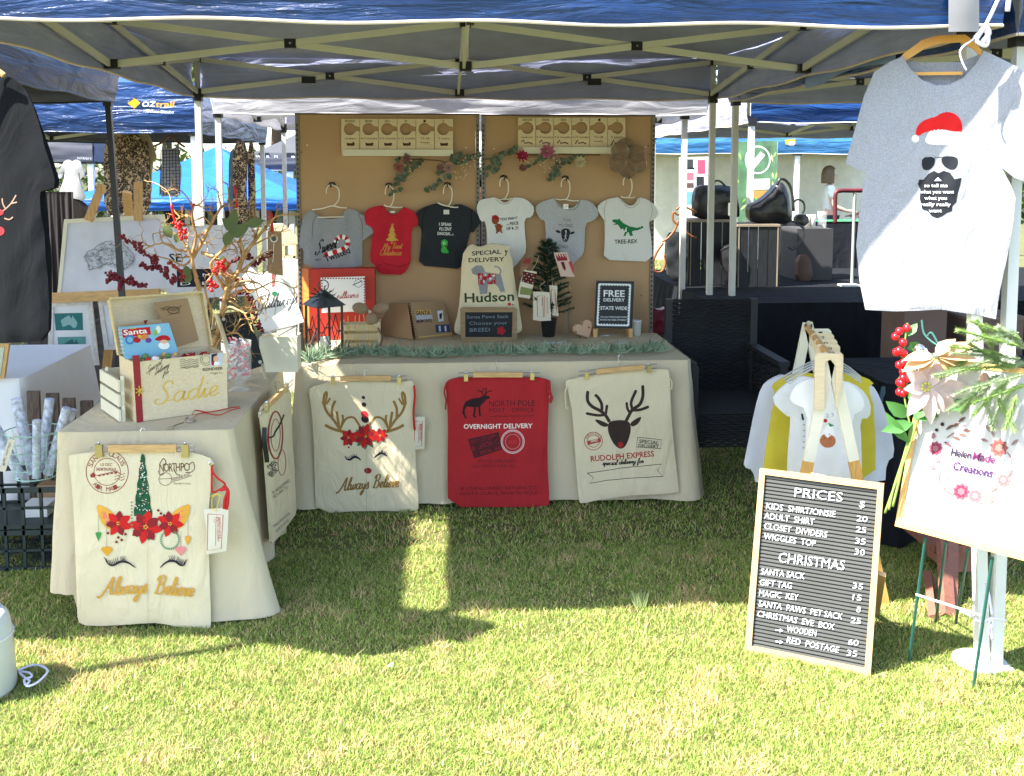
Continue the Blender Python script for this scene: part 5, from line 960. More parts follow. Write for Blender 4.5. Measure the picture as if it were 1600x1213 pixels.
card('gift_card', 'tilted card with maroon Christmas pattern high on the little fir', [(865, 395), (886, 394), (898, 433), (876, 432)], YT + .01, d4, m=mat('rose_card', (.62, .45, .38), rough=.8), cat='card')
card('gift_card', 'dark patterned card tucked behind the knit card on the fir', [(817, 403), (831, 402), (822, 438), (810, 438), (813, 420)], YT + .05, lambda pr: (pr.poly([(819, 405), (830, 404), (828, 412), (817, 412)], '#8f3a35', 'band_print'), pr.poly([(815, 418), (824, 416), (821, 430), (812, 430)], '#9c7a5c', 'band_print')), m=mat('umber_card', (.25, .12, .08), rough=.8), cat='card')
t = thing('key_hook', 'slender silver magic key leaning behind the little fir', 'key', PZ(889, 522, ZT) + V((0, .03, 0))); MB().tube([PZ(889, 522, ZT) + V((0, .03, .0)), PY(888, 462, 6.05)], .004, 6).build('shaft', mat('pewter', (.35, .32, .3), rough=.5, metal=.6), t); MB().tube([PY(888 + 3.4 * cos(q), 454 + 8 * sin(q), 6.05) for q in [2 * pi * i / 12 for i in range(12)]], .0016, 5, True).build('bow_loop', cm('#cdbf98'), t)
# wooden heart
t = thing('wooden_heart', 'pale wooden heart box with small round holes', 'ornament', PZ(910, 531, ZT)); s = Sheet(*propped(903, 531, 925, 527, 0, 0, ZT, .1)); HP = []
for i in range(30):
    q = 2 * pi * i / 30; HP.append((911 + 15 * (sin(q) ** 3) * .98 + 2, 515.5 - (13 * cos(q) - 5 * cos(2 * q) - 2 * cos(3 * q) - cos(4 * q)) * .98))
HP = [(911 + (x - 911) * cos(-.5) - (y - 515) * sin(-.5), 515 + (x - 911) * sin(-.5) + (y - 515) * cos(-.5)) for x, y in HP]
s.solid('heart_body', HP, mat('peach_wood', (.62, .38, .24), rough=.5), t, th=.014, L=None, smooth=False); pr = Print(s, t)
for x, y in ((910, 505), (920, 512), (900, 519), (907, 527)): pr.ell(x, y, 1.3, 1.3, '#4a2c1c', 'peg_hole', 8)
pr.done()
# free delivery sign
p0, n = V((0, 5.93, ZT)), V((0, 1, -.05)); s = Sheet(p0, n); t = thing('delivery_sign', 'black free delivery sign with scalloped white border on wooden feet', 'sign', PZ(960, 527, ZT))
s.solid('board', [(932, 439), (991, 440), (988, 514), (929, 513)], mat('black_sign_board', (.02, .026, .028), rough=.6), t, th=.012, L=None, smooth=False); pr = Print(s, t); W_ = '#e9ecec'
B_ = [(936, 444), (985, 445), (982, 509), (933, 508)]
for i in range(4):
    a, b = B_[i], B_[(i + 1) % 4]; n_ = 11 if i % 2 == 0 else 15; pr.stroke([a, b], 2.2, W_, 'scallop_border'); inx = [(0, 1), (-1, 0), (0, -1), (1, 0)][i]
    for k in range(n_): q = (k + .5) / n_; pr.ell(a[0] + (b[0] - a[0]) * q + inx[0], a[1] + (b[1] - a[1]) * q + inx[1], 1.5, 1.5, W_, 'scallop_border', 8)
pr.text('FREE', 943, 463.5, 976, 464, 10.5, W_, True); pr.text('DELIVERY', 943, 471, 976, 471.5, 5.2, W_, True); pr.text('STATE WIDE', 938, 484, 980, 484.5, 5.6, W_, True); pr.text('ON ALL PURCHASES MADE', 938, 496.5, 980, 497, 2.6, W_); pr.text('WITHIN THE WEEK OF MARKET', 937, 501, 979, 501.5, 2.6, W_); pr.done()
for u in (930, 985): q = PZ(u, 527, ZT); MB().box(q.x - .012, q.x + .012, q.y - .01, q.y + .09, ZT, ZT + .05).build('foot', PINE, t)
q = PZ(996, 526, ZT) + V((0, .05, 0)); t = thing('paper_cup', 'small white cup beside the free delivery sign', 'cup', q); MB().lathe([(.028, 0), (.033, .085), (.035, .085), (.035, .088), (.031, .088), (.027, .01)], q, 18).build('cup_body', WHITE, t, smooth=True)
for i, (u, v, w2, h2, lb_) in enumerate(((862, 536, .13, .045, 'loose white cards fanned on the table before the little fir'), (945, 525, .06, .03, 'small white card lying under the free delivery sign'), (968, 538, .07, .02, 'white paper slip lying at the right end of the back table'), (680, 547, .05, .02, 'white paper slip half hidden in the sage garland'))):
    q = PZ(u, v, ZT); mb = MB(); mb.obox(q + V((0, 0, .002)), (w2 / 2, .01 * (i % 2), 0), (0, h2 / 2, 0), (0, 0, .0012)); mb.obox(q + V((.02, .012, .0045)), (w2 / 2.2, .012, 0), (-.003, h2 / 2, 0), (0, 0, .001)); o = mb.build('white_card', mat('card_grey', (.55, .53, .5), rough=.7)); tag(o, lb_, 'card')
# sage tinsel garland
t = thing('tinsel_garland', 'sage green leafy garland along the front edge of the back table', 'garland', PZ(770, 555, ZT)); rr = random.Random(12)
gp = [PZ(u, v, ZT + .015) for u, v in crom([(480, 566), (500, 560), (540, 554), (585, 553), (640, 555), (690, 556), (740, 553), (800, 551), (860, 550), (920, 551), (980, 550), (1015, 548), (1038, 547)], 6)]
MB().tube(gp, .005, 5).build('core', FIRL, t)
for k in range(len(gp) - 1):
    mb = MB()
    for _ in range(20):
        p = gp[k].lerp(gp[k + 1], rr.random()) + V((0, rr.uniform(-.02, .045), rr.uniform(-.01, .008))); a = rr.uniform(0, pi); mb.leaf(p, (cos(a) * .9, rr.uniform(-.8, .5), abs(sin(a)) * 1.1 + .02), (0, -1, .3), rr.uniform(.025, .065) * (1.35 if k < 12 else 1), rr.uniform(.004, .009), .3)
    mb.build('leaf_tuft', FIRL if k % 3 else mat('deep_sage', (.10, .17, .10), rough=.6, trans=.2), t, kind='stuff')
# ---------------------------------------------------------------- goods on the side table
# open wooden gift box
c0, c1 = PZ(212, 660, ZT), PZ(356, 640, ZT); d = (c1 - c0); d.z = 0; W_ = d.length; d.normalize(); e = V((-d.y, d.x, 0)); hb = .235
t = thing('gift_box', 'pale wooden Christmas gift box with open lid and red ribbon', 'gift box', (c0 + c1) / 2)
dp = .20; th = .008
FP = (c0, e); s = Sheet(c0, e)
def wall(nm, a, b, h, thv, m=PLY): return MB().prism([a, b, b + V((0, 0, h)), a + V((0, 0, h))], thv).build(nm, m, t)
wall('front_panel', c0, c1, hb, e * th); wall('back_panel', c0 + e * dp, c1 + e * dp, hb, -e * th); wall('side_panel', c0 + e * th, c0 + e * (dp - th), hb, d * th); wall('side_panel', c1 + e * th, c1 + e * (dp - th), hb, -d * th)
MB().prism([c0 + e * th + d * th, c1 + e * th - d * th, c1 + e * (dp - th) - d * th, c0 + e * (dp - th) + d * th], (0, 0, .008)).build('base_panel', PLY, t)
lidp = c0 + e * (dp + .004) + V((0, 0, hb)); up = (V((0, 0, 1)) + e * .12 - d * .10).normalized(); lh = .225; n_ = d.cross(up).normalized(); n_ = n_ if n_.dot(e) > 0 else -n_
MB().prism([lidp, lidp + d * W_, lidp + d * W_ + up * lh, lidp + up * lh], n_ * .008).build('lid_panel', PLY, t)
for a, b in ((lidp + up * lh, lidp + d * W_ + up * lh), (lidp, lidp + up * lh), (lidp + d * W_, lidp + d * W_ + up * lh)):
    MB().prism([a, b, b - n_ * .03, a - n_ * .03], ((b - a).cross(n_).normalized()) * .008 * (1 if (b - a).cross(n_).dot((lidp + d * W_ / 2 + up * lh / 2) - a) < 0 else -1)).build('lid_rim', mat('pale_wood_edge', (.70, .54, .28), rough=.6, kind='woodx', var=.07), t)
pr = Print(s, t); IN = '#5b503c'
pr.script('Special', 228, 585, 252, 569, 12, IN, .5); pr.script('Delivery', 241, 587, 264, 573, 11, IN, .5); pr.script('for', 254, 589, 263, 583, 9, IN, .5)
for k in range(5): pr.stroke(crom([(281, 563 + k * 3.2), (286, 561 + k * 3.2), (292, 564 + k * 3), (298, 561 + k * 3), (305, 563 + k * 2.8), (310, 560 + k * 2.8)], 3), .8, '#77725e', 'postmark')
pr.ring(322, 562, 9, .8, '#77725e', 'postmark'); pr.ring(322, 562, 6, .7, '#77725e', 'postmark'); pr.text('SANTA CLAUS NP', 284, 576, 311, 573.5, 2.6, IN)
pr.poly([(328, 553), (348, 551), (348, 571), (328, 572)], '#c9ccd2', 'stamp_picture'); pr.poly([(330, 554), (340, 552), (336, 562), (330, 568)], '#2c2a36', 'stamp_picture'); pr.ell(337, 561, 4, 5, '#e2a890', 'stamp_picture'); pr.ell(338, 568, 5, 3, '#f4f4f2', 'stamp_picture'); pr.poly([(331, 565), (335, 564), (334, 571), (330, 571)], '#a52a30', 'stamp_picture')
pr.text('REINDEER', 317, 580, 348, 577.5, 4.6, IN, True); pr.text('Freight Co', 329, 585, 347, 583.5, 3, IN)
pr.script('Sadie', 240, 633, 342, 617, 34, '#dfbb58', 2.3, .2)
pr.done()
Sheet(c0 - e * .004, e).solid('ribbon', [(207, 556), (218, 555), (224, 659), (214, 661)], mat('maroon_ribbon', (.30, .012, .02), rough=.5), t, th=.003, L=None, smooth=False)
for k in range(7): MB().tube([s.at(217, 610, .008), s.at(217 + 7 * cos(k * .9), 610 + 8 * sin(k * .9), .014)], .0022, 5).build('gold_bow', cm('#d9b64a'), t)
ins = lambda f, g: c0 + d * (W_ * f) + e * (dp * g) + V((0, 0, .02))
# contents
sb = Sheet(ins(.1, .35), e); o = sb.solid('picture_book', [(186, 512), (264, 505), (278, 548), (276, 552), (196, 562), (190, 540)], mat('book_blue', (.22, .50, .72), rough=.4), th=.012, L=None, smooth=False); tag(o, 'blue Santa picture book with spiral back standing in the wooden box', 'book'); pr = Print(sb, o)
pr.poly([(190, 515), (234, 511), (236, 523), (192, 528)], '#c2202c', 'title_band'); pr.text('Santa', 193, 524, 230, 520.5, 8.5, '#f6f4f0', True); pr.text('DEAR', 203, 515, 213, 514, 3, '#f4d24a', True); pr.ring(203, 531, 6, 3, '#3a86c8'); pr.ell(214, 531, 6, 5, '#b8202a'); pr.ell(226, 527, 6, 4.5, '#d98a4a'); pr.ell(218, 526, 3, 3, '#e8b83a'); pr.ell(232, 532, 5, 4, '#6a4a9a')
pr.poly([(240, 531), (250, 524), (262, 524), (268, 532), (258, 533), (248, 533)], '#b8202a', 'cap_print', 1); pr.ell(256, 540, 9, 6, '#f6f6f4'); pr.ell(256, 534, 6, 3, '#eab89a'); pr.ell(247, 515, 4, 6, '#e9efe8'); pr.ell(243, 520, 3, 5, '#8fbf5a'); pr.done()
for k in range(7): MB().tube([sb.at(187 + k * .7 + 3 * cos(q), 515 + k * 6 + 1.2 * sin(q), .004) for q in [2 * pi * i / 8 for i in range(8)]], .0012, 4, True).build('binding_ring', WHITE, o)
sk = Sheet(ins(.5, .62), e + V((0, 0, -.1))); o = sk.solid('kraft_letter', [(240, 473), (293, 466), (311, 532), (270, 545), (256, 510)], KRAFT, th=.003, L=None, smooth=False); tag(o, 'kraft letter with an ornate crest leaning inside the box lid', 'letter'); pr = Print(sk, o)
for k in range(3): pr.stroke(crom([(250 + k * 2, 483 + k), (262, 479 + k * 2.5), (270, 482 + k * 2), (284 - k * 2, 478 + k * 3)], 4), 1, '#5a4630', 'crest_print')
pr.ring(271, 485, 9, 1.4, '#5a4630', 'crest_print', ry=5); pr.stroke([(262, 492), (282, 489)], .9, '#5a4630', 'crest_print')
for k in range(9): pr.stroke([(262, 499 + k * 4), (290 - (k % 3) * 4, 496 + k * 4)], .4, '#8a7050', 'faint_writing')
pr.done()
sk = Sheet(ins(.1, .5), e); o = sk.solid('kraft_envelope', [(188, 508), (252, 499), (258, 520), (190, 528)], mat('pale_kraft', (.5, .34, .2), rough=.8), th=.004, L=None, smooth=False); tag(o, 'pale kraft envelope with red seal behind the picture book', 'envelope'); pr = Print(sk, o); pr.poly([(224, 501), (231, 500), (227, 508)], '#7a1a20', 'seal'); pr.done()
t2 = thing('treat_bag', 'clear bag of small sweets and toys in the open box', 'treats', ins(.35, .3)); rr = random.Random(3)
for k in range(34): MB().ball(ins(rr.uniform(.08, .62), rr.uniform(.08, .3)) + V((0, 0, rr.uniform(.15, .225))), rr.uniform(.008, .015), 6).build('sweet', cm(rr.choice(['#e8e4e0', '#c8323a', '#d8b060', '#e8c8c8', '#6a8a5a', '#d9dde2', '#8a5a3a'])), t2, smooth=True)
t2 = thing('shredded_tissue', 'red tissue strips curling inside the open box', 'tissue paper', ins(.75, .4))
for k in range(12): x = rr.uniform(.62, .9); MB().tube([ins(x + rr.uniform(-.05, .05), .3 + .05 * j) + V((0, 0, .19 + .02 * sin(j * 1.3 + k))) for j in range(6)], .004, 5).build('strip', REDR, t2, smooth=True)
# slatted crate behind the box
cb = c0 - d * .01 + e * .01; t = thing('slatted_crate', 'white slatted crate standing half hidden behind the gift box', 'crate', cb + e * .15)
for k in range(3):
    z = ZT + .004 + k * .058; q = cb - d * .035 + e * .02
    MB().prism([V((q.x, q.y, z)), V((q.x, q.y, z + .046)), V((q.x, q.y, z + .046)) + e * .27, V((q.x, q.y, z)) + e * .27], -d * .008).build('slat', CREAMW, t)
    q2 = q + e * .27; MB().prism([V((q2.x, q2.y, z)), V((q2.x, q2.y, z + .046)), V((q2.x, q2.y, z + .046)) + d * .3, V((q2.x, q2.y, z)) + d * .3], e * .008).build('slat', CREAMW, t)
for g in (.03, .25): q = cb - d * .031 + e * g; MB().box(q.x, q.x + .012, q.y, q.y + .012, ZT, ZT + .18).build('corner_post', CREAMW, t)
# key with red ribbon
kp = PZ(290, 661, ZT + .004); t = thing('magic_key', 'silver key on a red ribbon lying before the gift box', 'key', kp); KM = mat('silver_key', (.4, .36, .34), rough=.35, metal=.9)
MB().tube([PZ(u, v, ZT + .006) for u, v in ((266, 668), (287, 660))], .003, 6).build('shaft', KM, t); MB().tube([PZ(297 + 8 * cos(q), 656 + 3.4 * sin(q), ZT + .006) for q in [2 * pi * i / 12 for i in range(12)]], .0035, 6, True).build('key_bow', KM, t); MB().obox(PZ(267, 668, ZT + .006), (.01, 0, 0), (0, .012, 0), (0, 0, .002)).build('key_bit', KM, t)
for P in ([(304, 655), (318, 650), (340, 651), (355, 648), (376, 642)], [(300, 652), (306, 646), (322, 646), (345, 645), (374, 640)]):
    q = [PZ(u, v, ZT + .006) for u, v in crom(P, 5)]; mb = MB()
    mb.grid(lambda a, b: q[int(a * (len(q) - 1))] + V((0, .012 * (b - .5), .006 + .008 * abs(b - .5) + .004 * sin(a * 9))), len(q) - 1, 3); mb.build('ribbon', REDR, t, smooth=True)
# glass jar of candy canes
jb = PZ(370, 614, ZT) + V((0, .05, 0)); t = thing('candy_jar', 'clear footed jar stuffed with wrapped red and white candy', 'jar', jb)
gm = bpy.data.materials.new('clear_glass'); gm.use_nodes = True; g = gm.node_tree.nodes['Principled BSDF']; g.inputs['Alpha'].default_value = .16; g.inputs['Roughness'].default_value = .04; g.inputs['Base Color'].default_value = (.8, .85, .85, 1); MATS['clear_glass'] = gm
jh = PY(370, 533, jb.y).z - ZT; MB().lathe([(.045, 0), (.046, .006), (.018, .02), (.016, .035), (.05, .05), (.058, .1), (.056, jh * .8), (.060, jh), (.058, jh), (.054, jh * .8), (.055, .1), (.045, .055), (.01, .045)], jb, 24).build('glass', gm, t, smooth=True)
for k in range(70):
    a = rr.uniform(0, 6.28); r = .042 * sqrt(rr.random()); p = jb + V((r * cos(a), r * sin(a), rr.uniform(.06, jh + .012))); q = V((rr.uniform(-1, 1), rr.uniform(-1, 1), rr.uniform(-1, 1))).normalized() * .014
    MB().tube([p - q, p + q * .3 + V((0, 0, .004)), p + q], .0045, 5).build('candy', cm(rr.choice(['#f0e8e6', '#e0333a', '#e89a9a', '#f4d6d4', '#e8707a', '#ffffff'])), t)
# small A-frame blackboard
p0, n = propped(371, 592, 414, 578, 0, 0, ZT + .02, .22); s = Sheet(p0, n); t = thing('easel_blackboard', 'small black chalkboard easel leaning beside the candy jar', 'chalkboard', PZ(392, 590, ZT))
s.solid('board', [(341, 491), (389, 485), (413, 571), (372, 584)], CHALK, t, th=.01, L=None, smooth=False); s.solid('top_rail', [(338, 491), (389, 483), (390, 487), (341, 494)], PLY, t, th=.012, L=None, smooth=False); s.solid('side_rail', [(338, 491), (342, 490), (373, 586), (369, 587)], PLY, t, th=.012, L=None, smooth=False)
MB().bar(s.at(410, 570), PZ(415, 592, ZT), .012, .012).build('foot', PLY, t); MB().bar(s.at(340, 492, -.015), PZ(322, 542, ZT) + V((0, .1, 0)), .012, .016).build('back_leg', PLY, t)
pr = Print(s, t); 
for i, (u, v, l) in enumerate(((353, 505, 26), (354, 513, 28), (357, 521, 26), (362, 530, 18))): pr.script('believe in magic'[i:10 + i], u, v, u + l, v - 6, 5, '#4d5557', .6)
for x, y in ((349, 499), (406, 566)):
    for q in range(0, 180, 36): pr.stroke([(x - 3 * cos(radians(q)), y - 3 * sin(radians(q))), (x + 3 * cos(radians(q)), y + 3 * sin(radians(q)))], 1, '#c9cfc4', 'star_print')
pr.done()
# white planter crate with envelopes and wire stand at the table end
t = thing('planter_crate', 'cream painted wooden trough at the far end of the side table', 'crate', PZ(440, 575, ZT)); q0, q1 = PZ(408, 580, ZT), PZ(470, 566, ZT); q0.y = q1.y = 5.02; zt_ = PY(440, 527, 5.0).z
MB().box(q0.x, q1.x + .02, 5.0, 5.01, ZT, zt_).build('front_panel', CREAMW, t); MB().box(q0.x, q1.x + .02, 5.12, 5.13, ZT, zt_).build('back_panel', CREAMW, t); MB().box(q0.x, q0.x + .01, 5.01, 5.12, ZT, zt_).build('end_panel', CREAMW, t); MB().box(q1.x + .01, q1.x + .02, 5.01, 5.12, ZT, zt_).build('end_panel', CREAMW, t)
s = Sheet((0, 5.02, 0), (0, 1, -.35)); o = s.solid('name_card', [(388, 436), (401, 428), (420, 424), (452, 442), (475, 503), (410, 519), (398, 470)], WHITE, th=.006, L=None, smooth=False); tag(o, 'white card with script surname and green seal above the trough', 'card'); pr = Print(s, o)
pr.script('Gallways', 401, 485, 464, 474, 22, '#4b4d52', 1.3); pr.stroke([(462, 492), (471, 488)], 3, '#7a7d86', 'stamp_print'); pr.ell(429, 459, 4.5, 4, '#15603f', 'wax_seal'); pr.stroke([(430, 464), (431, 480), (429, 494)], 1.2, '#b8b48c', 'ribbon_tail'); pr.done()
s.solid('red_tie', [(424, 405), (433, 404), (430, 448), (425, 450)], REDR, o, th=.004, L=None)
s = Sheet((0, 5.1, 0), (0, 1, -.2)); o = s.solid('envelope', [(372, 440), (392, 418), (409, 434), (388, 456)], WHITE, th=.004, L=None, smooth=False); tag(o, 'small white envelope with round postmark tipped on its corner', 'envelope'); pr = Print(s, o); pr.ring(394, 430, 5, .8, '#77777c', 'postmark'); pr.ring(394, 430, 3, .8, '#77777c', 'postmark'); pr.done()
t = thing('wire_stand', 'grey metal bracket under the white name card', 'stand', PY(440, 525, 5.06)); 
for P in ([(407, 522), (465, 508)], [(464, 508), (463, 525)], [(408, 520), (409, 536)], [(435, 525), (462, 510)]): MB().bar(PY(*P[0], 5.05), PY(*P[1], 5.05), .006, .012, (0, 1, 0)).build('bracket_bar', mat('grey_metal', (.25, .25, .25), rough=.4, metal=.5), t)
# gilded twig tree with berries
GOLD = mat('gilded_twig', (.50, .30, .12), rough=.5, var=.35, vscale=30, metal=.15); BERRY = mat('dark_red_berry', (.16, .006, .018), rough=.4); BERB = mat('bright_red_berry', (.65, .02, .02), rough=.25)
YG = 4.78; t = thing('gilded_branches', 'gold painted twisty branches standing behind the gift box', 'branches', PZ(330, 560, ZT) * 1 + V((0, .2, 0))); rr = random.Random(11)
def branch(mb, P, r0, r1, Y=YG, dy=None):
    q = crom(P, 5); n_ = len(q); dy = dy or rr.uniform(-.12, .12); pts = [PY(u + rr.uniform(-.8, .8), v + rr.uniform(-.8, .8), Y + dy * i / n_) for i, (u, v) in enumerate(q)]; mb.tube(pts, [r0 + (r1 - r0) * i / n_ for i in range(n_)], 6); return pts
def twigs(mb, P, r, lev, Y=YG):
    pts = branch(mb, P, r, r * .35, Y)
    if lev <= 0: return
    n_ = len(P)
    for k in range(3 + lev):
        i = rr.randint(1, n_ - 1); u, v = P[i]; pu, pv = P[i - 1]; a = atan2(v - pv, u - pu) + rr.choice([-1, 1]) * rr.uniform(.5, 1.2); L_ = rr.uniform(14, 34) * (.75 if lev == 1 else 1); Q = [(u, v)]
        for j in range(4): a += rr.uniform(-.55, .55); Q.append((Q[-1][0] + L_ / 4 * cos(a), Q[-1][1] + L_ / 4 * sin(a)))
        twigs(mb, Q, r * .42, lev - 1, Y)
for P, r in (([(318, 570), (332, 540), (345, 505), (350, 470), (355, 450), (372, 425), (380, 400), (375, 370)], .016), ([(312, 565), (322, 520), (316, 470), (305, 430), (299, 400), (292, 385)], .014), ([(299, 405), (315, 380), (330, 350), (345, 325), (355, 318)], .011),
             ([(292, 392), (275, 390), (255, 380), (235, 385), (222, 392)], .007), ([(292, 388), (280, 370), (262, 362), (240, 365)], .006), ([(300, 400), (306, 370), (300, 340), (303, 322)], .008), ([(316, 395), (335, 400), (352, 385), (360, 345), (358, 320)], .009),
             ([(352, 452), (338, 430), (330, 412), (345, 395), (362, 380)], .009), ([(380, 405), (395, 380), (412, 360), (430, 340), (450, 335)], .009), ([(375, 425), (392, 412), (408, 398), (425, 390)], .006), ([(350, 470), (375, 455), (400, 452), (430, 440), (458, 450)], .007), ([(340, 500), (360, 480), (385, 490), (398, 470)], .007), ([(345, 505), (362, 520), (375, 500), (392, 500)], .005),
             ([(282, 340), (270, 325), (262, 300), (240, 285), (225, 283)], .004), ([(302, 325), (285, 300), (270, 292)], .004), ([(350, 322), (385, 318), (400, 300)], .004), ([(352, 450), (362, 430), (385, 425), (410, 430)], .007), ([(322, 520), (330, 490), (320, 450), (335, 425)], .008), ([(345, 500), (352, 470), (368, 445), (395, 440), (420, 455)], .008), ([(299, 405), (285, 415), (265, 405), (245, 400)], .006), ([(372, 425), (378, 400), (398, 375), (405, 345)], .008), ([(330, 560), (345, 530), (368, 520), (385, 535)], .008), ([(330, 352), (318, 340), (300, 345), (285, 335)], .005), ([(356, 470), (375, 480), (390, 505), (396, 520)], .006), ([(390, 385), (420, 372), (440, 362)], .005)):
    mb = MB(); twigs(mb, P, r, 2 if r > .006 else 1); mb.build('limb', GOLD, t, smooth=True)
def berries(name, lab, lines, m, r, Y, cat='berry spray', rad=.007, per=1.0):
    t = thing(name, lab, cat, PY(lines[0][0][0], lines[0][0][1], Y))
    for P in lines:
        q = crom(P, 6); mb = MB(); mb.tube([PY(u, v, Y) for u, v in q], .0025, 5)
        for u, v in q:
            for _ in range(int(3 * per)): mb.ball(PY(u + rr.uniform(-r, r), v + rr.uniform(-r, r), Y + rr.uniform(-.012, .012)), rad * rr.uniform(.7, 1.15), 5)
        mb.build('berry_twig', m, t, smooth=True, kind='stuff')
    return t
berries('berry_spray', 'dark red beaded spray leaning over the white map picture', [[(270, 442), (250, 420), (228, 398), (205, 380), (186, 368)], [(222, 395), (220, 382)], [(250, 418), (232, 418), (220, 412)], [(245, 410), (242, 402)], [(262, 430), (258, 420)], [(270, 440), (272, 432)]], BERRY, 3.6, 4.6)
berries('berry_spray', 'dark red beaded spray low beside the open box lid', [[(226, 446), (210, 443), (190, 437), (168, 428)], [(190, 438), (188, 452)], [(205, 442), (204, 434)], [(182, 434), (168, 440)], [(185, 434), (176, 426)]], BERRY, 3.2, 4.55)
berries('berry_spray', 'dark red beaded spray hanging down behind the chalkboard', [[(350, 430), (375, 440), (392, 470), (400, 500), (408, 515)], [(345, 470), (370, 460), (385, 455)], [(355, 415), (372, 405), (392, 400)], [(395, 415), (410, 405), (422, 398)]], BERRY, 4, 4.95)
berries('berry_spray', 'bright red berries clustered in the gilded twigs by the pole', [[(275, 352), (283, 356), (286, 370)]], BERB, 5, 4.65, rad=.0085, per=.9); berries('berry_spray', 'bright red berries in the middle of the gilded twigs', [[(333, 425), (345, 412), (352, 418)], [(330, 440), (334, 450)]], BERB, 6, 4.65, rad=.0085, per=.9)
berries('berry_spray', 'small red berries low on the gilded twigs near the box', [[(265, 410), (285, 425), (280, 435)]], mat('brick_berry', (.35, .03, .02), rough=.4), 6, 4.75, rad=.01, per=.6)
t = thing('artificial_leaves', 'green cloth leaves tucked among the gilded twigs', 'leaves', PY(350, 400, YG))
for u, v, a, L_ in ((268, 372, 2.0, .07), (275, 380, 1.2, .06), (348, 400, -1.5, .07), (352, 385, 1.2, .08), (360, 370, .6, .10), (372, 362, 2.4, .09), (385, 352, .3, .08), (300, 430, 4, .05), (365, 355, 1.5, .08), (290, 415, 5, .06)): MB().leaf(PY(u, v, 4.7), (cos(a), -.2, sin(a)), (0, -1, .2), L_, L_ * .62, .25).build('leaf', mat('olive_leaf', (.12, .16, .05), rough=.5, trans=.25), t, smooth=True)
t = thing('red_tassels', 'red ribbon ends tied on the gilded twigs and post', 'ribbon', PY(300, 340, YG))
for P in ([(303, 318), (300, 335), (304, 356)], [(366, 290), (369, 305), (370, 325)], [(424, 334), (425, 348), (424, 362)], [(268, 320), (272, 340), (276, 352)]): MB().tube([PY(u, v, 4.75) for u, v in crom(P, 4)], .006, 6).build('ribbon_end', REDR, t, smooth=True)
# ---------------------------------------------------------------- left side: pictures, easels, hanging clothes, crates
def pole3(mb, p, q, w_, t_): return mb.bar(p, q, w_, t_, (0, 1, 0))
YE = 6.5; t = thing('display_easel', 'tall pine easel carrying the large map drawing', 'easel', PZ(160, 640, 0))
for P, Q in (([(160, 288), (138, 345)], 0), ([(216, 285), (216, 345)], 0)): pole3(MB(), PY(*P[0], YE + .06), PY(*P[1], YE + .06), .05, .02).build('upper_stile', PINEV, t)
pole3(MB(), PY(132, 470, YE + .05), PZ(83, 668), .055, .022).build('front_leg', PINEV, t); pole3(MB(), PY(178, 470, YE + .05), PZ(156, 668), .05, .022).build('front_leg', PINEV, t); pole3(MB(), PY(198, 300, YE + .08), PZ(230, 618) , .05, .022).build('rear_leg', PINEV, t)
MB().bar(PY(75, 466, YE - .03), PY(250, 459, YE - .03), .03, .06).build('ledge', PINE, t)
pl = (PY(89, 462, YE), V((0, 1, -.18)))
def framed(nm, lab, P, w_, fm, pl, draw, cat='picture', grp=None, inner=WHITE, th=.02):
    t = thing(nm, lab, cat, hit(P[3][0], P[3][1], *pl), grp); s = Sheet(*pl); c = (sum(p[0] for p in P) / 4, sum(p[1] for p in P) / 4)
    I = [(p[0] + (c[0] - p[0]) / abs(c[0] - p[0]) * w_, p[1] + (c[1] - p[1]) / abs(c[1] - p[1]) * w_) for p in P]
    for i in range(4): j = (i + 1) % 4; s.solid('frame_side', [P[i], P[j], I[j], I[i]], fm, t, th=th, L=None, smooth=False)
    s2 = Sheet(s.p0 - s.n * .006, s.n); s2.solid('mount', [(p[0], p[1]) for p in I], inner, t, th=.006, L=None, smooth=False); pr = Print(s2, t); draw(pr); pr.done(); return t
rr = random.Random(5)
AUS = [(0, .45), (.06, .3), (.2, .22), (.27, .12), (.38, .1), (.42, .02), (.56, .03), (.55, .14), (.66, .22), (.72, 0), (.8, .2), (.93, .42), (1, .6), (.95, .85), (.82, 1), (.72, .95), (.6, .78), (.45, .72), (.28, .85), (.1, .88), (.08, .7)]
def dr1(pr):
    P = [(132 + x * 78, 380 + y * 48 - x * 8) for x, y in AUS]
    for _ in range(420):
        x, y = rr.uniform(132, 210), rr.uniform(368, 430)
        if inside(x, y, P): a = rr.uniform(0, 3.1); l = rr.uniform(3, 9); pr.stroke(crom([(x, y), (x + l * cos(a), y + l * sin(a) * .6), (x + l * cos(a + .9), y + l * sin(a + .6))], 3), rr.uniform(.4, 1.0), rr.choice(['#8d9097', '#a9acb2', '#6d7078', '#b9bbc0']), 'map_drawing')
    for i in range(len(P)): pr.stroke([P[i], P[(i + 1) % len(P)]], .9, '#7d8088', 'map_drawing')
framed('framed_picture', 'large white framed drawing of Australia on the pine easel', [(100, 343), (256, 335), (277, 455), (89, 463)], 6, CREAMW, pl, dr1, inner=mat('pale_paper', (.62, .63, .70), rough=.6))
FW = mat('distressed_white_wood', (.62, .6, .57), rough=.7, var=.2, vscale=30); MW = mat('mount_board', (.7, .7, .72), rough=.8)
def dr2(pr):
    for (y0, y1, x0, x1, c1, c2) in ((490, 516, 85, 129, '#2f6e70', '#8ab0ae'), (527, 554, 90, 134, '#5b9492', '#2c6264')):
        pr.poly([(x0, y0), (x1, y0 - 1), (x1 + 1, y1), (x0 + 2, y1 + .5)], c1, 'teal_print'); pr.poly([(x0 + 10 + x * 26, y0 + 3 + y * 20) for x, y in AUS], c2, 'map_print')
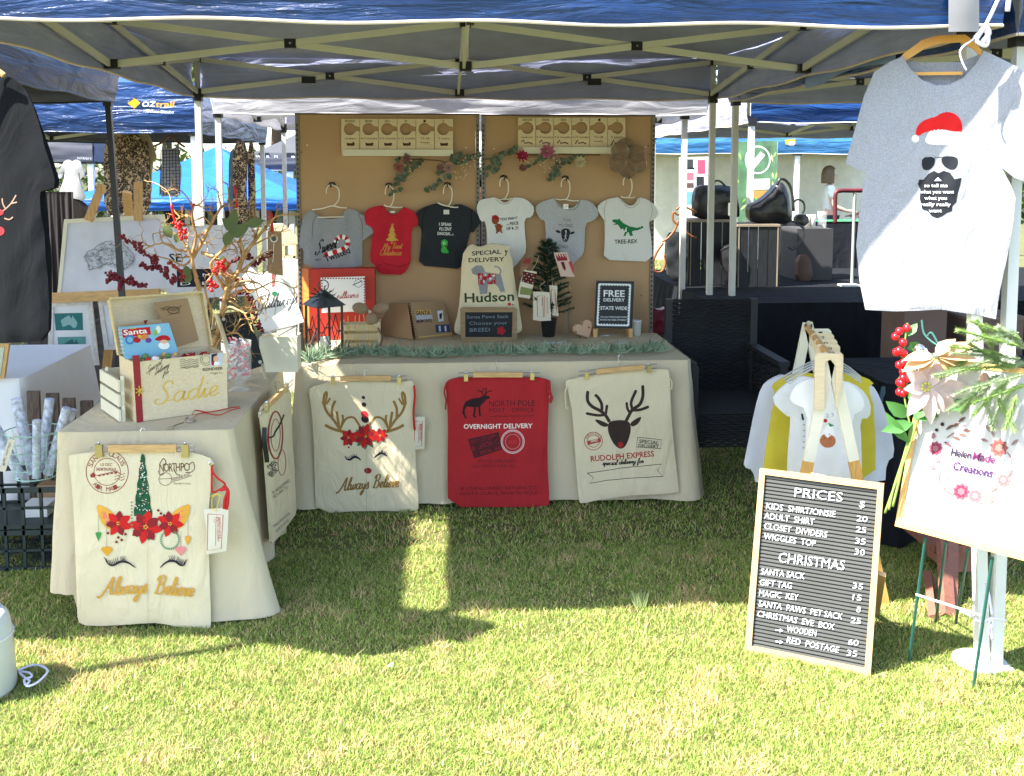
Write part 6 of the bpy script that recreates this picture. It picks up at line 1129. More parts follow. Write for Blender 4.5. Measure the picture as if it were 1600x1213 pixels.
framed('framed_picture', 'small white framed pair of teal map prints beneath the big drawing', [(77, 473), (143, 470), (154, 571), (74, 574)], 7, FW, (PY(77, 520, YE - .02), V((0, 1, -.1))), dr2, inner=MW)
framed('framed_picture', 'white framed picture mostly hidden behind the gift box lid', [(153, 471), (230, 468), (240, 545), (163, 547)], 7, FW, (PY(160, 520, YE - .02), V((0, 1, -.1))), lambda pr: pr.stroke([(172, 478), (178, 540)], .6, '#a0a0a4', 'line_print'), inner=MW)
# white sign and letter board past the pole
s = Sheet((0, 6.4, 0), (0, 1, -.1)); o = s.solid('white_signboard', [(255, 356), (335, 352), (400, 350), (402, 462), (262, 468)], mat('whiteboard', (.66, .67, .72), rough=.5), th=.02, L=None, smooth=False); tag(o, 'white lettered signboard behind the gilded branches', 'sign')
pr = Print(s, o); pr.text('SE', 264, 409, 284, 409, 13, '#20232a', True); pr.poly([(276, 421), (332, 420), (332, 448), (277, 449)], '#23262c', 'black_panel'); pr.text('A  L M', 280, 433, 328, 432, 5, '#e4e6ea'); pr.text('D  E', 282, 446, 326, 445, 5, '#e4e6ea'); pr.text('V', 333, 409, 342, 409, 13, '#20232a', True); pr.done()
MB().bar(hit(300, 468, s.p0, s.n), PZ(300, 640, 0), .04, .04, (0, 1, 0)).build('post', PINEV, None) if False else None
for u in (275, 385): MB().bar(hit(u, 460, s.p0, s.n) - s.n * .03, PZ(u, 650, 0), .03, .03, (0, 1, 0)).build('post', PINEV, o)
# leopard trousers and dresses hanging from the far gazebo
lm = bpy.data.materials.new('leopard_fabric'); lm.use_nodes = True; N = lm.node_tree.nodes; L = lm.node_tree.links; tc = N.new('ShaderNodeTexCoord'); vo = N.new('ShaderNodeTexVoronoi'); vo.inputs['Scale'].default_value = 42; mp = N.new('ShaderNodeMapping'); mp.inputs['Scale'].default_value = (1, .2, .8)
nz = N.new('ShaderNodeTexNoise'); nz.inputs['Scale'].default_value = 30; mxv = N.new('ShaderNodeMix'); mxv.data_type = 'VECTOR'; mxv.inputs[0].default_value = .12; L.new(tc.outputs['Object'], mp.inputs[0]); L.new(mp.outputs[0], mxv.inputs[4]); L.new(nz.outputs[1], mxv.inputs[5]); L.new(mxv.outputs[1], vo.inputs[0]); L.new(tc.outputs['Object'], nz.inputs[0])
cr_ = N.new('ShaderNodeValToRGB'); el = cr_.color_ramp.elements; el[0].position = 0; el[0].color = (.20, .11, .05, 1); el[1].position = .27; el[1].color = (.012, .01, .009, 1); e2 = el.new(.20); e2.color = (.22, .12, .06, 1); e3 = el.new(.56); e3.color = (.012, .01, .009, 1); e4 = el.new(.64); e4.color = (.52, .38, .22, 1)
L.new(vo.outputs['Distance'], cr_.inputs[0]); L.new(cr_.outputs[0], N['Principled BSDF'].inputs['Base Color']); N['Principled BSDF'].inputs['Roughness'].default_value = .8
def hung(nm, lab, P, m, Y, cat, hk=None, seed=1, th=.03, grp=None):
    s = Sheet((0, Y, 0), YP, .014, .07, .01, seed, .008, 6); o = s.solid(nm, smoothp(P, 1), m, th=th, L=7); tag(o, lab, cat, grp)
    if hk: MB().tube([PY(x, y, Y) for x, y in hk], .006, 5).build('hanger_bar', PINE, o)
    return s, o
YC = 8.4
hung('leopard_trousers', 'wide leopard print trousers hanging behind the leaning black pole', [(165, 212), (228, 209), (234, 260), (235, 336), (203, 338), (198, 300), (195, 337), (163, 337), (162, 260)], lm, YC, 'trousers', seed=2)
hung('cream_blouse', 'cream top hanging behind the wide leopard trousers', [(170, 205), (228, 205), (238, 225), (245, 250), (236, 254), (236, 315), (170, 318), (160, 255)], cm('#cfc39a'), YC + .15, 'blouse', seed=7)
s, o = hung('pinafore_dress', 'small grey checked pinafore on a wooden hanger', [(253, 224), (257, 225), (259, 232), (274, 232), (276, 224), (280, 226), (279, 250), (284, 262), (280, 310), (265, 306), (248, 309), (251, 265), (253, 258)], cm('#8b8f99'), YC, 'dress', seed=4, th=.015, hk=None)
pr = Print(s, o)
for k in range(7): pr.stroke([(252 + k * 4.5, 234), (250 + k * 5.2, 306)], 1.3, '#3a3c48', 'check_print')
for k in range(14): pr.stroke([(253, 236 + k * 5.2), (281, 235 + k * 5.2)], 1.2, '#4a4c58', 'check_print')
pr.done(); MB().tube([PY(x, y, YC) for x, y in crom([(240, 229), (255, 222), (266, 213), (277, 222), (289, 230)], 4)], .009, 6).build('wooden_hanger', DARKW, o)
hung('leopard_trousers', 'narrow leopard trousers hanging nearer the white pole', [(368, 222), (377, 218), (384, 226), (386, 260), (384, 300), (388, 344), (378, 350), (366, 340), (364, 300), (363, 250)], lm, YC, 'trousers', seed=9)
hung('leopard_trousers', 'second narrow leopard trousers behind the denim piece', [(388, 220), (396, 222), (398, 280), (399, 342), (389, 348), (387, 290)], lm, YC + .05, 'trousers', seed=11)
hung('denim_skirt', 'blue denim garment hanging between the leopard trousers', [(358, 240), (366, 230), (388, 232), (387, 262), (372, 275), (368, 325), (356, 322), (357, 290)], cm('#5b7484'), YC + .1, 'denim', seed=12)
hung('white_gown', 'white gown hanging in the sun beyond the blue roof', [(98, 254), (105, 249), (112, 253), (119, 249), (127, 255), (133, 276), (127, 278), (122, 266), (124, 284), (136, 318), (86, 318), (99, 284), (101, 266), (95, 280), (89, 277)], cm('#b9bcc2'), 11.5, 'dress', seed=14)
hung('maroon_clothes', 'maroon and black clothes hung low beneath the blue roof', [(255, 325), (290, 326), (292, 350), (256, 352)], cm('#40222c'), 13.2, 'clothes', seed=15)
t = thing('clothes_rail', 'rail of dark and pink clothes under the low blue roof', 'clothes rail', PY(330, 350, 13.2)); MB().bar(PY(240, 325, 13.2), PY(470, 328, 13.2), .03, .03).build('rail', BLACKM, t)
for k in range(22): 
    s = Sheet((0, 13.2, 0), YP); u = 262 + k * 9; s.solid('garment', [(u, 327), (u + 8, 327), (u + 9, 350 + k % 3 * 3), (u - 1, 351)], cm(['#23262e', '#b4606c', '#3b2a34', '#c9c9cf', '#2c3c54', '#6a7f74'][(k * 5) % 6]), t, th=.05, L=None)
for u in (240, 470): MB().bar(PY(u, 325, 13.2), V((PY(u, 325, 13.2).x, 13.2, 0)), .03, .03, (0, 1, 0)).build('upright', BLACKM, t)
hung('fur_bag', 'dark round leather bag in shade beneath the blue roof edge', [(92, 318), (105, 310), (122, 314), (134, 326), (136, 342), (92, 342)], mat('brown_leather', (.06, .04, .035), rough=.5), 8.6, 'bag', seed=20, th=.1)
# brown hanging ornament with a clock face
s = Sheet((0, 5.3, 0), YP); t = thing('wooden_plaque', 'brown wooden plaque with small clock face hanging on red ribbon', 'plaque', PY(430, 412, 5.3)); BR = mat('brown_plaque', (.30, .19, .11), rough=.7)
s.solid('plaque_board', [(418, 361), (439, 362), (441, 431), (418, 427)], BR, t, th=.02, L=None, smooth=False); pr = Print(s, t); pr.ring(428, 373, 5.2, 1.8, '#dfdcd4', 'clock_rim'); pr.ell(428, 373, 4, 4, '#5b5a58', 'clock_face'); pr.stroke([(428, 380), (427, 404), (426, 410)], 1, '#e6e3da', 'string'); pr.done()
MB().tube([PY(x, y, 5.3) for x, y in ((424, 334), (425, 350), (427, 364))], .006, 6).build('red_tie', REDR, t); 
s = Sheet((0, 8.0, 0), YP); t = thing('toy_house', 'pale wooden little houses with cut out windows behind the plaque', 'wooden toy', PY(450, 420, 8))
for P in ([(420, 350), (440, 350), (466, 375), (466, 382), (438, 382)], [(444, 378), (462, 378), (462, 384), (444, 384)], [(444, 400), (462, 400), (462, 405), (444, 405)], [(440, 384), (445, 384), (445, 404), (440, 404)], [(458, 384), (463, 384), (463, 404), (458, 404)]): s.solid('wall_piece', P, PLY, t, th=.1, L=None, smooth=False)
MB().bar(PY(452, 405, 8.04), V((PY(452, 405, 8.04).x, 8.04, 0)), .2, .1, (0, 1, 0)).build('plinth', FW, t)
# charcoal shirt on the left
s = Sheet((-1.3, 3.28, 0), (.42, 1, 0), .016, .02, .004, 31, .006, 12)
P = [(-60, 96), (-20, 118), (0, 116), (18, 122), (36, 138), (48, 160), (62, 200), (78, 250), (91, 292), (72, 298), (64, 300), (69, 340), (75, 400), (77, 470), (75, 531), (30, 537), (-60, 534), (-190, 530), (-195, 400), (-188, 300), (-206, 290), (-180, 190), (-150, 130), (-110, 104)]
o = s.solid('charcoal_tee', smoothp(P, 1), CHAR, th=.012, L=12); tag(o, 'charcoal adult tee hanging at the near left corner with antler print', 'shirt'); pr = Print(s, o)
for Q in ([(0, 335), (10, 328), (20, 318), (28, 305)], [(12, 327), (8, 318), (7, 310)], [(20, 318), (30, 316)], [(10, 341), (18, 343), (24, 339)]): pr.stroke(crom(Q, 4), 2, '#8a7060', 'antler_print')
pr.ell(2, 332, 7, 5, '#a8262c', 'flower_print'); pr.ell(2, 361, 8, 7, '#a8262c', 'flower_print'); pr.done()
t = thing('wooden_hanger', 'wooden hanger inside the charcoal shirt', 'clothes hanger', PY(0, 110, 3.25)); MB().tube([PY(x, y, 3.25) for x, y in crom([(-150, 122), (-70, 88), (-40, 86), (6, 118)], 5)], .009, 8).build('hanger_arms', PINE, t); MB().tube([PY(x, y, 3.25) for x, y in crom([(-55, 84), (-55, 60), (-48, 46), (-58, 40)], 4)], .003, 6).build('hook', CHROME, t)
# crates with basket of paper rolls
CR = mat('dark_green_crate', (.022, .035, .035), rough=.5); cz = PZ(40, 893, 0); x0, x1 = PZ(-70, 893).x, PZ(96, 893).x; y0 = cz.y
for k, lb in enumerate(('lower dark green plastic crate on the grass', 'upper dark green plastic crate under the wire basket')):
    h0 = .004 + k * .185; t = thing('plastic_crate', lb, 'crate', ((x0 + x1) / 2, y0 + .17, h0), 'stacked plastic crates')
    for (ax, ay, bx_, by) in ((x0, y0, x1, y0), (x1, y0, x1, y0 + .34), (x0, y0 + .34, x1, y0 + .34), (x0, y0, x0, y0 + .34)):
        for z, hh_ in ((.008, .016), (.09, .010), (.168, .022)): MB().bar((ax, ay, h0 + z), (bx_, by, h0 + z), .012, hh_).build('rail', CR, t)
        n_ = 6
        for i in range(n_ + 1): q = V((ax, ay, 0)).lerp(V((bx_, by, 0)), i / n_); MB().box(q.x - .006, q.x + .006, q.y - .006, q.y + .006, h0, h0 + .178).build('slat', CR, t)
    MB().box(x0, x1, y0, y0 + .34, h0, h0 + .006).build('bottom', CR, t)
for i, (u, v, lb) in enumerate(((58, 862, 'folded white flyers inside the upper crate'), (62, 830, 'brown paper parcel inside the upper crate'))):
    q = PY(u, v, y0 + .12); MB(); o = MB().box(q.x - .06, q.x + .05, q.y, q.y + .12, .012 + .185 * (1), .012 + .185 + (.10 if i else .05)).build(['flyer_stack', 'paper_parcel'][i], [WHITE, KRAFT][i]); tag(o, lb, ['flyers', 'parcel'][i]); o.location.x += [0, .0][i]; o.location.y += i * .14
MINT = mat('mint_wire', (.42, .66, .55), rough=.5); bb_ = V((PY(58, 770, y0 + .15).x, y0 + .15, .377)); bt_ = PY(58, 685, y0).z - .38; t = thing('wire_basket', 'mint green wire basket filled with patterned paper rolls', 'basket', bb_)
for k in range(6): z = bt_ * k / 5; r = .088 + .035 * k / 5; MB().tube([bb_ + V((r * cos(q), r * sin(q), z)) for q in [2 * pi * i / 24 for i in range(24)]], .0028 if k in (0, 5) else .0016, 5, True).build('wire_hoop', MINT, t)
for i in range(16): q = 2 * pi * i / 16; MB().tube([bb_ + V((.088 * cos(q), .088 * sin(q), 0)), bb_ + V((.123 * cos(q), .123 * sin(q), bt_))], .0014, 4).build('wire_rib', MINT, t)
rr = random.Random(2)
PR = mat('patterned_paper', (.60, .64, .78), rough=.6, var=.5, vscale=45); WDK = mat('weathered_wood', (.14, .10, .08), rough=.9, kind='wood', var=.25)
for i, (dx, dy, tx, L_, r, m) in enumerate(((-.05, -.04, -.12, .30, .022, PR), (.02, -.05, .02, .26, .018, PR), (.05, .0, .10, .30, .02, PR), (-.02, .02, -.05, .34, .024, PR), (.0, .05, .06, .33, .02, PR), (.04, .05, .12, .28, .018, PR))):
    p = bb_ + V((dx, dy, .004)); q = p + V((tx, -.02, L_)); mb = MB(); mb.tube([p, p.lerp(q, .5), q], r, 14); mb.tube([q, q + (q - p).normalized() * .0015], [r * .72, r * .72], 14); tag(mb.build('paper_roll', m, smooth=False), ['leftmost leaning patterned paper roll in the mint basket', 'short upright patterned roll at the front of the mint basket', 'patterned roll leaning right in the mint basket', 'tall patterned roll at the back left of the mint basket', 'patterned roll standing at the back of the mint basket', 'short pale roll against the right rim of the mint basket'][i], 'paper roll', 'paper rolls in the mint basket')
for i, (dx, dy) in enumerate(((-.09, .22), (-.02, .26), (.06, .24), (.13, .27))): p = bb_ + V((dx, dy, -.373)); tag(MB().bar(p, p + V((.0, .02, .70 - .02 * i)), .055, .02, (0, 1, 0)).build('weathered_board', WDK), ['weathered grey board standing furthest left behind the basket', 'tallest weathered board behind the mint basket', 'weathered board behind the basket near its middle', 'weathered board furthest right behind the mint basket'][i], 'board', 'weathered boards behind the basket')
card('price_strip', 'cream strip of paper tied to the rim of the mint basket', [(13, 685), (24, 688), (8, 738), (-2, 736)], y0 - .02, lambda pr: pr.text('gift wrap', 6, 728, 17, 692, 4, '#5a5348'), tie=[(20, 690), (24, 678), (26, 684)], cat='paper strip')
s = Sheet((0, 4.9, 0), YP); o = s.solid('standing_mirror', [(-40, 540), (14, 537), (6, 592), (-40, 594)], PINEV, th=.02, L=None, smooth=False); tag(o, 'wooden framed mirror at the very left edge on the white table', 'mirror'); s.solid('glass', [(-40, 545), (7, 543), (1, 588), (-40, 590)], mat('mirror_glass', (.5, .6, .75), rough=.1, metal=.8), o, th=-.003, L=None, smooth=False)
# tent weight with cable
wq = PZ(-62, 1108); t = thing('leg_weight', 'white plastic tent weight at the lower left corner', 'tent weight', wq + V((0, .1, 0))); wc = wq + V((0, .10, 0)); wh = PY(0, 975, wq.y).z
MB().lathe([(.118, 0), (.13, .02), (.122, wh * .75), (.112, wh * .93), (.095, wh), (.04, wh + .005), (.03, wh + .02)], wc, 28).build('body', mat('white_plastic', (.55, .57, .55), rough=.4, spec=.5), t, smooth=True)
MB().lathe([(.128, wh * .70), (.128, wh * .72)], wc, 28).build('seam', WSTEEL, t)
t = thing('tie_line', 'looped white cord lying on the grass beside the tent weight', 'cord', PZ(55, 1055)); MB().tube([PZ(u, v, .03) for u, v in crom([(28, 1048), (48, 1040), (62, 1040), (74, 1047), (70, 1056), (56, 1068), (42, 1072), (38, 1062), (49, 1058), (46, 1052), (30, 1050), (40, 1060), (46, 1064), (42, 1070)], 5)], .004, 6).build('cord_loop', mat('white_cord_nylon', (.72, .70, .82), rough=.7), t, smooth=True)
# ---------------------------------------------------------------- right front: letter board, rack, sign, shirt
a, b = PZ(1163, 1019, 0), PZ(1360, 1057, 0); d = (b - a).normalized(); up = (V((0, 0, 1)) + V((-d.y, d.x, 0)) * .10).normalized(); s = Sheet(a, d.cross(up)); BN = s.n
t = thing('letter_board', 'felt price letter board in an oak frame on the lawn', 'letter board', (a + b) / 2); O_ = [(1187, 733), (1381, 757), (1360, 1057), (1163, 1020)]; I_ = [(1195, 742), (1371, 765), (1351, 1045), (1174, 1010)]
OAK = mat('oak_frame', (.50, .32, .16), rough=.5, kind='wood', var=.08)
for i in range(4): j = (i + 1) % 4; s.solid('frame_side', [O_[i], O_[j], I_[j], I_[i]], OAK, t, th=.022, L=None, smooth=False)
sf = Sheet(a - BN * .012, BN); sf.solid('felt_back', I_, mat('felt_black', (.03, .032, .032), rough=.95), t, th=.006, L=None, smooth=False)
K = 92; FR = mat('felt_ridge', (.075, .078, .075), rough=.95); mb = MB()
def bl(f, g): x0 = I_[0][0] + (I_[3][0] - I_[0][0]) * g; y0_ = I_[0][1] + (I_[3][1] - I_[0][1]) * g; x1_ = I_[1][0] + (I_[2][0] - I_[1][0]) * g; y1_ = I_[1][1] + (I_[2][1] - I_[1][1]) * g; return (x0 + (x1_ - x0) * f, y0_ + (y1_ - y0_) * f)
for k in range(K // 2):
    g0, g1 = (k + .15) / (K / 2), (k + .72) / (K / 2); q = [sf.at(*bl(f, g), .0005) for f, g in ((0, g0), (1, g0), (1, g1), (0, g1))]; MB().prism(q, BN * .004).build('felt_ridge', FR, t)
sl_ = Sheet(a - BN * .0065, BN); pr = Print(sl_, t, 40); pr.off0 = .002; LW = '#dcdce6'
def row(st, x0, y0, x1, y1, h=9.5, bold=False): pr.text(st, x0, y0, x1, y1, h, LW, bold)
row('PRICES', 1241, 776, 1316, 784, 15); row('$', 1342, 792, 1350, 794, 11); row('KIDS  SHIRT/ONSIE', 1197, 795, 1305, 808, 10); row('20', 1338, 814, 1355, 816)
row('ADULT  SHIRT', 1194, 810, 1272, 820, 10); row('25', 1337, 831, 1353, 833); row('CLOSET  DIVIDERS', 1194, 826, 1292, 840, 10); row('35', 1336, 849, 1352, 851); row('WIGGLES  TOP', 1193, 842, 1274, 854, 10); row('30', 1335, 866, 1351, 868)
row('CHRISTMAS', 1216, 878, 1319, 891, 16); row('SANTA SACK', 1189, 897, 1257, 905, 10); row('35', 1332, 919, 1348, 921); row('GIFT TAG', 1187, 914, 1237, 920, 10); row('15', 1332, 937, 1346, 939); row('MAGIC  KEY', 1186, 931, 1247, 938, 10); row('8', 1338, 956, 1344, 957)
row('SANTA  PAWS  PET SACK', 1185, 947, 1316, 968, 10); row('25', 1329, 973, 1345, 975); row('CHRISTMAS  EVE  BOX', 1183, 963, 1303, 984, 10); row('WOODEN', 1229, 987, 1275, 994, 10); row('60', 1325, 1007, 1341, 1009); row('RED  POSTAGE', 1229, 1004, 1310, 1020, 10); row('35', 1323, 1024, 1339, 1026)
for y in (984, 1002): pr.stroke([(1212, y), (1223, y + 1.5)], 2, LW, 'arrow'); pr.poly([(1219, y - 2), (1224, y + 1.5), (1218, y + 4)], LW, 'arrow')
pr.done(); MB().bar(s.at(1376, 900, -.03), PZ(1392, 985, 0) + V((0, .14, 0)), .03, .014, BN).build('prop_leg', OAK, t)
MB().bar(s.at(1276, 745, -.03), PZ(1300, 985, 0) + V((.02, .2, 0)), .05, .012, BN).build('prop_leg', OAK, t)
# A-frame rack
YR = 3.86; t = thing('clothes_rack', 'small A frame rack with white painted tops and natural legs', 'clothes rack', PY(1298, 900, YR) * 1)
WP = mat('cream_paint', (.80, .76, .60), rough=.5); NW = mat('warm_pine', (.66, .36, .10), rough=.5, kind='wood', var=.1); YB2 = YR + .95
ap, lg, rg_ = PY(1298, 552, YR), PY(1256, 755, YR), PY(1341, 755, YR)
RD = PZ(1262, 505, ap.z) - ap
for Yk in (0, 1):
    dz = RD * Yk
    for q, nm in ((lg, -1), (rg_, 1)):
        foot = ap + (q - ap) * (ap.z / (ap.z - q.z)); m1 = ap.lerp(foot, .42 if nm < 0 else .42)
        MB().bar(ap + dz, m1 + dz, .042, .018, (0, 1, 0)).build('painted_top', WP, t); MB().bar(m1 + dz, foot + dz, .042, .018, (0, 1, 0)).build('wooden_leg', NW, t)
    MB().lathe([(.012, 0), (.012, .006)], ap + dz + V((0, -.01, 0)), 12, (0, -1, 0)).build('bolt', CHROME, t)
MB().tube([ap + V((0, .0, -.02)), ap + RD + V((0, 0, -.02))], .014, 10).build('rail', NW, t)
def garment(nm, lab, P, m, Y, seed, cat='child shirt'): s, o, pr = shirt(nm, lab, P, m, Y=Y, th=.010, amp=.012, seed=seed, fx=.04, fy=.008, bulge=.005, L=8, ew=10, grp='shirts on the A frame rack', cat=cat); return s, pr
garment('long_sleeved_shirt', 'white long sleeved shirt at the back of the rack', [(1225, 584), (1205, 592), (1190, 604), (1180, 640), (1165, 715), (1162, 730), (1177, 735), (1182, 760), (1383, 760), (1386, 722), (1398, 712), (1392, 670), (1375, 620), (1362, 600), (1330, 588), (1290, 600)], mat('lilac_white_jersey', (.62, .63, .70), rough=.9), YR + .6, 41)
garment('yellow_top', 'yellow top with black edging hanging in the rack', [(1252, 580), (1225, 590), (1205, 603), (1212, 612), (1208, 640), (1192, 732), (1195, 765), (1368, 765), (1367, 640), (1356, 606), (1368, 597), (1330, 582), (1292, 590)], YELJ, YR + .42, 42)
MB().tube([PY(x, y, YR + .39) for x, y in ((1206, 602), (1209, 608), (1213, 610))], .005, 5)
garment('blue_dress', 'dark teal patterned garment showing at the right of the rack', [(1372, 606), (1395, 602), (1392, 632), (1384, 640), (1388, 700), (1378, 700)], cm('#3c5560'), YR + .7, 45, 'child dress')
s_, pr = garment('white_tee', 'middle white tee with a column of dark letters on the rack', [(1262, 587), (1240, 592), (1218, 608), (1205, 627), (1230, 652), (1237, 650), (1232, 700), (1230, 765), (1346, 765), (1347, 700), (1343, 654), (1360, 655), (1362, 630), (1345, 606), (1320, 594), (1290, 600)], WJ, YR + .28, 43)
pr.stroke([(1252, 646), (1254, 656)], 3, '#23242a', 'letter_print'); [pr.text('o', 1253, 664 + k * 9, 1257, 664 + k * 9, 3, '#4a4c54') for k in range(5)]; pr.done()
s_, pr = garment('gingerbread_tee', 'front white tee with a gingerbread face on the rack', [(1268, 590), (1250, 598), (1238, 612), (1234, 628), (1262, 640), (1260, 700), (1258, 765), (1338, 765), (1334, 700), (1330, 650), (1352, 640), (1348, 618), (1330, 600), (1308, 592), (1288, 602)], mat('bright_white_jersey', (.82, .82, .82), rough=.9), YR + .1, 44)
pr.ell(1292, 688, 12, 11, '#b5714a', 'gingerbread_print', 20); pr.poly([(1280, 683), (1283, 668), (1292, 664), (1301, 668), (1304, 683), (1298, 679), (1292, 684), (1287, 678)], '#f4f4f4', 'icing_print'); pr.stroke([(1286, 686), (1288, 684), (1290, 686)], .8, '#4a2616'); pr.stroke([(1294, 686), (1296, 684), (1298, 686)], .8, '#4a2616'); pr.ell(1289, 657, 3, 3, '#c1272d', 'cherry_print'); pr.poly([(1293, 660), (1302, 664), (1296, 667)], '#3f8a5c', 'holly_print'); pr.text('2 3', 1290, 652, 1302, 650, 6, '#9a9aa0'); pr.done()
for i, (u, v, n_) in enumerate(((1265, 514, '1'), (1268, 521, '2'), (1272, 530, '0'), (1275, 538, '00'), (1279, 551, '000'))):
    Y = YR + .62 - i * .13; s = Sheet((0, Y, 0), YP); w_ = 34 - i * -1.2; o = s.solid('size_divider', [(u, v + 4), (u + 4, v), (u + w_ - 4, v), (u + w_, v + 4), (u + w_, v + 44), (u + w_ * .62, v + 44), (u + w_ * .62, v + 26), (u + w_ * .2, v + 26), (u, v + 20)], PLY if i else CREAMW, th=.005, L=None, smooth=False)
    tag(o, 'size divider on the rack rail, ' + ['furthest back of the stack', 'second from the back', 'middle one of the stack', 'second from the front', 'front one showing three zeros'][i], 'closet divider', 'size dividers on the rack rail'); pr = Print(s, o); pr.text(n_, u + w_ / 2 - 3 * len(n_), v + 9, u + w_ / 2 + 3 * len(n_), v + 9, 5, '#3a2f22'); pr.done()
s = Sheet((0, YR - .03, 0), YP); o = s.solid('front_divider', [(1274, 556), (1280, 552), (1312, 553), (1317, 558), (1315, 600), (1306, 640), (1306, 572), (1298, 562), (1289, 566), (1288, 640), (1272, 640)], PLY, th=.008, L=None, smooth=False); tag(o, 'large blank plywood divider at the very front of the rack', 'closet divider')
for i in range(4): Y = YR + .15 + i * .13; MB(); tag(MB().tube([PY(x, y, Y) for x, y in crom([(1232 - i * 4, 600 - i * 3), (1262, 580 - i * 4), (1290, 572 - i * 4), (1320, 582 - i * 4), (1345, 598 - i * 3)], 4)], .004, 6).build('clear_hanger', mat('clear_plastic', (.6, .62, .62), rough=.2, alpha=.6)), 'clear plastic hanger %s on the A frame rack' % ['behind the gingerbread tee', 'holding the lettered tee', 'under the yellow top', 'at the long sleeved shirt'][i], 'clothes hanger', 'clear hangers on the rack')
# the hand made sign with flowers
pa = PY(1398, 822, 3.24); pb2 = PY(1600, 877, 2.96); d = (pb2 - pa).normalized(); back = V((-d.y, d.x, 0)).normalized(); SU = (V((0, 0, 1)) + back * .12).normalized(); s = Sheet(pa, d.cross(SU)); SN = s.n
t = thing('market_sign', 'white welcome sign with pink floral wreath in a pine frame', 'sign', V((PZ(1522, 1070).x, PZ(1522, 1070).y, 0)))
O_ = [(1443, 556), (1660, 584), (1650, 890), (1398, 822)]; I_ = [(1451, 566), (1650, 592), (1640, 876), (1408, 815)]; FP_ = mat('honey_pine', (.72, .42, .14), rough=.5, kind='woodx', var=.08)
for i in range(4): j = (i + 1) % 4; s.solid('frame_side', [O_[i], O_[j], I_[j], I_[i]], FP_, t, th=.02, L=None, smooth=False)
sw = Sheet(pa - SN * .004, SN); pr_gain = .42; sw.solid('white_panel', I_, mat('gloss_white', (.45, .45, .44), rough=.35, var=.02), t, th=.008, L=None, smooth=False); pr = Print(sw, t, 40); pr.g = .27
def bloom(x, y, r, cs, n=9):
    for q, (k, f) in enumerate(((n, 1), (n - 1, .75), (n - 3, .45))):
        for i in range(k): pr.petal(x, y, 360 / k * i + q * 17, r * f, r * .62 * f + 1.5, cs[q % len(cs)], 'flower_print')
PK = ['#e87f9a', '#d9486f', '#f0a0b2']; LK = ['#f3bcc6', '#eb9dab', '#f8d4d8']
bloom(1462, 701, 12, PK); bloom(1561, 700, 15, ['#f0968f', '#e4736e', '#f6b8b0']); bloom(1502, 768, 14, PK); bloom(1524, 775, 12, LK); bloom(1547, 777, 9, ['#f6d2cc', '#f2bcb4', '#fbe4e0']); bloom(1568, 750, 11, ['#f4bfc0', '#ef9fa4', '#f8d8d6'])
for x, y, r in ((1466, 720, 4), (1458, 731, 4), (1458, 681, 5)): bloom(x, y, r, LK, 5)
for x, y, a, c_ in ((1478, 672, -35, '#b3837a'), (1487, 668, -30, '#c2968c'), (1497, 660, -35, '#b3837a'), (1503, 672, 5, '#a8766c'), (1497, 678, 10, '#c2968c'), (1488, 682, 20, '#b3837a'), (1475, 690, 30, '#b07a84'), (1548, 676, -120, '#f4c8c4'), (1553, 684, -100, '#f4c8c4'), (1545, 690, 200, '#f3bcc0'), (1580, 696, -40, '#f3c0bc'), (1575, 745, -60, '#eab0ae'), (1560, 760, 150, '#f0c0bc'), (1558, 740, 200, '#f3c6c4')): pr.petal(x, y, a, 15, 5, c_, 'leaf_print')
for P in ([(1470, 736), (1468, 750), (1476, 764), (1490, 774)], [(1476, 764), (1480, 752), (1482, 744)], [(1482, 768), (1490, 756), (1492, 750)], [(1574, 706), (1581, 718), (1578, 730), (1570, 738)], [(1530, 785), (1545, 788), (1560, 780)], [(1508, 664), (1480, 684)]): pr.stroke(crom(P, 4), 1.6, '#eda6a0', 'vine_print')
pr.ell(1473, 663, 3, 3, '#6a4038', 'berry_print'); pr.ell(1464, 672, 2.6, 2.6, '#6a4038', 'berry_print')
pr.text('Helen', 1485, 712, 1517, 717, 13, '#54306a', True, .12); pr.text('Made', 1519, 718, 1554, 724, 13, '#b8429a', True, .12); pr.text('Creations', 1488, 733, 1550, 746, 13, '#7a2f9a', True, .12); pr.done()
TEAL = mat('teal_rod', (.02, .10, .085), rough=.4)
for (u, v, gu, gv, k) in ((1441, 843, 1420, 1035, 0), (1473, 850, 1462, 972, 1), (1508, 862, 1493, 974, 1), (1546, 874, 1521, 1073, 0)): MB().tube([s.at(u, v, -.03), PZ(gu, gv)], .0052, 8).build('easel_rod', TEAL, t)
MB().tube([hit(1431, 929, V((0, 3.27, 0)), V((0, 1, 0))), hit(1533, 962, V((0, 3.12, 0)), V((0, 1, 0)))], .004, 6).build('cross_rod', mat('pale_rod', (.55, .62, .6), rough=.4), t)
for P in ([(1437, 500), (1440, 520), (1450, 532), (1462, 540)], [(1444, 528), (1452, 520), (1462, 536)]): MB().tube([s.at(u, v, -.02) for u, v in crom(P, 5)], .0035, 6).build('easel_scroll', TEAL, t)
FW_ = lambda u, v, o: hit(u, v, pa, SN) + SN * o
t = thing('flower_pick', 'pale pink poinsettia with green leaves on a long stem', 'artificial flower', FW_(1470, 620, .04)); PKP = mat('pink_petal', (.62, .50, .50), rough=.7, trans=.3, var=.12, vscale=30); LG = mat('fresh_leaf', (.07, .21, .05), rough=.5, trans=.3)
c = FW_(1462, 603, .07); rx_, uz = Rv, V((0, 0, 1))
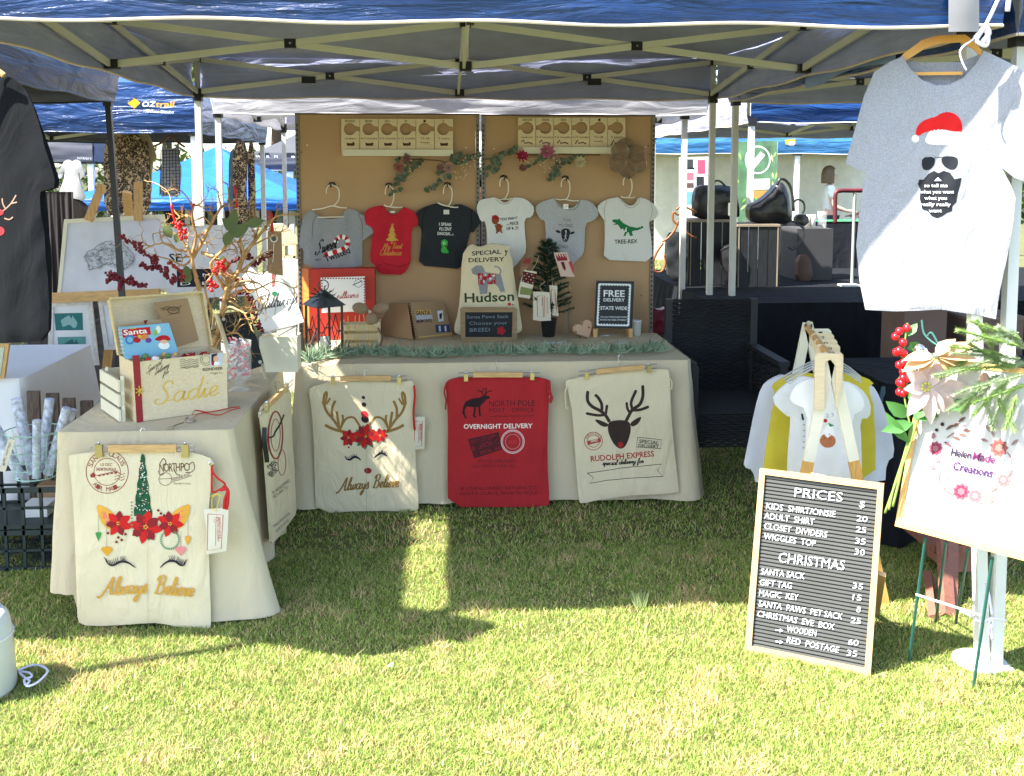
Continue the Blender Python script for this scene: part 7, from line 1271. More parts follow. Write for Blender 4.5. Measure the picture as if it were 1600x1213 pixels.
for i, (a, L_, w_) in enumerate(((95, .125, .055), (140, .10, .05), (185, .08, .045), (235, .115, .055), (275, .12, .05), (320, .12, .055), (0, .13, .055), (45, .10, .05), (70, .09, .045), (300, .09, .04), (345, .09, .04))): q = radians(a); MB().leaf(c + V((0, -.002 * i, 0)), rx_ * cos(q) + uz * sin(q) - SN * -.15, SN, L_, w_, .12).build('petal', PKP, t, smooth=True)
for k in range(7): MB().ball(c + SN * .02 + rx_ * .012 * cos(k * .9) + uz * .012 * sin(k * .9), .005, 6).build('stamen', cm('#b7b84a'), t)
for (u, v, a, L_, w_) in ((1428, 650, 150, .09, .05), (1432, 660, 195, .10, .045), (1440, 640, 100, .09, .05), (1435, 655, 60, .10, .055), (1418, 612, 100, .06, .04), (1490, 640, 30, .07, .04), (1440, 655, 20, .09, .035), (1425, 690, 130, .12, .04)): q = radians(a); MB().leaf(FW_(u, v, .035), rx_ * cos(q) + uz * sin(q) + SN * .1, SN, L_, w_, .2).build('leaf', LG, t, smooth=True)
for P in ([(1440, 650), (1425, 700), (1408, 745), (1388, 800)], [(1430, 660), (1418, 710), (1402, 760), (1394, 795)], [(1436, 655), (1420, 705), (1410, 750), (1400, 790)]): MB().tube([FW_(u, v, .03) for u, v in crom(P, 4)], .004, 6).build('stem', cm('#7a8f4a'), t, smooth=True)
t = thing('flower_pick', 'golden tan poinsettia with felt petals above the pink one', 'artificial flower', FW_(1490, 555, .05)); TANP = mat('tan_felt', (.62, .40, .20), rough=.9, trans=.15); c = FW_(1478, 556, .10)
for a, L_, w_ in ((10, .13, .06), (35, .14, .05), (-15, .11, .05), (175, .10, .05), (205, .11, .06), (230, .07, .05), (60, .08, .05), (-45, .09, .045)): q = radians(a); MB().leaf(c, rx_ * cos(q) + uz * sin(q) * .65 + SN * .12, SN + uz, L_, w_, .25).build('petal', TANP, t, smooth=True)
MB().ball(c + SN * .012, .012, 8).build('centre', CHROME, t); MB().ball(FW_(1445, 546, .05), .018, 12).build('silver_bauble', CHROME, t)
t = thing('berry_pick', 'upright stem of shiny bright red berries beside the sign', 'artificial berries', FW_(1412, 560, .05))
for (u, v) in ((1424, 513), (1412, 518), (1407, 526), (1421, 535), (1410, 550), (1419, 552), (1415, 548), (1421, 567), (1412, 570), (1418, 580), (1420, 590), (1424, 592), (1413, 597), (1417, 598), (1413, 612), (1424, 610), (1418, 614), (1426, 575)): MB().ball(FW_(u, v, .05 + .01 * sin(u)), .0135, 10).build('berry', mat('shiny_berry', (.62, .008, .015), rough=.18, spec=.6), t, smooth=True)
MB().tube([FW_(u, v, .04) for u, v in crom([(1425, 505), (1420, 540), (1416, 580), (1420, 620), (1428, 660)], 4)], .003, 6).build('stem', cm('#6f8a3f'), t)
for (u, v, a) in ((1426, 525, 60), (1424, 545, 10), (1428, 535, -30)): q = radians(a); MB().leaf(FW_(u, v, .04), rx_ * cos(q) + uz * sin(q), SN, .05, .03, .2).build('leaf', LG, t, smooth=True)
t = thing('fir_boughs', 'light green artificial fir boughs with small cone over the sign top', 'artificial fir', FW_(1560, 580, .05)); rr = random.Random(8)
for k, (u, v, a, L_) in enumerate(((1600, 560, 175, .20), (1602, 540, 165, .18), (1560, 560, 200, .14), (1585, 590, 230, .14), (1575, 600, 260, .13), (1550, 590, 235, .12), (1540, 610, 215, .10), (1610, 600, 200, .16), (1600, 520, 190, .14), (1560, 545, 120, .10), (1530, 575, 190, .12), (1590, 575, 150, .15), (1545, 620, 290, .09), (1570, 620, 300, .10), (1605, 545, 140, .10), (1520, 560, 215, .10), (1565, 575, 10, .10), (1595, 570, 185, .16), (1605, 585, 195, .15), (1580, 555, 170, .16), (1570, 585, 205, .14), (1600, 530, 160, .16), (1588, 605, 245, .12), (1600, 615, 255, .10), (1555, 600, 225, .12))):
    q = radians(a); firtwig(MB(), FW_(u, v, .03 + .05 * rr.random()), rx_ * cos(q) + uz * sin(q) + SN * .12, L_ * 1.1, .027, 420, .0015, k).build('bough', FIRG if k % 2 else FIRF, t)
for k in range(3): MB().lathe([(.004, 0), (.016, .012), (.015, .03), (.006, .042)], FW_(1550, 592, .08) + V((0, 0, -.02)), 9).build('cone', cm('#a07f6a'), t) if k == 0 else None
# bearded shirt
s = Sheet((1.9, 3.385, 0), (.38, 1, 0), .012, .018, .0035, 51, .004, 10)
Pn = [(1411, 88), (1420, 105), (1440, 125), (1462, 134), (1482, 133), (1505, 122), (1525, 100), (1537, 79)]
P = Pn + [(1560, 90), (1590, 105), (1615, 125), (1640, 180), (1652, 240), (1630, 262), (1600, 284), (1585, 278), (1565, 262), (1580, 290), (1587, 310), (1583, 350), (1574, 400), (1563, 450), (1556, 499), (1520, 491), (1470, 484), (1400, 487), (1352, 484), (1343, 440), (1338, 385), (1343, 330), (1352, 270), (1321, 256), (1335, 205), (1350, 150), (1366, 113), (1390, 97)]
o = s.solid('adult_tee', P, mat('lilac_grey_jersey', (.33, .34, .38), rough=.95, crease=.8, kind='heather', bump=.2, bscale=400, var=.04), th=.012, L=10); tag(o, 'pale grey adult tee with red cap, sunglasses and black beard', 'shirt'); pr = Print(s, o, 5); pr.g = .8
s2 = Sheet(s.p0 - s.n * .05, s.n); s2.solid('back_neck', [(1408, 92), (1440, 98), (1500, 97), (1540, 82), (1530, 130), (1480, 150), (1430, 135)], MATS['lilac_grey_jersey'], o, th=.004, L=9); s.solid('neck_rib', [(1411, 88), (1420, 105), (1440, 125), (1462, 134), (1482, 133), (1505, 122), (1525, 100), (1537, 79), (1541, 82), (1529, 105), (1508, 127), (1483, 138), (1461, 139), (1437, 130), (1416, 109), (1408, 90)], MATS['lilac_grey_jersey'], o, th=-.004, L=6)
pr.poly([(1430, 211), (1432, 199), (1440, 190), (1452, 185), (1462, 183), (1470, 177), (1482, 175), (1494, 179), (1502, 190), (1504, 206), (1494, 208), (1480, 203), (1468, 203), (1454, 205), (1442, 208), (1436, 213)], '#e01a1c', 'cap_print', 1)
pr.poly([(1448, 212), (1452, 205), (1462, 202), (1474, 203), (1488, 206), (1502, 206), (1509, 213), (1508, 224), (1498, 231), (1484, 227), (1468, 227), (1450, 226), (1444, 220)], '#f2f0ea', 'cap_brim_print', 1); pr.ell(1430, 217, 6, 6, '#eceae4', 'pompom_print')
for X0, f in ((1451, 1), (1483, -1)): pr.poly([(X0 - 11 * f, 246), (X0 + 9 * f, 245), (X0 + 9.5 * f, 256), (X0 + 4 * f, 264), (X0 - 5 * f, 267), (X0 - 11 * f, 262)] if f > 0 else [(1470, 248), (1474, 244), (1495, 245), (1497, 255), (1493, 264), (1486, 266), (1477, 262), (1471, 255)], '#23262e', 'sunglasses_print', 1)
pr.stroke([(1460, 246), (1471, 246)], 1, '#23262e', 'sunglasses_print'); B_ = '#22252c'
pr.poly([(1436, 281), (1443, 281), (1450, 272), (1459, 267), (1466, 271), (1474, 267), (1484, 270), (1491, 280), (1502, 278), (1500, 290), (1496, 303), (1494, 316), (1488, 322), (1487, 330), (1479, 333), (1472, 338), (1464, 341), (1456, 338), (1449, 330), (1441, 327), (1437, 310), (1438, 296), (1434, 288)], B_, 'beard_print')
pr.off0 += .003
for k, (l, a, b) in enumerate((('so tell me', 1444, 1480), ('what you want', 1437, 1490), ('what you', 1444, 1479), ('really really', 1438, 1485), ('want', 1451, 1471))): pr.text(l, a, 292.5 + k * 9.8, b, 292.5 + k * 9.8, 5.6, '#eceef4', True)
pr.poly([(1459, 283), (1465, 277), (1471, 283)], '#dfe0e8', 'mouth_print'); pr.done()
t = thing('wooden_hanger', 'orange wooden hanger holding the bearded shirt', 'clothes hanger', PY(1478, 60, 3.4)); HO = mat('varnished_hanger', (.72, .36, .07), rough=.35)
s = Sheet((1.9, 3.40, 0), (.38, 1, 0)); s.solid('hanger_arms', [(1400, 97), (1412, 84), (1440, 63), (1462, 56), (1508, 54), (1514, 58), (1530, 74), (1548, 92), (1534, 90), (1520, 76), (1500, 66), (1470, 68), (1445, 76), (1414, 96)], HO, t, th=.012, L=None); s.solid('trouser_bar', [(1426, 113), (1504, 112), (1504, 117), (1426, 118)], HO, t, th=.008, L=None)
MB().tube([s.at(u, v) for u, v in crom([(1490, 56), (1492, 42), (1500, 34), (1496, 26)], 4)], .003, 6).build('hook', CHROME, t)
t = thing('white_rope', 'white rope and knotted cloth tying the hanger to the gazebo corner', 'rope', PY(1538, 40, 3.3)); WR = mat('white_rope_nylon', (.75, .70, .82), rough=.8)
for P, r in (([(1510, 110), (1504, 98), (1500, 82), (1506, 72), (1520, 62), (1532, 48)], .003), ([(1532, 52), (1526, 64), (1540, 72), (1544, 60), (1540, 48)], .007), ([(1535, 50), (1540, 40), (1550, 20), (1560, -2)], .006), ([(1574, 18), (1577, -5)], .008), ([(1524, 60), (1538, 44), (1545, 52), (1535, 66)], .009)): MB().tube([PY(u, v, 3.33) for u, v in crom(P, 4)], r, 6).build('rope_strand', WR, t, smooth=True)
t = thing('white_rope', 'white rope tying the two cream poles together near the ground', 'rope', PY(1545, 965, 3.27)); 
for P in ([(1541, 912), (1546, 935), (1550, 962)], [(1523, 968), (1535, 972), (1550, 966), (1572, 970)], [(1520, 964), (1500, 955)], [(1547, 968), (1544, 980), (1552, 978), (1550, 968)], [(1545, 975), (1544, 994)], [(1548, 975), (1550, 1000)]): MB().tube([PY(u, v, 3.27) for u, v in crom(P, 4)], .0045, 6).build('rope_strand', WR, t, smooth=True)
t = thing('base_disc', 'round white base plate under the two cream poles', 'base plate', PZ(1525, 1036)); MB().lathe([(.09, 0), (.09, .012), (.02, .016)], PZ(1530, 1036), 24).build('disc', WSTEEL, t, smooth=True)
# ---------------------------------------------------------------- right middle: wicker chair, crates, bags
WK = mat('black_wicker', (.018, .019, .022), rough=.55, spec=.4); x0, x1, y0, y1 = 1.30, 1.80, 5.33, 5.88; t = thing('wicker_chair', 'black woven armchair beside the calico table', 'chair', ((x0 + x1) / 2, (y0 + y1) / 2, 0))
for x, y, h in ((x0 + .02, y0, .68), (x1, y0, .68), (x0, y1, .97), (x1, y1, .97)): MB().bar((x, y, 0), (x, y, h), .04, .04, (0, 1, 0)).build('leg', WK, t)
def weave(nm, o_, a_, b_, n1, n2, par):
    o_, a_, b_ = V(o_), V(a_), V(b_); n = a_.cross(b_).normalized(); mb = MB()
    for i in range(n1): mb.tube([o_ + b_ * ((i + .5) / n1) + a_ * (j / n2) + n * .004 * (1 if (i + j) % 2 else -1) for j in range(n2 + 1)], b_.length / n1 * .46, 4)
    return mb.build(nm, WK, par, kind='stuff')
weave('back_weave', (x0, y1, .40), (x1 - x0, 0, 0), (0, 0, .57), 44, 14, t); weave('seat_weave', (x0, y0, .42), (x1 - x0, 0, 0), (0, y1 - y0, 0), 26, 14, t); weave('side_weave', (x0, y0, .22), (0, y1 - y0, 0), (0, 0, .44), 34, 12, t); weave('side_weave', (x1, y0, .22), (0, y1 - y0, 0), (0, 0, .44), 34, 12, t); weave('apron_weave', (x0, y0, .24), (x1 - x0, 0, 0), (0, 0, .19), 14, 14, t)
for x in (x0, x1): MB().bar((x, y0 - .02, .69), (x, y1, .69), .06, .025).build('armrest', WK, t)
T6 = drape('draped_table', 'black draped table close behind the white welcome sign', 'table', 2.02, 4.8, 4.55, 5.2, .74, .02, BLACKF, .06, .03, 10, .08, 21)
zt = .862; CB = mat('black_stained_wood', (.016, .018, .024), rough=.6, kind='wood', var=.3); CBE = mat('worn_crate_edge', (.30, .24, .17), rough=.7)
def plank_crate(lab, u0, u1, v0, v1, Y, side, n_=4):
    a, b = PY(u0, v1, Y), PY(u1, v0, Y); z0 = zt; t = thing('wooden_crate', lab, 'crate', ((a.x + b.x) / 2, Y + .15, z0), 'black wooden crates under the handbags'); W_ = (b.x - a.x)
    for k in range(n_): MB().box(a.x + W_ * k / n_ + .004, a.x + W_ * (k + 1) / n_ - .004, Y, Y + .012, z0, b.z - .01).build('plank', CB, t)
    for k in range(3): MB().box(b.x, b.x + .012, Y + .01 + k * .1, Y + .10 + k * .1, z0, b.z - .01).build('plank', CB, t); MB().box(a.x - .012, a.x, Y + .01 + k * .1, Y + .10 + k * .1, z0, b.z - .01).build('plank', CB, t)
    MB().box(a.x - .015, b.x + .015, Y - .006, Y + .33, b.z - .01, b.z + .006).build('top_board', CBE, t); MB().box(a.x - .004, a.x + .004, Y - .004, Y, z0, b.z - .01).build('edge_strip', CBE, t); MB().box(b.x - .004, b.x + .004, Y - .004, Y, z0, b.z - .01).build('edge_strip', CBE, t)
    return b.z + .006
YQ = 7.4; zc = plank_crate('black plank crate under the slouchy bag with maroon side', 1153, 1216, 352, 452, YQ, 0); zc1 = plank_crate('black plank crate under the boxy black handbag', 1078, 1146, 345, 452, YQ + .1, 0)
LE = mat('black_leather', (.02, .021, .024), rough=.32, spec=.5, bump=.4, bscale=60); LER = mat('maroon_leather', (.10, .015, .025), rough=.5); TANL = mat('tan_leather', (.22, .075, .02), rough=.45)
def bag(lab, P, Y, m, th, extra=(), nm='handbag'):
    bw = (max(p[0] for p in P) - min(p[0] for p in P)); s = Sheet((0, Y, 0), YP, .016, .07, .06, 61 + P[0][0], .045 if bw > 50 else .010, 12 if bw > 50 else 4); o = s.solid(nm, smoothp(P, 1), m, th=th, L=6); tag(o, lab, 'bag', 'handbags on the crates')
    for (Q, r, mm, n2) in extra: MB().tube([PY(u, v, Y - .06) for u, v in crom(Q, 5)], r, 6).build(n2, mm, o, smooth=True)
    return s, o
s, o = bag('boxy black leather handbag with short top handle', [(1090, 292), (1100, 289), (1145, 290), (1152, 300), (1156, 322), (1155, 344), (1085, 344), (1084, 320), (1086, 300)], YQ + .22, LE, .08, [([(1114, 291), (1118, 283), (1126, 284), (1133, 291)], .008, LE, 'handle'), ([(1146, 290), (1144, 310), (1147, 345), (1140, 360), (1140, 385)], .008, LE, 'strap')])
MB().box(PY(1145, 325, YQ).x - .006, PY(1149, 325, YQ).x, YQ + .1, YQ + .108, PY(1145, 338, YQ).z, PY(1145, 318, YQ).z).build('buckle', CHROME, o)
s, o = bag('slouchy black bag with maroon side panel and long straps', [(1170, 322), (1185, 316), (1203, 302), (1214, 288), (1222, 284), (1228, 292), (1234, 310), (1238, 335), (1236, 350), (1200, 350), (1172, 347)], YQ + .16, LE, .10, [([(1214, 290), (1218, 281), (1226, 281), (1234, 290), (1238, 305), (1240, 330)], .011, LE, 'strap'), ([(1238, 318), (1246, 312), (1255, 316), (1257, 326), (1254, 334)], .008, LE, 'strap'), ([(1174, 322), (1190, 314), (1206, 300), (1213, 292)], .006, LE, 'zip'), ([(1236, 345), (1246, 350), (1256, 360), (1254, 376), (1240, 390), (1231, 386)], .006, LE, 'strap')])
s.solid('side_panel', [(1216, 302), (1222, 298), (1230, 315), (1234, 338), (1226, 344), (1219, 330)], LER, o, th=-.012, L=8)
bag('small black bag hanging at the end of the crates', [(1243, 336), (1264, 335), (1265, 352), (1243, 353)], YQ + .2, LE, .05, [([(1245, 352), (1256, 356), (1254, 372), (1240, 388)], .005, LE, 'strap')])
bag('limp black leather bag hanging in front of the crates', [(1128, 388), (1140, 382), (1152, 380), (1153, 415), (1150, 436), (1135, 428), (1128, 410)], YQ - .03, LE, .05, [([(1126, 392), (1138, 386), (1150, 380)], .008, LE, 'strap')])
t = thing('leather_straps', 'tan leather straps dangling off the left end of the crates', 'straps', PY(1065, 345, YQ))
for P in ([(1056, 328), (1066, 322), (1076, 326), (1088, 332)], [(1060, 345), (1054, 360), (1044, 372), (1035, 378)], [(1036, 380), (1026, 395), (1021, 410), (1024, 424), (1034, 424), (1040, 412), (1038, 398)], [(1070, 350), (1072, 362), (1080, 369), (1088, 372)], [(1066, 330), (1060, 336), (1052, 332), (1052, 345), (1060, 352)]): MB().tube([PY(u, v, YQ - .04) for u, v in crom(P, 5)], .008, 6).build('strap', TANL, t, smooth=True)
bag('charcoal tote hanging at the left end of the crates', [(1044, 365), (1060, 362), (1075, 368), (1074, 440), (1046, 440), (1040, 400)], YQ + .05, mat('dark_canvas_bag', (.02, .025, .03), rough=.8), .06)
bag('dark red bag low behind the right display board', [(1018, 478), (1030, 486), (1044, 480), (1046, 515), (1036, 524), (1018, 522)], 6.6, mat('dark_red_vinyl', (.16, .01, .03), rough=.35), .08)
bag('brown paper coloured bag standing on the black cloth', [(1247, 400), (1266, 398), (1272, 440), (1246, 441)], YQ + .35, mat('brown_bag', (.10, .06, .045), rough=.7), .08)
t = thing('display_stand', 'thin steel stand with maroon bent tube on the black cloth', 'stand', PZ(1331, 447, zt)); q = PZ(1331, 447, zt); MB().box(q.x - .09, q.x + .05, q.y - .05, q.y + .05, zt, zt + .012).build('base_plate', WSTEEL, t); MB().tube([q, V((q.x, q.y, PY(1331, 300, q.y).z))], .012, 8).build('post', mat('dull_steel', (.3, .33, .33), rough=.4), t); MB().tube([PY(u, v, q.y) for u, v in crom([(1305, 350), (1305, 320), (1306, 302), (1315, 298), (1335, 298), (1380, 297)], 5)], .016, 8).build('bent_tube', LER, t, smooth=True)
for i, (u, w_, m) in enumerate(((1262, 5, IVORY), (1270, 5, WHITE), (1284, 9, gm))): q = PY(u, 356, 7.9); o = MB().lathe([(w_ * .0035, 0), (w_ * .004, .06), (w_ * .0042, .10 if i < 2 else .13)], V((q.x, 7.9, q.z)), 14).build('jar', m, smooth=True); tag(o, ['slim ivory candle beyond the crates', 'short white candle beyond the crates', 'clear glass jar right of the two candles'][i], 'candle' if i < 2 else 'jar', 'candles and jar beyond the crates')
q0, q1 = PY(1244, 357, 7.85), PY(1300, 357, 7.85); t = thing('side_plinth', 'grey stone coloured plinth under the candles', 'plinth', ((q0.x + q1.x) / 2, 8, zt)); MB().box(q0.x, q1.x, 7.82, 8.2, zt, q0.z - .002).build('plinth_body', mat('grey_plinth', (.045, .045, .05), rough=.7), t)
# brown furniture and clutter at the far right
t = thing('wooden_stool', 'reddish brown wooden stool legs on the grass behind the sign', 'stool', PZ(1465, 965)); BRW = mat('reddish_wood', (.22, .09, .065), rough=.7, kind='wood')
for P in ([(1474, 848), (1481, 965)], [(1452, 900), (1460, 970)], [(1486, 848), (1484, 955)]): a_ = PZ(*P[1]); MB().bar(a_, hit(P[0][0], P[0][1], V((0, 4.0, 0)), V((0, 1, 0))), .05, .03, (0, 1, 0)).build('leg', BRW, t)
q = PY(1508, 876, 4.1); MB().box(q.x - .07, q.x + .06, 4.1, 4.3, q.z - .05, q.z + .04).build('drawer', mat('terracotta_box', (.38, .15, .10), rough=.7), t); q = PY(1500, 850, 4.1); MB().box(q.x - .16, q.x + .12, 4.0, 4.35, q.z, q.z + .03).build('seat', BRW, t)
for i, (u0, u1, v0, v1) in enumerate(((1412, 1480, 484, 530), (1512, 1600, 500, 540))): a_, b_ = PY(u0, v1, 5.6), PY(u1, v0, 5.6); t = thing('cardboard_box', ['brown box on the black cloth beside the berry stem', 'brown box on the black cloth behind the two cream poles'][i], 'box', ((a_.x + b_.x) / 2, 5.7, a_.z)); MB().box(a_.x, b_.x, 5.6, 5.9, .4, b_.z).build('box_body', mat('brown_box', (.17, .11, .09), rough=.8), t); MB().box(a_.x - .01, b_.x + .01, 5.59, 5.91, b_.z, b_.z + .02).build('lid', mat('brown_lid', (.22, .15, .12), rough=.8), t)
# ---------------------------------------------------------------- far right: banner, posters, people
s = Sheet((0, 15.2, 0), YP); t = thing('green_banner', 'green leafy banner with round white emblem beyond the handbags', 'banner', PY(1183, 330, 15.2)); s.solid('banner_cloth', [(1152, 222), (1214, 220), (1214, 345), (1152, 347)], mat('banner_green', (.10, .20, .11), rough=.6, var=.5, vscale=5), t, th=.01, L=None, smooth=False); pr = Print(s, t, 40)
pr.ring(1184, 250, 19, 2.2, '#e9efe9', 'emblem', ry=21); pr.stroke([(1174, 262), (1192, 240)], 9, '#e9efe9', 'emblem'); pr.poly([(1178, 280), (1203, 279), (1203, 296), (1178, 297)], '#c9d2c6', 'text_block'); pr.poly([(1176, 298), (1206, 298), (1206, 310), (1176, 310)], '#c98a4a', 'picture_block')
rr = random.Random(6)
for _ in range(60): x, y = rr.uniform(1154, 1212), rr.uniform(224, 340); pr.petal(x, y, rr.uniform(200, 340), rr.uniform(6, 14), 3, rr.choice(['#6fb04a', '#9fce6a', '#3f8a4a', '#c4dd8c']), 'leaf_print') if not (1160 < x < 1206 and 228 < y < 312) else None
pr.done()
for u in (1153, 1213): q = PY(u, 222, 15.22); MB().bar((q.x, 15.22, 0), (q.x, 15.22, q.z), .04, .03, (0, 1, 0)).build('pole', WSTEEL, t)
s = Sheet((0, 14.6, 0), YP); t = thing('poster_board', 'white board of small pink and black posters by the far pole', 'board', PY(1085, 350, 14.6)); s.solid('backing', [(1062, 246), (1112, 245), (1112, 345), (1062, 346)], WHITE, t, th=.03, L=None, smooth=False)
for i, (x0_, y0_, x1_, y1_, c_) in enumerate(((1073, 249, 1083, 262, '#3a3c40'), (1090, 250, 1102, 272, '#a8506a'), (1073, 270, 1084, 282, '#b86a7a'), (1088, 276, 1100, 292, '#2c2e34'), (1073, 286, 1084, 294, '#5c4a44'), (1066, 262, 1085, 265, '#222428'), (1073, 300, 1085, 320, '#6aa0d0'), (1090, 300, 1103, 316, '#c9a49a'))): pr = Print(s, t, 40); pr.poly([(x0_, y0_), (x1_, y0_), (x1_, y1_), (x0_, y1_)], c_, 'poster'); pr.done()
for u in (1064, 1110): q = PY(u, 340, 14.63); MB().bar((q.x, 14.63, 0), (q.x, 14.63, q.z), .04, .03, (0, 1, 0)).build('leg', WSTEEL, t)
SKIN = mat('skin', (.56, .33, .24), rough=.55, var=.05); HAIRM = mat('ash_blonde_hair', (.16, .10, .055), rough=.5, kind='wood', var=.25)
def skinmesh(nm, J, E, m, par, root=0, sub=2):
    me = bpy.data.meshes.new(nm); me.from_pydata([tuple(j[0]) for j in J], E, []); o = bpy.data.objects.new(nm, me); col.objects.link(o); md = o.modifiers.new('s', 'SKIN'); sv = me.skin_vertices[0].data
    for i, j in enumerate(J): sv[i].radius = (j[1], j[2] if len(j) > 2 else j[1]); sv[i].use_root = (i == root)
    o.modifiers.new('u', 'SUBSURF').levels = sub; o.modifiers['u'].render_levels = sub
    bpy.context.view_layer.update(); me2 = bpy.data.meshes.new_from_object(o.evaluated_get(bpy.context.evaluated_depsgraph_get())); bpy.data.objects.remove(o); me2.materials.clear(); me2.materials.append(m)
    me2.polygons.foreach_set('use_smooth', [True] * len(me2.polygons)); o = bpy.data.objects.new(nm, me2); col.objects.link(o); o.parent = par; return o
def person(lab, loc, rz, h, top, legs, hair, arms):
    k = h / 1.7; t = thing('person', lab, 'person', loc); t.rotation_euler = (0, 0, rz); X = lambda x, y, z: (x * k, y * k, z * k)
    J = [(X(0, 0, .95), .115, .15), (X(0, 0, 1.12), .10, .13), (X(0, 0, 1.32), .10, .155), (X(0, 0, 1.42), .052, .06), (X(.01, 0, 1.465), .046, .05), (X(.02, 0, 1.53), .074, .068), (X(.015, 0, 1.605), .085, .076),
         (X(0, .165, 1.38), .05), (X(0, -.165, 1.38), .05)]
    E = [(0, 1), (1, 2), (2, 3), (3, 4), (4, 5), (5, 6), (2, 7), (2, 8)]
    for sgn, idx in ((1, 7), (-1, 8)):
        el, wr, ha = arms; n = len(J); J += [(X(el[0], sgn * el[1], el[2]), .038), (X(wr[0], sgn * wr[1], wr[2]), .026), (X(ha[0], sgn * ha[1], ha[2]), .030, .018)]; E += [(idx, n), (n, n + 1), (n + 1, n + 2)]
        for f in range(4): m_ = len(J); J += [(X(ha[0] + .045, sgn * (ha[1] - .03 + f * .018), ha[2] - .004), .009), (X(ha[0] + .085, sgn * (ha[1] - .03 + f * .018), ha[2] - .02), .0075)]; E += [(n + 2, m_), (m_, m_ + 1)]
        m_ = len(J); J += [(X(ha[0] + .02, sgn * (ha[1] - .05), ha[2] + .01), .010)]; E += [(n + 2, m_)]
        n = len(J); J += [(X(0, sgn * .09, .88), .085), (X(.01, sgn * .09, .50), .055), (X(-.01, sgn * .09, .10), .036), (X(.09, sgn * .09, .04), .034)]; E += [(0, n), (n, n + 1), (n + 1, n + 2), (n + 2, n + 3)]
    J = [(j[0],) + tuple(r * k for r in j[1:]) for j in J]; skinmesh('body', J, E, SKIN, t)
    el = arms[0]; T = [(X(0, 0, .93), .135, .17), (X(0, 0, 1.12), .125, .155), (X(0, 0, 1.30), .125, .175), (X(0, 0, 1.395), .075, .10), (X(0, .17, 1.37), .062), (X(0, -.17, 1.37), .062), (X(el[0] * .62, .17 + (el[1] - .17) * .62, 1.37 + (el[2] - 1.37) * .62), .062), (X(el[0] * .62, -.17 - (el[1] - .17) * .62, 1.37 + (el[2] - 1.37) * .62), .062)]
    skinmesh('tee_shirt', [(j[0],) + tuple(r * k for r in j[1:]) for j in T], [(0, 1), (1, 2), (2, 3), (2, 4), (2, 5), (4, 6), (5, 7)], top, t)
    T = [(X(0, 0, .97), .13, .165), (X(0, .09, .86), .10), (X(0, -.09, .86), .10), (X(.01, .09, .5), .075), (X(.01, -.09, .5), .075), (X(-.01, .09, .10), .06), (X(-.01, -.09, .10), .06)]
    skinmesh('trousers', [(j[0],) + tuple(r * k for r in j[1:]) for j in T], [(0, 1), (0, 2), (1, 3), (2, 4), (3, 5), (4, 6)], legs, t)
    hc = V(X(-.012, 0, 1.60)); mb = MB()
    def hf(u, v):
        a = 2 * pi * u; cut = .82 if abs((a + pi) % (2 * pi) - pi) > .9 else .33; ph = v * pi * cut; r = (.108 + .006 * sin(a * 23) * v) * k
        z = cos(ph) * .115 * k if ph < pi / 2 else -(ph - pi / 2) * .16 * k; rr_ = sin(min(ph, pi / 2)) * r * (.97 if ph < pi / 2 else 1.03); return hc + V((cos(a) * rr_ * 1.05, sin(a) * rr_ * .92, z))
    mb.grid(hf, 48, 12); n = len(mb.v); me = bpy.data.meshes.new('hair'); me.from_pydata([tuple(p) for p in mb.v], [], mb.f); me.materials.append(hair); me.polygons.foreach_set('use_smooth', [True] * len(me.polygons)); o = bpy.data.objects.new('hair', me); col.objects.link(o); o.parent = t
    for nm, c, r, m in (('nose', (.108, 0, 1.55), .013, SKIN), ('eye', (.095, .028, 1.575), .009, WHITE), ('eye', (.095, -.028, 1.575), .009, WHITE), ('pupil', (.103, .029, 1.575), .005, PLAS), ('pupil', (.103, -.029, 1.575), .005, PLAS), ('ear', (.005, .08, 1.555), .018, SKIN), ('ear', (.005, -.08, 1.555), .018, SKIN), ('mouth', (.098, 0, 1.515), .009, cm('#a8564e'))):
        b = MB(); b.ball((0, 0, 0), r * k, 10); b.v = [V((p.x * .7, p.y * (1.8 if nm == 'mouth' else 1), p.z * (.5 if nm == 'mouth' else 1.2 if nm == 'ear' else 1))) + V(X(*c)) for p in b.v]
        me = bpy.data.meshes.new(nm); me.from_pydata([tuple(p) for p in b.v], [], b.f); me.materials.append(m); o = bpy.data.objects.new(nm, me); col.objects.link(o); o.parent = t
    return t
ARM = ((.03, .20, 1.10), (.24, .17, 1.02), (.31, .15, 1.02))
q = PY(1296, 300, 16.2); person('woman with a blonde bob in white tee working behind the far table', (q.x, 16.2, .0), radians(-12), 1.76, WJ, cm('#4a5568'), HAIRM, ARM)
q = PY(1362, 300, 16.4); person('person in pale top facing the woman in the white tee', (q.x, 16.4, 0), radians(180), 1.6, cm('#b9b4b4'), BLKJ, DARKW, ARM)
q = PY(749, 300, 9.3); person('dark haired person glimpsed through the slit between the boards', (q.x, 9.3, 0), radians(-90), 1.66, cm('#3c3440'), BLKJ, mat('dark_hair', (.02, .015, .012), rough=.5), ARM)
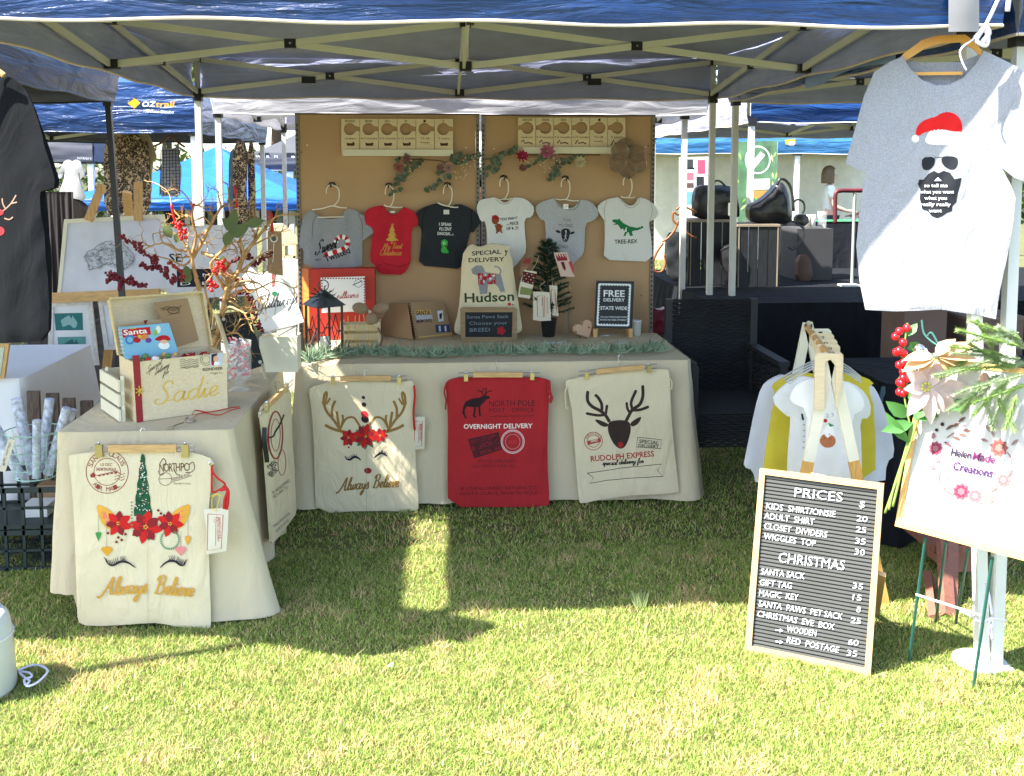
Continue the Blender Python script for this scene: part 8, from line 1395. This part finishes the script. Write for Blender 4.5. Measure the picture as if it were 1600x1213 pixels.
# ---------------------------------------------------------------- far background
rr = random.Random(77)
def tree(lab, x, y, h, r, c, seed):
    q = random.Random(seed); t = thing('leafy_tree', lab, 'tree', (x, y, 0), 'trees beyond the market'); BK = mat('bark', (.09, .06, .04), rough=.9)
    MB().tube([(x, y, 0), (x + .1, y, h * .35), (x, y, h * .6)], [.25, .18, .1], 8).build('trunk', BK, t)
    for k in range(5): a = k * 1.3; MB().tube([(x, y, h * (.35 + .05 * k)), (x + r * .6 * cos(a), y + r * .6 * sin(a), h * (.6 + .05 * k))], [.1, .03], 6).build('limb', BK, t)
    n = 5200; g = np.random.default_rng(seed); cl = g.normal(size=(26, 3)); cl /= np.linalg.norm(cl, axis=1)[:, None]; cl *= g.uniform(.45, .95, (26, 1)); ci = g.integers(0, 26, n)
    P = cl[ci] + g.normal(size=(n, 3)) * .17; P = P * np.array([r, r, h * .36]) + np.array([x, y, h * .66]); s = g.uniform(.10, .2, n); D = g.normal(size=(n, 3)); D /= np.linalg.norm(D, axis=1)[:, None]; U = g.normal(size=(n, 3)); U -= (U * D).sum(1)[:, None] * D; U /= np.linalg.norm(U, axis=1)[:, None]; W = np.cross(D, U)
    v = np.stack([P - U * s[:, None], P + W * s[:, None] * .5, P + U * s[:, None], P - W * s[:, None] * .5], 1).reshape(-1, 3); me = bpy.data.meshes.new('crown'); me.from_pydata(v.tolist(), [], np.arange(n * 4).reshape(-1, 4).tolist()); me.materials.append(c); o = bpy.data.objects.new('crown', me); col.objects.link(o); o.parent = t; o.location = -t.location; o.matrix_parent_inverse = Matrix.Identity(4); o['kind'] = 'stuff'
LF = [mat('tree_leaf_a', (.06, .10, .02), rough=.6, trans=.35, var=.4, vscale=2), mat('tree_leaf_b', (.11, .15, .025), rough=.6, trans=.4, var=.4, vscale=2)]
for i, (u, y, h, r, lb) in enumerate(((430, 34, 9, 4, 'yellow green tree seen past the left board edge'), (120, 40, 11, 5, 'broad tree behind the far grey gazebo flap'), (760, 42, 12, 5.5, 'tree hidden behind the white gazebo roof'), (1060, 38, 10, 4.5, 'tree beyond the pale canvas wall by the handbags'), (1420, 44, 13, 6, 'tall tree behind the bearded shirt'), (1640, 36, 11, 5, 'tree at the far right edge of the market'), (260, 46, 12, 6, 'tree behind the bright blue roof'), (-120, 38, 12, 6, 'tree beyond the far left gazebos'))): p = PY(u, 264, y); tree(lb, p.x, y, h, r, LF[(i + 1) % 2], i + 3)
mb = MB()
g = np.random.default_rng(4); n = 16000; P = np.stack([g.uniform(-30, 36, n), g.uniform(31, 33, n), g.uniform(0, 1, n) ** .8 * (1.9 + .5 * np.sin(g.uniform(-30, 36, n)))], 1); s = .12; D = g.normal(size=(n, 3)) * s
v = np.stack([P - D, P + np.roll(D, 1, 1) * .6, P + D], 1).reshape(-1, 3); me = bpy.data.meshes.new('hedge'); me.from_pydata(v.tolist(), [], np.arange(n * 3).reshape(-1, 3).tolist()); me.materials.append(LF[0]); o = bpy.data.objects.new('hedge', me); col.objects.link(o); o['kind'] = 'stuff'; o['label'] = 'long clipped green hedge closing off the market field'; o['category'] = 'hedge'
mb = MB().box(-30, 36, 33.2, 33.4, 0, 1.7); struct('boundary_wall', mb, mat('pale_wall', (.32, .31, .26), rough=.9))
for i, (u, y, lb) in enumerate(((20, 24, 'distant white market tent at the far left'), (640, 26, 'distant white market tent behind the display boards'), (980, 27, 'distant white market tent beside the far canvas wall'))): p = PY(u, 264, y); gazebo('market_gazebo', lb, p.x - 2.2, p.x + 2.2, y, y + 3, 2.0, .3, 3.2, WHITEC, WHITEC, WHITEC, [(p.x - 2.15, y + .05, 0, 0), (p.x + 2.15, y + .05, 0, 0)], truss=False, pm=WSTEEL, pr=.04)
